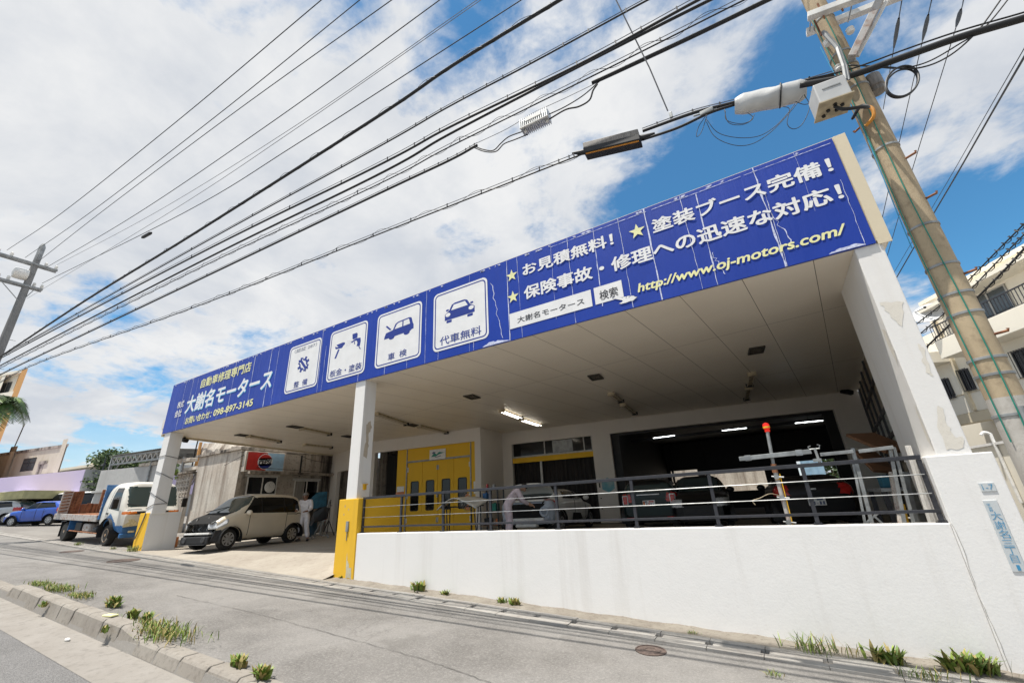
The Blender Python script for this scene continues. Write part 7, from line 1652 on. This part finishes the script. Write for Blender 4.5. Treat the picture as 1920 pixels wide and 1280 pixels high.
# the drinks sign: red left, pale blue right, round emblem with the word across
ps = thing('drinks_sign', FS.P(1.1, .2, 2.1), 'faded red and light blue drinks signboard with round emblem on the annex wall', 'sign')
s0, s1, z0, z1 = .16, 2.0, 2.12, 2.96
mb = MB(); FS.box(mb, s0 - .08, s1 + .10, .035, .30, z0 - .08, z1 + .05); mb.build('box', 'old_concrete', ps, bevel=.02)
def spl(name, m_, pts, d): 
    mb = MB(); mb._face([mb.bm.verts.new(FS.P(x, .302 + d, z)) for x, z in pts]); return mb.build(name, m_, ps, recalc=False)
xm = s0 + (s1 - s0) * .52; spl('red_field', 'sign_red', [(s0, z0), (xm, z0), (xm, z1), (s0, z1)], .002); spl('blue_field', 'sign_light_blue', [(xm, z0), (s1, z0), (s1, z1), (xm, z1)], .002)
cx, cz, rr2 = s0 + .88, (z0 + z1) / 2, .37
circ = lambda r_, a0=0, a1=360, n=36: [(cx + r_ * math.cos(R(a0 + (a1 - a0) * i / n)), cz + r_ * math.sin(R(a0 + (a1 - a0) * i / n))) for i in range(n + (0 if a1 - a0 == 360 else 1))]
spl('emblem', 'sign_white', circ(rr2), .004)
up_ = circ(rr2 * .93, 22, 168, 20); wave = [(cx - rr2 * .90 + rr2 * 1.76 * t, cz + rr2 * (.44 + .10 * math.sin(t * 2 * math.pi * .9 - 2.9))) for t in np.linspace(0.02, 1, 12)]; spl('emblem_red', 'sign_red', up_ + wave, .006)
lo_ = circ(rr2 * .93, 202, 348, 20); wave = [(cx + rr2 * .90 - rr2 * 1.76 * t, cz - rr2 * (.50 + .08 * math.sin(t * 2 * math.pi * .9 - 2.9))) for t in np.linspace(0.02, 1, 12)]; spl('emblem_blue', 'sign_navy', lo_ + wave, .006)
mb = MB(); text_into(mb, 'PEPSI', FS.P(0, .302, 0), FS.d, (0, 0, 1), cx - rr2 * .84, cx + rr2 * .84, cz - .13, cz + .11, .04, .1, depth=.009); mb.build('lettering', 'sign_black', ps, recalc=False)
for k_, pts in enumerate([[(.0, .1, 2.3), (1.2, .42, 2.22), (2.4, .40, 2.18), (4.0, .45, 2.12), (5.4, .3, 2.1)], [(1.5, .1, 2.95), (2.6, .3, 3.0), (3.6, .3, 2.75), (5.4, .2, 2.6)], [(-.2, .05, 2.9), (.3, .1, 3.0), (-.7, .06, 2.3)]]):
    mb = MB(); mb.tube(smoothline([FS.P(*p) for p in pts], 6), .012, 5); tag(mb.build('wall_cable', 'cable_black', smooth=True), ['black cable drooping across the drinks sign', 'cable sagging along the annex wall under the canopy edge', 'loose cable at the annex corner above the streaked wall'][k_], 'cable', 'cables on the annex wall')
mb = MB(); FS.box(mb, 3.1, 3.16, .04, .10, 1.9, 3.0); tag(mb.build('drain_pipe', 'cable_black'), 'dark drain pipe on the annex wall right of the drinks sign', 'pipe')
# upper terrace: rough parapet with railing; pierced-block screen below
mb = MB(); r4 = random.Random(6); n = 22; q0 = Vector((AX - 4.9, AY + 1.5, 0)); ring = []
for i in range(n + 1):
    x = AX - 5.6 + 5.4 * i / n; a_ = 3.25; b_ = 4.05 - .55 * i / n + r4.uniform(-.05, .05); ring.append([mb.bm.verts.new((x, AY + .6 + r4.uniform(-.04, .04), a_)), mb.bm.verts.new((x, AY + .6 + r4.uniform(-.06, .06), (a_ + b_) / 2)), mb.bm.verts.new((x, AY + .7, b_)), mb.bm.verts.new((x, AY + 1.6, b_)), mb.bm.verts.new((x, AY + 1.6, a_))])
for i in range(n):
    for j in range(4): mb._face([ring[i][j], ring[i + 1][j], ring[i + 1][j + 1], ring[i][j + 1]])
mb.build('parapet', 'old_concrete', an)
mb = MB()
for i in range(34): x = AX - 5.5 + i * .15; mb.tube([(x, AY + 1.2, 3.9 - .5 * i / 34), (x, AY + 1.2, 4.75 - .5 * i / 34)], .012, 4)
mb.tube([(AX - 5.5, AY + 1.2, 4.75), (AX - .4, AY + 1.2, 4.25)], .02, 5); mb.build('roof_railing', 'grey_metal', an)
mb = MB(); mb.tube(smoothline([(AX - 5.75, AY + .4, 2.8), (AX - 5.7, AY + .4, 4.2), (AX - 5.4, AY + .4, 4.6), (AX - 4.4, AY + .4, 4.2), (AX - 1.2, AY + .4, 3.9)], 6), .035, 6); tag(mb.build('drain_hose', 'cable_black', smooth=True), 'black hose arched over the annex terrace', 'hose')
mb = MB(); mb.box(AX - 5.62, AX - 5.5, AY + .45, AY + .57, 2.7, 4.1); mb.build('downpipe', 'orange_render', an)
mb = MB(); mb.box(AX - 6.2, AX - 4.15, AY + .2, AY + 1.6, 2.55, 2.72); mb.build('eaves_slab', 'old_concrete', an); mb = MB(); mb.box(AX - 6.2, AX - 4.16, AY + 1.2, AY + 1.6, -1.2, 2.549); mb.build('recessed_wall', 'beige_render', an)
mb = MB(); mb.beam((AX - 4.9, AY + .1, 1.75), (AX - 4.25, AY + .1, 2.5), .07, .07); mb.beam((AX - 4.6, AY + .1, 1.75), (AX - 4.2, AY + .1, 2.3), .05, .05); mb.build('stay', 'white_metal', an)
sc_ = thing('block_screen', (AX - 4.9, AY - .2, -.7), 'wall of pierced decorative concrete blocks between the truck and the annex', 'wall')
X0, Z0, S = AX - 5.6, .78, .30; mb = MB()
for i in range(5):
    for j in range(5):
        x, z = X0 + i * S, Z0 + j * S; t = .035
        for a, b, c_, d_ in ((0, S, 0, t), (0, S, S - t, S), (0, t, t, S - t), (S - t, S, t, S - t)): mb.box(x + a + .002, x + b - .002, AY - .25, AY - .13, z + c_ + .002, z + d_ - .002)
        for p, q in (((0, 0), (S / 2, S / 2)), ((S, 0), (S / 2, S / 2)), ((0, S * .5), (S * .5, S)), ((S, S * .5), (S * .5, S))): mb.beam((x + p[0], AY - .19, z + p[1]), (x + q[0], AY - .19, z + q[1]), .10, .035, up=(0, 0, 1))
mb.build('pierced_blocks', 'old_concrete', sc_)
mb = MB(); mb.box(X0 - .1, AX - 4.15, AY - .28, AY - .10, -.9, Z0 - .002); mb.build('base_wall', 'old_concrete', sc_); mb = MB(); mb.box(X0 - .15, AX - 4.1, AY - .45, AY + .1, Z0 + 1.52, Z0 + 1.60); mb.build('corrugated_top', 'grimy_concrete', sc_)
# carport truss
A0, A1 = U(212, 858, Y=10.2), U(305, 842, Y=10.2)
zt = A0.z; cp = thing('carport', (A0.x + 2, 10.2, g(A0.x)), 'grey steel carport with zigzag truss edge behind the truck', 'carport')
A1 = Vector((A1.x + .7, 10.2, A1.z - .1)); dv = (A1 - A0)
for dy in (0, 5.0):
    for dz_2 in (0, -.42): mb = MB(); mb.beam(A0 + Vector((0, dy, dz_2)), A1 + Vector((0, dy, dz_2)), .09, .09); mb.build('truss_chord', 'grey_metal', cp)
    mb = MB(); n = 22
    for i in range(n):
        a, b = A0 + dv * (i / n), A0 + dv * ((i + 1) / n); lo = Vector((0, dy, -.42)); hi = Vector((0, dy, 0)); mb.beam(a + (lo if i % 2 else hi), b + (hi if i % 2 else lo), .04, .04)
    mb.build('truss_web', 'white_metal', cp)
for dy in (0, 5.0):
    mb = MB(); mb.beam(A0 + Vector((0, dy, .02)), Vector((A0.x, 10.2 + dy, g(A0.x) - .1)), .14, .14); mb.build('post', 'grey_metal', cp)
    mb = MB(); mb.beam(A0 + Vector((0, dy, -1.5)), A0 + Vector((1.4, dy, -.42)), .05, .05); mb.build('brace', 'grey_metal', cp)
mb = MB(); n = 60
for i in range(n):
    a, b = A0 + dv * (i / n), A0 + dv * ((i + 1) / n); za, zb = .08 + .02 * (i % 2), .08 + .02 * ((i + 1) % 2)
    mb.quad(a + Vector((0, -.25, za)), b + Vector((0, -.25, zb)), b + Vector((0, 5.3, zb + .25)), a + Vector((0, 5.3, za + .25)))
mb.build('corrugated_roof', 'galvanised', cp)
for i in range(5): q = A0 + dv * ((i + .5) / 5); mb = MB(); mb.beam(q + Vector((0, 0, -.2)), q + Vector((0, 5, .1)), .06, .12); mb.build('purlin', 'grey_metal', cp)
# grey wall behind the truck with shutter clamps
a, b = U(235, 897, D=24), U(316, 888, D=23.2); GW = Facade(a, b); gw = thing('grey_wall', (a.x, a.y, g(a.x)), 'grey rendered wall with pipe clamps behind the carport', 'wall')
mb = MB(); GW.box(mb, -2.2, GW.L, -.25, 0, -.8, 3.0); mb.build('wall', 'grey_render', gw); mb = MB(); GW.box(mb, -2.3, GW.L, -.3, .12, 1.75, 1.85); mb.build('sill', 'grey_render', gw)
for s in (1.8, 4.2): mb = MB(); GW.box(mb, s, s + .1, .0, .1, 1.2, 3.3); mb.build('pipe', 'grey_metal', gw)
mb = MB(); r5 = random.Random(12)
for i in range(9): q = GW.P(1.2 + i * .42, -.1, 3.0); mb.obox(q + Vector((0, 0, .1)), (.26, .05, .02), (0, .2, 0), (0, 0, r5.uniform(.04, .12)))
tag(mb.build('rubble', 'old_concrete', bevel=.03), 'row of pale broken blocks lying along the top of the grey wall', 'rubble', kind='stuff')
# low clinic with a lilac fascia, olive porch canopy
a, b, c3 = U(-60, 912, D=34.5), U(160, 880, D=31.5), U(232, 884, D=33.5)
FC = Facade(a, b); zt = b.z; cn_ = thing('clinic', (b.x, b.y, g(b.x)), 'single-storey building with lilac fascia and olive porch at the left edge', 'building')
sE = FC.L; zb_ = FC.px(160, 897)[1]
mb = MB(); FC.box(mb, -8, sE, -9, 0, 2.25, zt); mb.build('fascia', 'lilac_fascia', cn_); mb = MB(); FC.box(mb, -8, sE - .3, -9, -1.6, -.2, 2.249); mb.build('wall', 'grey_render', cn_)
FE = Facade(b, c3); mb = MB(); FE.box(mb, 0.02, FE.L + 3, -6, .02, 1.75, zt + .02); mb.build('end_wall', 'grey_render', cn_); mb = MB(); FE.box(mb, 0.3, FE.L + 3, -6, -.6, -.3, 1.749); mb.build('side_wall', 'white_plaster', cn_)
FEi = Facade(FE.P(.3, -.6, 0), FE.P(FE.L, -.6, 0)); FEi.window(cn_, 1.2, 2.6, .4, 1.55, 'white_frame', 0); mb = MB(); FE.box(mb, -.1, FE.L + 3.1, -.6, .25, 1.60, 1.748); mb.build('ledge', 'grey_render', cn_)
s0, z0 = FC.px(34, 905); s1, _ = FC.px(140, 898); mb = MB(); FC.box(mb, s0, s1, -.2, 2.6, 1.95, 2.5); mb.build('porch_canopy', 'olive_trim', cn_)
for t in (.3, .55, .8): q = s0 + (s1 - s0) * t; mb = MB(); FC.box(mb, q, q + .2, 1.8, 2.0, -.1, 1.949); mb.build('porch_column', 'cream_plaster', cn_)
FCi = Facade(FC.P(0, -1.6, 0), FC.P(sE, -1.6, 0))
for s in (1.5, 5.5, 9.5): 
    if s + 2 < sE: FCi.window(cn_, s, s + 2.2, .4, 1.9, 'white_frame', 1)
mb = MB(); FE.box(mb, -.3, .05, -.4, .15, -.3, 1.74); mb.build('corner_post', 'white_plaster', cn_)
c = U(187, 900, D=30); mb = MB(); mb.tube([(c.x, c.y, g(c.x)), (c.x, c.y, U(187, 857, D=30).z)], .05, 6); mb.box(c.x - .4, c.x + .1, c.y - .08, c.y + .08, U(187, 860, D=30).z - .4, U(187, 860, D=30).z - .3); tag(mb.build('lamp_post', 'black_metal'), 'thin dark lamp post in front of the grey end of the clinic', 'lamp post')
# beige concrete block behind
a, b = U(-40, 842, D=46), U(122, 850, D=41); FB = Facade(a, b, (-.99, .165)); bb = thing('concrete_block', (b.x, b.y, g(b.x)), 'beige rendered concrete building with pilasters and one dark window at left', 'building')
zt = FB.px(60, 846)[1]; mb = MB(); FB.box(mb, -6, FB.L, -10, 0, -.5, zt); mb.build('wall', 'beige_render', bb); mb = MB(); FB.box(mb, -6, FB.L + .1, -10, .25, zt, zt + .25); mb.build('coping', 'grimy_concrete', bb)
for px in (20, 112): s, _ = FB.px(px, 860); mb = MB(); FB.box(mb, s - .4, s + .3, .0, .35, -.5, zt + (.25 if px < 100 else .75)); mb.build('pilaster', 'beige_render', bb)
s0, z1 = FB.px(45, 860); s1, _ = FB.px(68, 861); _, z0 = FB.px(38, 884); FB.window(bb, s0, s1, z0, z1, 'black_metal', 1, False, 'window_reflect', .62)
s0, z1 = FB.px(72, 868); mb = MB(); FB.box(mb, s0, s0 + 1.3, .0, .25, z1 - .15, z1 + .15); mb.build('window_hood', 'grimy_concrete', bb); mb = MB(); FB.box(mb, s0 + .1, s0 + 1.0, .0, .02, z1 - 2.0, z1 - .151); mb.build('blocked_window', 'grimy_concrete', bb)
mb = MB(); FB.box(mb, -6, FB.L, .0, .2, FB.px(60, 893)[1], FB.px(60, 890)[1]); mb.build('string_course', 'grimy_concrete', bb)
s, z = FB.px(27, 838); mb = MB(); FB.box(mb, s - .6, s + .6, -1, 0, zt + .251, zt + .8); mb.tube([FB.P(s, -.5, zt + .8), FB.P(s + .3, -.5, zt + 3.2)], .05, 5); mb.build('roof_mast', 'grimy_concrete', bb)
a, b = U(120, 868, D=58), U(240, 878, D=52); F2 = Facade(a, b); ob = thing('flat_block', (b.x, b.y, 0), 'long pale flat-roofed block far behind the lilac clinic', 'building'); zt = F2.px(180, 874)[1]
mb = MB(); F2.box(mb, -2, F2.L, -8, 0, -.5, zt); mb.build('wall', 'grey_render', ob); mb = MB(); F2.box(mb, -2, F2.L, -8, .3, zt, zt + .3); mb.build('roof_edge', 'cream_plaster', ob)
for k_ in range(4): F2.window(ob, .5 + k_ * 3.0, 2.1 + k_ * 3.0, zt - 2.4, zt - 1.0, 'window_frame', 1)
s, _ = F2.px(165, 870); mb = MB(); F2.box(mb, s - .6, s + 1.2, -2, -.5, zt + .301, zt + 1.3); mb.build('roof_tank', 'beige_render', ob)
# tall block with the orange end wall
a, b = U(-60, 690, D=47), U(50, 697, D=44); FO = Facade(a, b, (-.99, .09)); to = thing('tower_block', (b.x, b.y, 0), 'tall cream apartment tower with an orange end fin at the left edge', 'building'); zt = FO.px(40, 694)[1]
mb = MB(); FO.box(mb, -3, FO.L - .9, -9, -1.2, -.5, zt - .3); mb.build('wall', 'cream_plaster', to); mb = MB(); FO.box(mb, FO.L - .9, FO.L, -9, .3, -.5, zt); mb.build('end_fin', 'orange_render', to); mb = MB(); FO.box(mb, -3, FO.L - .901, -9, .3, zt - .3, zt); mb.build('roof_slab', 'cream_plaster', to)
z = zt - 3.3
FOi = Facade(FO.P(0, -1.2, 0), FO.P(FO.L, -1.2, 0), (-.99, .09))
while z > 0:
    mb = MB(); FO.box(mb, -3, FO.L - .902, -1.2, .15, z - .1, z + 1.0); mb.build('balcony', 'cream_plaster', to)
    for k_ in range(2): FOi.window(to, FO.L - 3.0 - k_ * 3.2, FO.L - 1.5 - k_ * 3.2, z + 1.1, z + 2.4, 'window_frame', 1)
    z -= 3.1
for s in (FO.L - 3.7,): mb = MB(); FO.box(mb, s, s + .5, -1.2, .2, -.5, zt - .301); mb.build('pier', 'cream_plaster', to)
# beyond the hall's rear windows: a stained block wall in the sun, grey shutters
mb = MB(); mb.box(-14, -.2, 34, 34.2, -1.2, 3.2); tag(mb.build('block_wall', 'old_concrete'), 'sunlit stained block wall seen through the rear openings of the hall', 'wall')
mb = MB(); mb.box(1.35, 2.5, 33, 33.1, -.9, 2.6); 
for x in np.arange(1.36, 2.5, .38): mb.box(x, x + .03, 32.97, 33.0, -.9, 2.6)
tag(mb.build('shutter', 'sign_light_blue'), 'pale blue-grey shutter seen through the right rear opening', 'shutter')

# ------------------------------------------------------------------ trees and weeds
def leaf_cloud(mb, c, rad3, n, size, rnd_, light_frac=.35, hollow=.45):
    c = Vector(c); blobs = [(c + Vector((rnd_.uniform(-.62, .62) * rad3[0], rnd_.uniform(-.62, .62) * rad3[1], rnd_.uniform(-.5, .62) * rad3[2])), rnd_.uniform(.28, .55)) for _ in range(14)]
    for i in range(n):
        bc, br = blobs[rnd_.randrange(len(blobs))]; v = Vector((rnd_.gauss(0, 1), rnd_.gauss(0, 1), rnd_.gauss(0, 1))).normalized() * rnd_.uniform(hollow, 1.05)
        p = bc + Vector((v.x * rad3[0] * br, v.y * rad3[1] * br, v.z * rad3[2] * br)); s = size * rnd_.uniform(.6, 1.4)
        a = Vector((rnd_.gauss(0, 1), rnd_.gauss(0, 1), rnd_.gauss(0, .6))).normalized(); b = a.cross(Vector((rnd_.gauss(0, 1), rnd_.gauss(0, 1), rnd_.gauss(0, 1)))).normalized()
        mb.mi = 1 if rnd_.random() < light_frac else 0
        mb.quad(p - a * s, p - b * s * .45, p + a * s, p + b * s * .45)
def tree(loc, h, rad3, label, n=2600, size=.16, seed=1):
    rt = random.Random(seed); t = thing('tree', loc, label, 'tree'); l = Vector(loc); top = l + Vector((0, 0, h))
    mb = MB(); mb.tube([l, l + Vector((.1, .05, h * .4)), top - Vector((0, 0, rad3[2] * .6))], [.22, .17, .08], 8)
    for k_ in range(6): a = R(60 * k_ + 20); q = l + Vector((.05, .02, h * (.35 + .06 * k_))); mb.tube([q, q + Vector((math.cos(a) * rad3[0] * .35, math.sin(a) * rad3[1] * .35, rad3[2] * .3)), q + Vector((math.cos(a) * rad3[0] * .6, math.sin(a) * rad3[1] * .6, rad3[2] * .6))], [.08, .05, .02], 6)
    mb.build('trunk', 'bark', t, smooth=True); mb = MB(); leaf_cloud(mb, top, rad3, n, size, rt); mb.build('crown', ['tree_leaf', 'tree_leaf_light'], t, recalc=False)
c = U(246, 884, D=34); tree((c.x, c.y, g(c.x)), c.z - g(c.x), (2.8, 2.8, 1.9), 'dark green round tree behind the carport truss', 7000, .13, 3)
tree((3.3, 38.5, -1.0), 2.6, (1.6, 1.6, 1.8), 'bright green tree seen through the right rear opening of the hall', 1800, .16, 5)
tree((.35, 37.5, -1.0), 3.2, (.8, .9, 1.2), 'small green bush tree at left of the shutter behind the hall', 900, .13, 7)
c = U(326, 888, Y=9.6); mb = MB(); leaf_cloud(mb, c, (.16, .2, .42), 160, .055, random.Random(2), .8); mb.tube([(c.x, c.y, -.7), c], .015, 5); tag(mb.build('climbing_plant', ['leaf_a', 'leaf_b'], recalc=False), 'light green climbing plant just right of the left pillar', 'plant')
# palm at the left edge
c = U(8, 752, D=30); pt = thing('palm_tree', (c.x, c.y, g(c.x)), 'palm with drooping feather fronds before the orange tower', 'palm tree')
mb = MB(); mb.tube([(c.x - .8, c.y, g(c.x)), (c.x - .5, c.y, c.z * .5), (c.x - .1, c.y, c.z)], [.26, .2, .17], 10); mb.build('trunk', 'bark', pt, smooth=True)
rp_ = random.Random(31)
for k_ in range(17):
    az = 2 * math.pi * k_ / 17 + rp_.uniform(-.15, .15); el = rp_.uniform(-.1, 1.15); L_ = rp_.uniform(1.9, 2.4); mb = MB(); pts = []
    for i in range(22):
        t = i / 21; r_ = L_ * t * math.cos(el) * (1 - .18 * t); z = L_ * (math.sin(el) * t - (.55 + .35 * math.cos(el)) * t * t * 1.15); pts.append(c + Vector((math.cos(az) * r_, math.sin(az) * r_, z)))
    mb.mi = 0; mb.tube(pts, [.035 * (1 - .8 * i / 21) for i in range(22)], 4); sd_ = Vector((-math.sin(az), math.cos(az), 0))
    for i in range(2, 21):
        for j in (0, .5):
            t = (i + j) / 21; p = pts[i].lerp(pts[min(i + 1, 21)], j); tl = (pts[min(i + 1, 21)] - pts[i - 1]).normalized(); ln = .62 * math.sin(math.pi * min(1, t * 1.02 + .05)) ** .6 + .12
            for s in (-1, 1):
                mb.mi = 1 if (k_ % 3 == 0) != (rp_.random() < .15) else 0
                e = p + sd_ * s * ln * .85 + tl * ln * .45 - Vector((0, 0, ln * rp_.uniform(.25, .5))); w_ = tl * .035; mb.quad(p - w_, p + w_, e + w_ * .3, e - w_ * .3)
    mb.build('frond', ['palm_leaf', 'palm_leaf_light'], pt, recalc=False)
# weeds
rg_ = random.Random(77)
def weed(x, y, h, n, label, kind='leafy', dry=.28):
    z = g(x) + .01; mb = MB(); h *= 1.15; n = int(n * (2.2 if kind == 'grass' and y < 4 else 1.4))
    for i in range(n):
        a = rg_.uniform(0, 2 * math.pi); l = h * rg_.uniform(.55, 1.15); ln = rg_.uniform(.25, .95); bx, by = x + rg_.gauss(0, h * ((2.2 if y < 4 else .7) if kind == 'grass' else .35)), y + rg_.gauss(0, h * ((.6 if y < 4 else .3) if kind == 'grass' else .16)); d = Vector((math.cos(a), math.sin(a) * .8, 0)); s = Vector((-d.y, d.x, 0)); w = (.006 if kind == 'grass' else .020) * rg_.uniform(.7, 1.3) * (h / .16) ** .5
        P = [Vector((bx, by, z)) + d * l * ln * t ** 1.5 + Vector((0, 0, l * (t - .45 * ln * t * t))) for t in (0, .35, .7, 1.0)]; ws = [w * .4, w, w * .8, w * .1]
        mb.mi = 2 if rg_.random() < dry else (1 if rg_.random() < .5 else 0)
        for k_ in range(3): mb.quad(P[k_] - s * ws[k_], P[k_] + s * ws[k_], P[k_ + 1] + s * ws[k_ + 1], P[k_ + 1] - s * ws[k_ + 1])
    if kind == 'grass': return tag(mb.build('grass', ['leaf_a', 'leaf_b', 'leaf_dry'], recalc=False), label, 'grass', kind='stuff')
    return tag(mb.build('weed', ['leaf_a', 'leaf_b', 'leaf_dry'], recalc=False), label, 'weed', 'weeds in the pavement joints')
def gp(px, py):
    rr = ray(px, py); t = -1.79 / (rr.z + .047 * rr.x); return rr * t
for px, py, h, n, lab, kd in [(785, 1108, .17, 60, 'bushy green weed at the wall foot near the yellow pillar', 'leafy'), (835, 1117, .10, 30, 'low weed right of the bushy one at the wall foot', 'leafy'), (940, 1131, .10, 26, 'small weed by the gutter, left of a pair', 'leafy'), (968, 1136, .12, 34, 'small weed by the gutter, right of a pair', 'leafy'), (1300, 1190, .05, 30, 'tiny moss-like tuft on the gutter edge below the wall', 'grass'), (1540, 1225, .20, 60, 'upright weed with seed stalks at the wall foot', 'grass'), (1672, 1248, .18, 46, 'broad-leaved weed at the wall foot left of the last one', 'leafy'), (1808, 1262, .20, 40, 'tall broad-leaved weed at the wall foot below the joint crack', 'leafy'), (1850, 1266, .19, 42, 'rightmost broad-leaved weed at the wall foot', 'leafy'), (1455, 1270, .06, 36, 'dry grass tuft on the gutter lip', 'grass'), (1735, 1276, .12, 50, 'dry grass tuft by the gutter at the bottom edge', 'grass'),
                            (145, 1022, .12, 60, 'grass tuft in front of the truck wheel', 'grass'), (248, 1034, .20, 70, 'grass clump at the foot of the left pillar', 'grass'), (212, 1030, .10, 40, 'low grass left of the left pillar foot', 'grass'), (445, 1252, .12, 60, 'small leafy weed on the dropped kerb', 'leafy'), (490, 1274, .12, 50, 'small weed at the bottom edge of the pavement', 'leafy'), (640, 1085, .07, 24, 'tiny weed at the foot of the yellow pillar', 'leafy')]:
    p = gp(px, py); weed(p.x, max(p.y, 6.7) if 'wall foot' in lab else p.y, h, n, lab, kd)
for px, py, h, n, lab, kd in [(75, 1098, .10, 120, 'grass patch behind the far end of the kerb', 'grass'), (108, 1108, .13, 130, 'thick grass patch behind the kerb, second from its far end', 'grass'), (150, 1120, .10, 110, 'low grass behind the middle of the kerb', 'grass'), (213, 1138, .17, 90, 'leafy green clump behind the kerb, tallest there', 'leafy'), (250, 1158, .12, 70, 'small leafy clump behind the kerb before its near end', 'leafy'), (275, 1165, .12, 60, 'yellowish sprig on the near end of the kerb', 'leafy'), (295, 1195, .16, 190, 'spreading grass at the near end of the raised kerb', 'grass'), (262, 1175, .14, 60, 'thin grass blades leaning over the kerb end', 'grass')]:
    p = gp(px, py); weed(p.x, max(p.y, 3.2), h, n, lab, kd, .35)
for px, py, lab in ((86, 1138, 'tiny plant growing in a kerb joint'), (188, 1188, 'small plant at the kerb base in a joint')):
    p = gp(px, py); weed(p.x, 2.88, .09, 22, lab, 'leafy')
# litter and stones on the kerb
p = gp(238, 1163); mb = MB(); mb.obox((p.x, 3.06, g(p.x) + .118), (.11, .02, 0), (-.012, .05, 0), (0, 0, .012)); tag(mb.build('litter', 'sign_yellow', bevel=.01), 'flat yellow scrap lying on the raised kerb', 'litter')
p = gp(152, 1175); mb = MB(); mb.ball((p.x, 2.7, g(p.x) - .125), .06, .03, .025, 8); tag(mb.build('stone', 'plate_white', smooth=True), 'small white scrap in the road gutter below the kerb', 'litter')
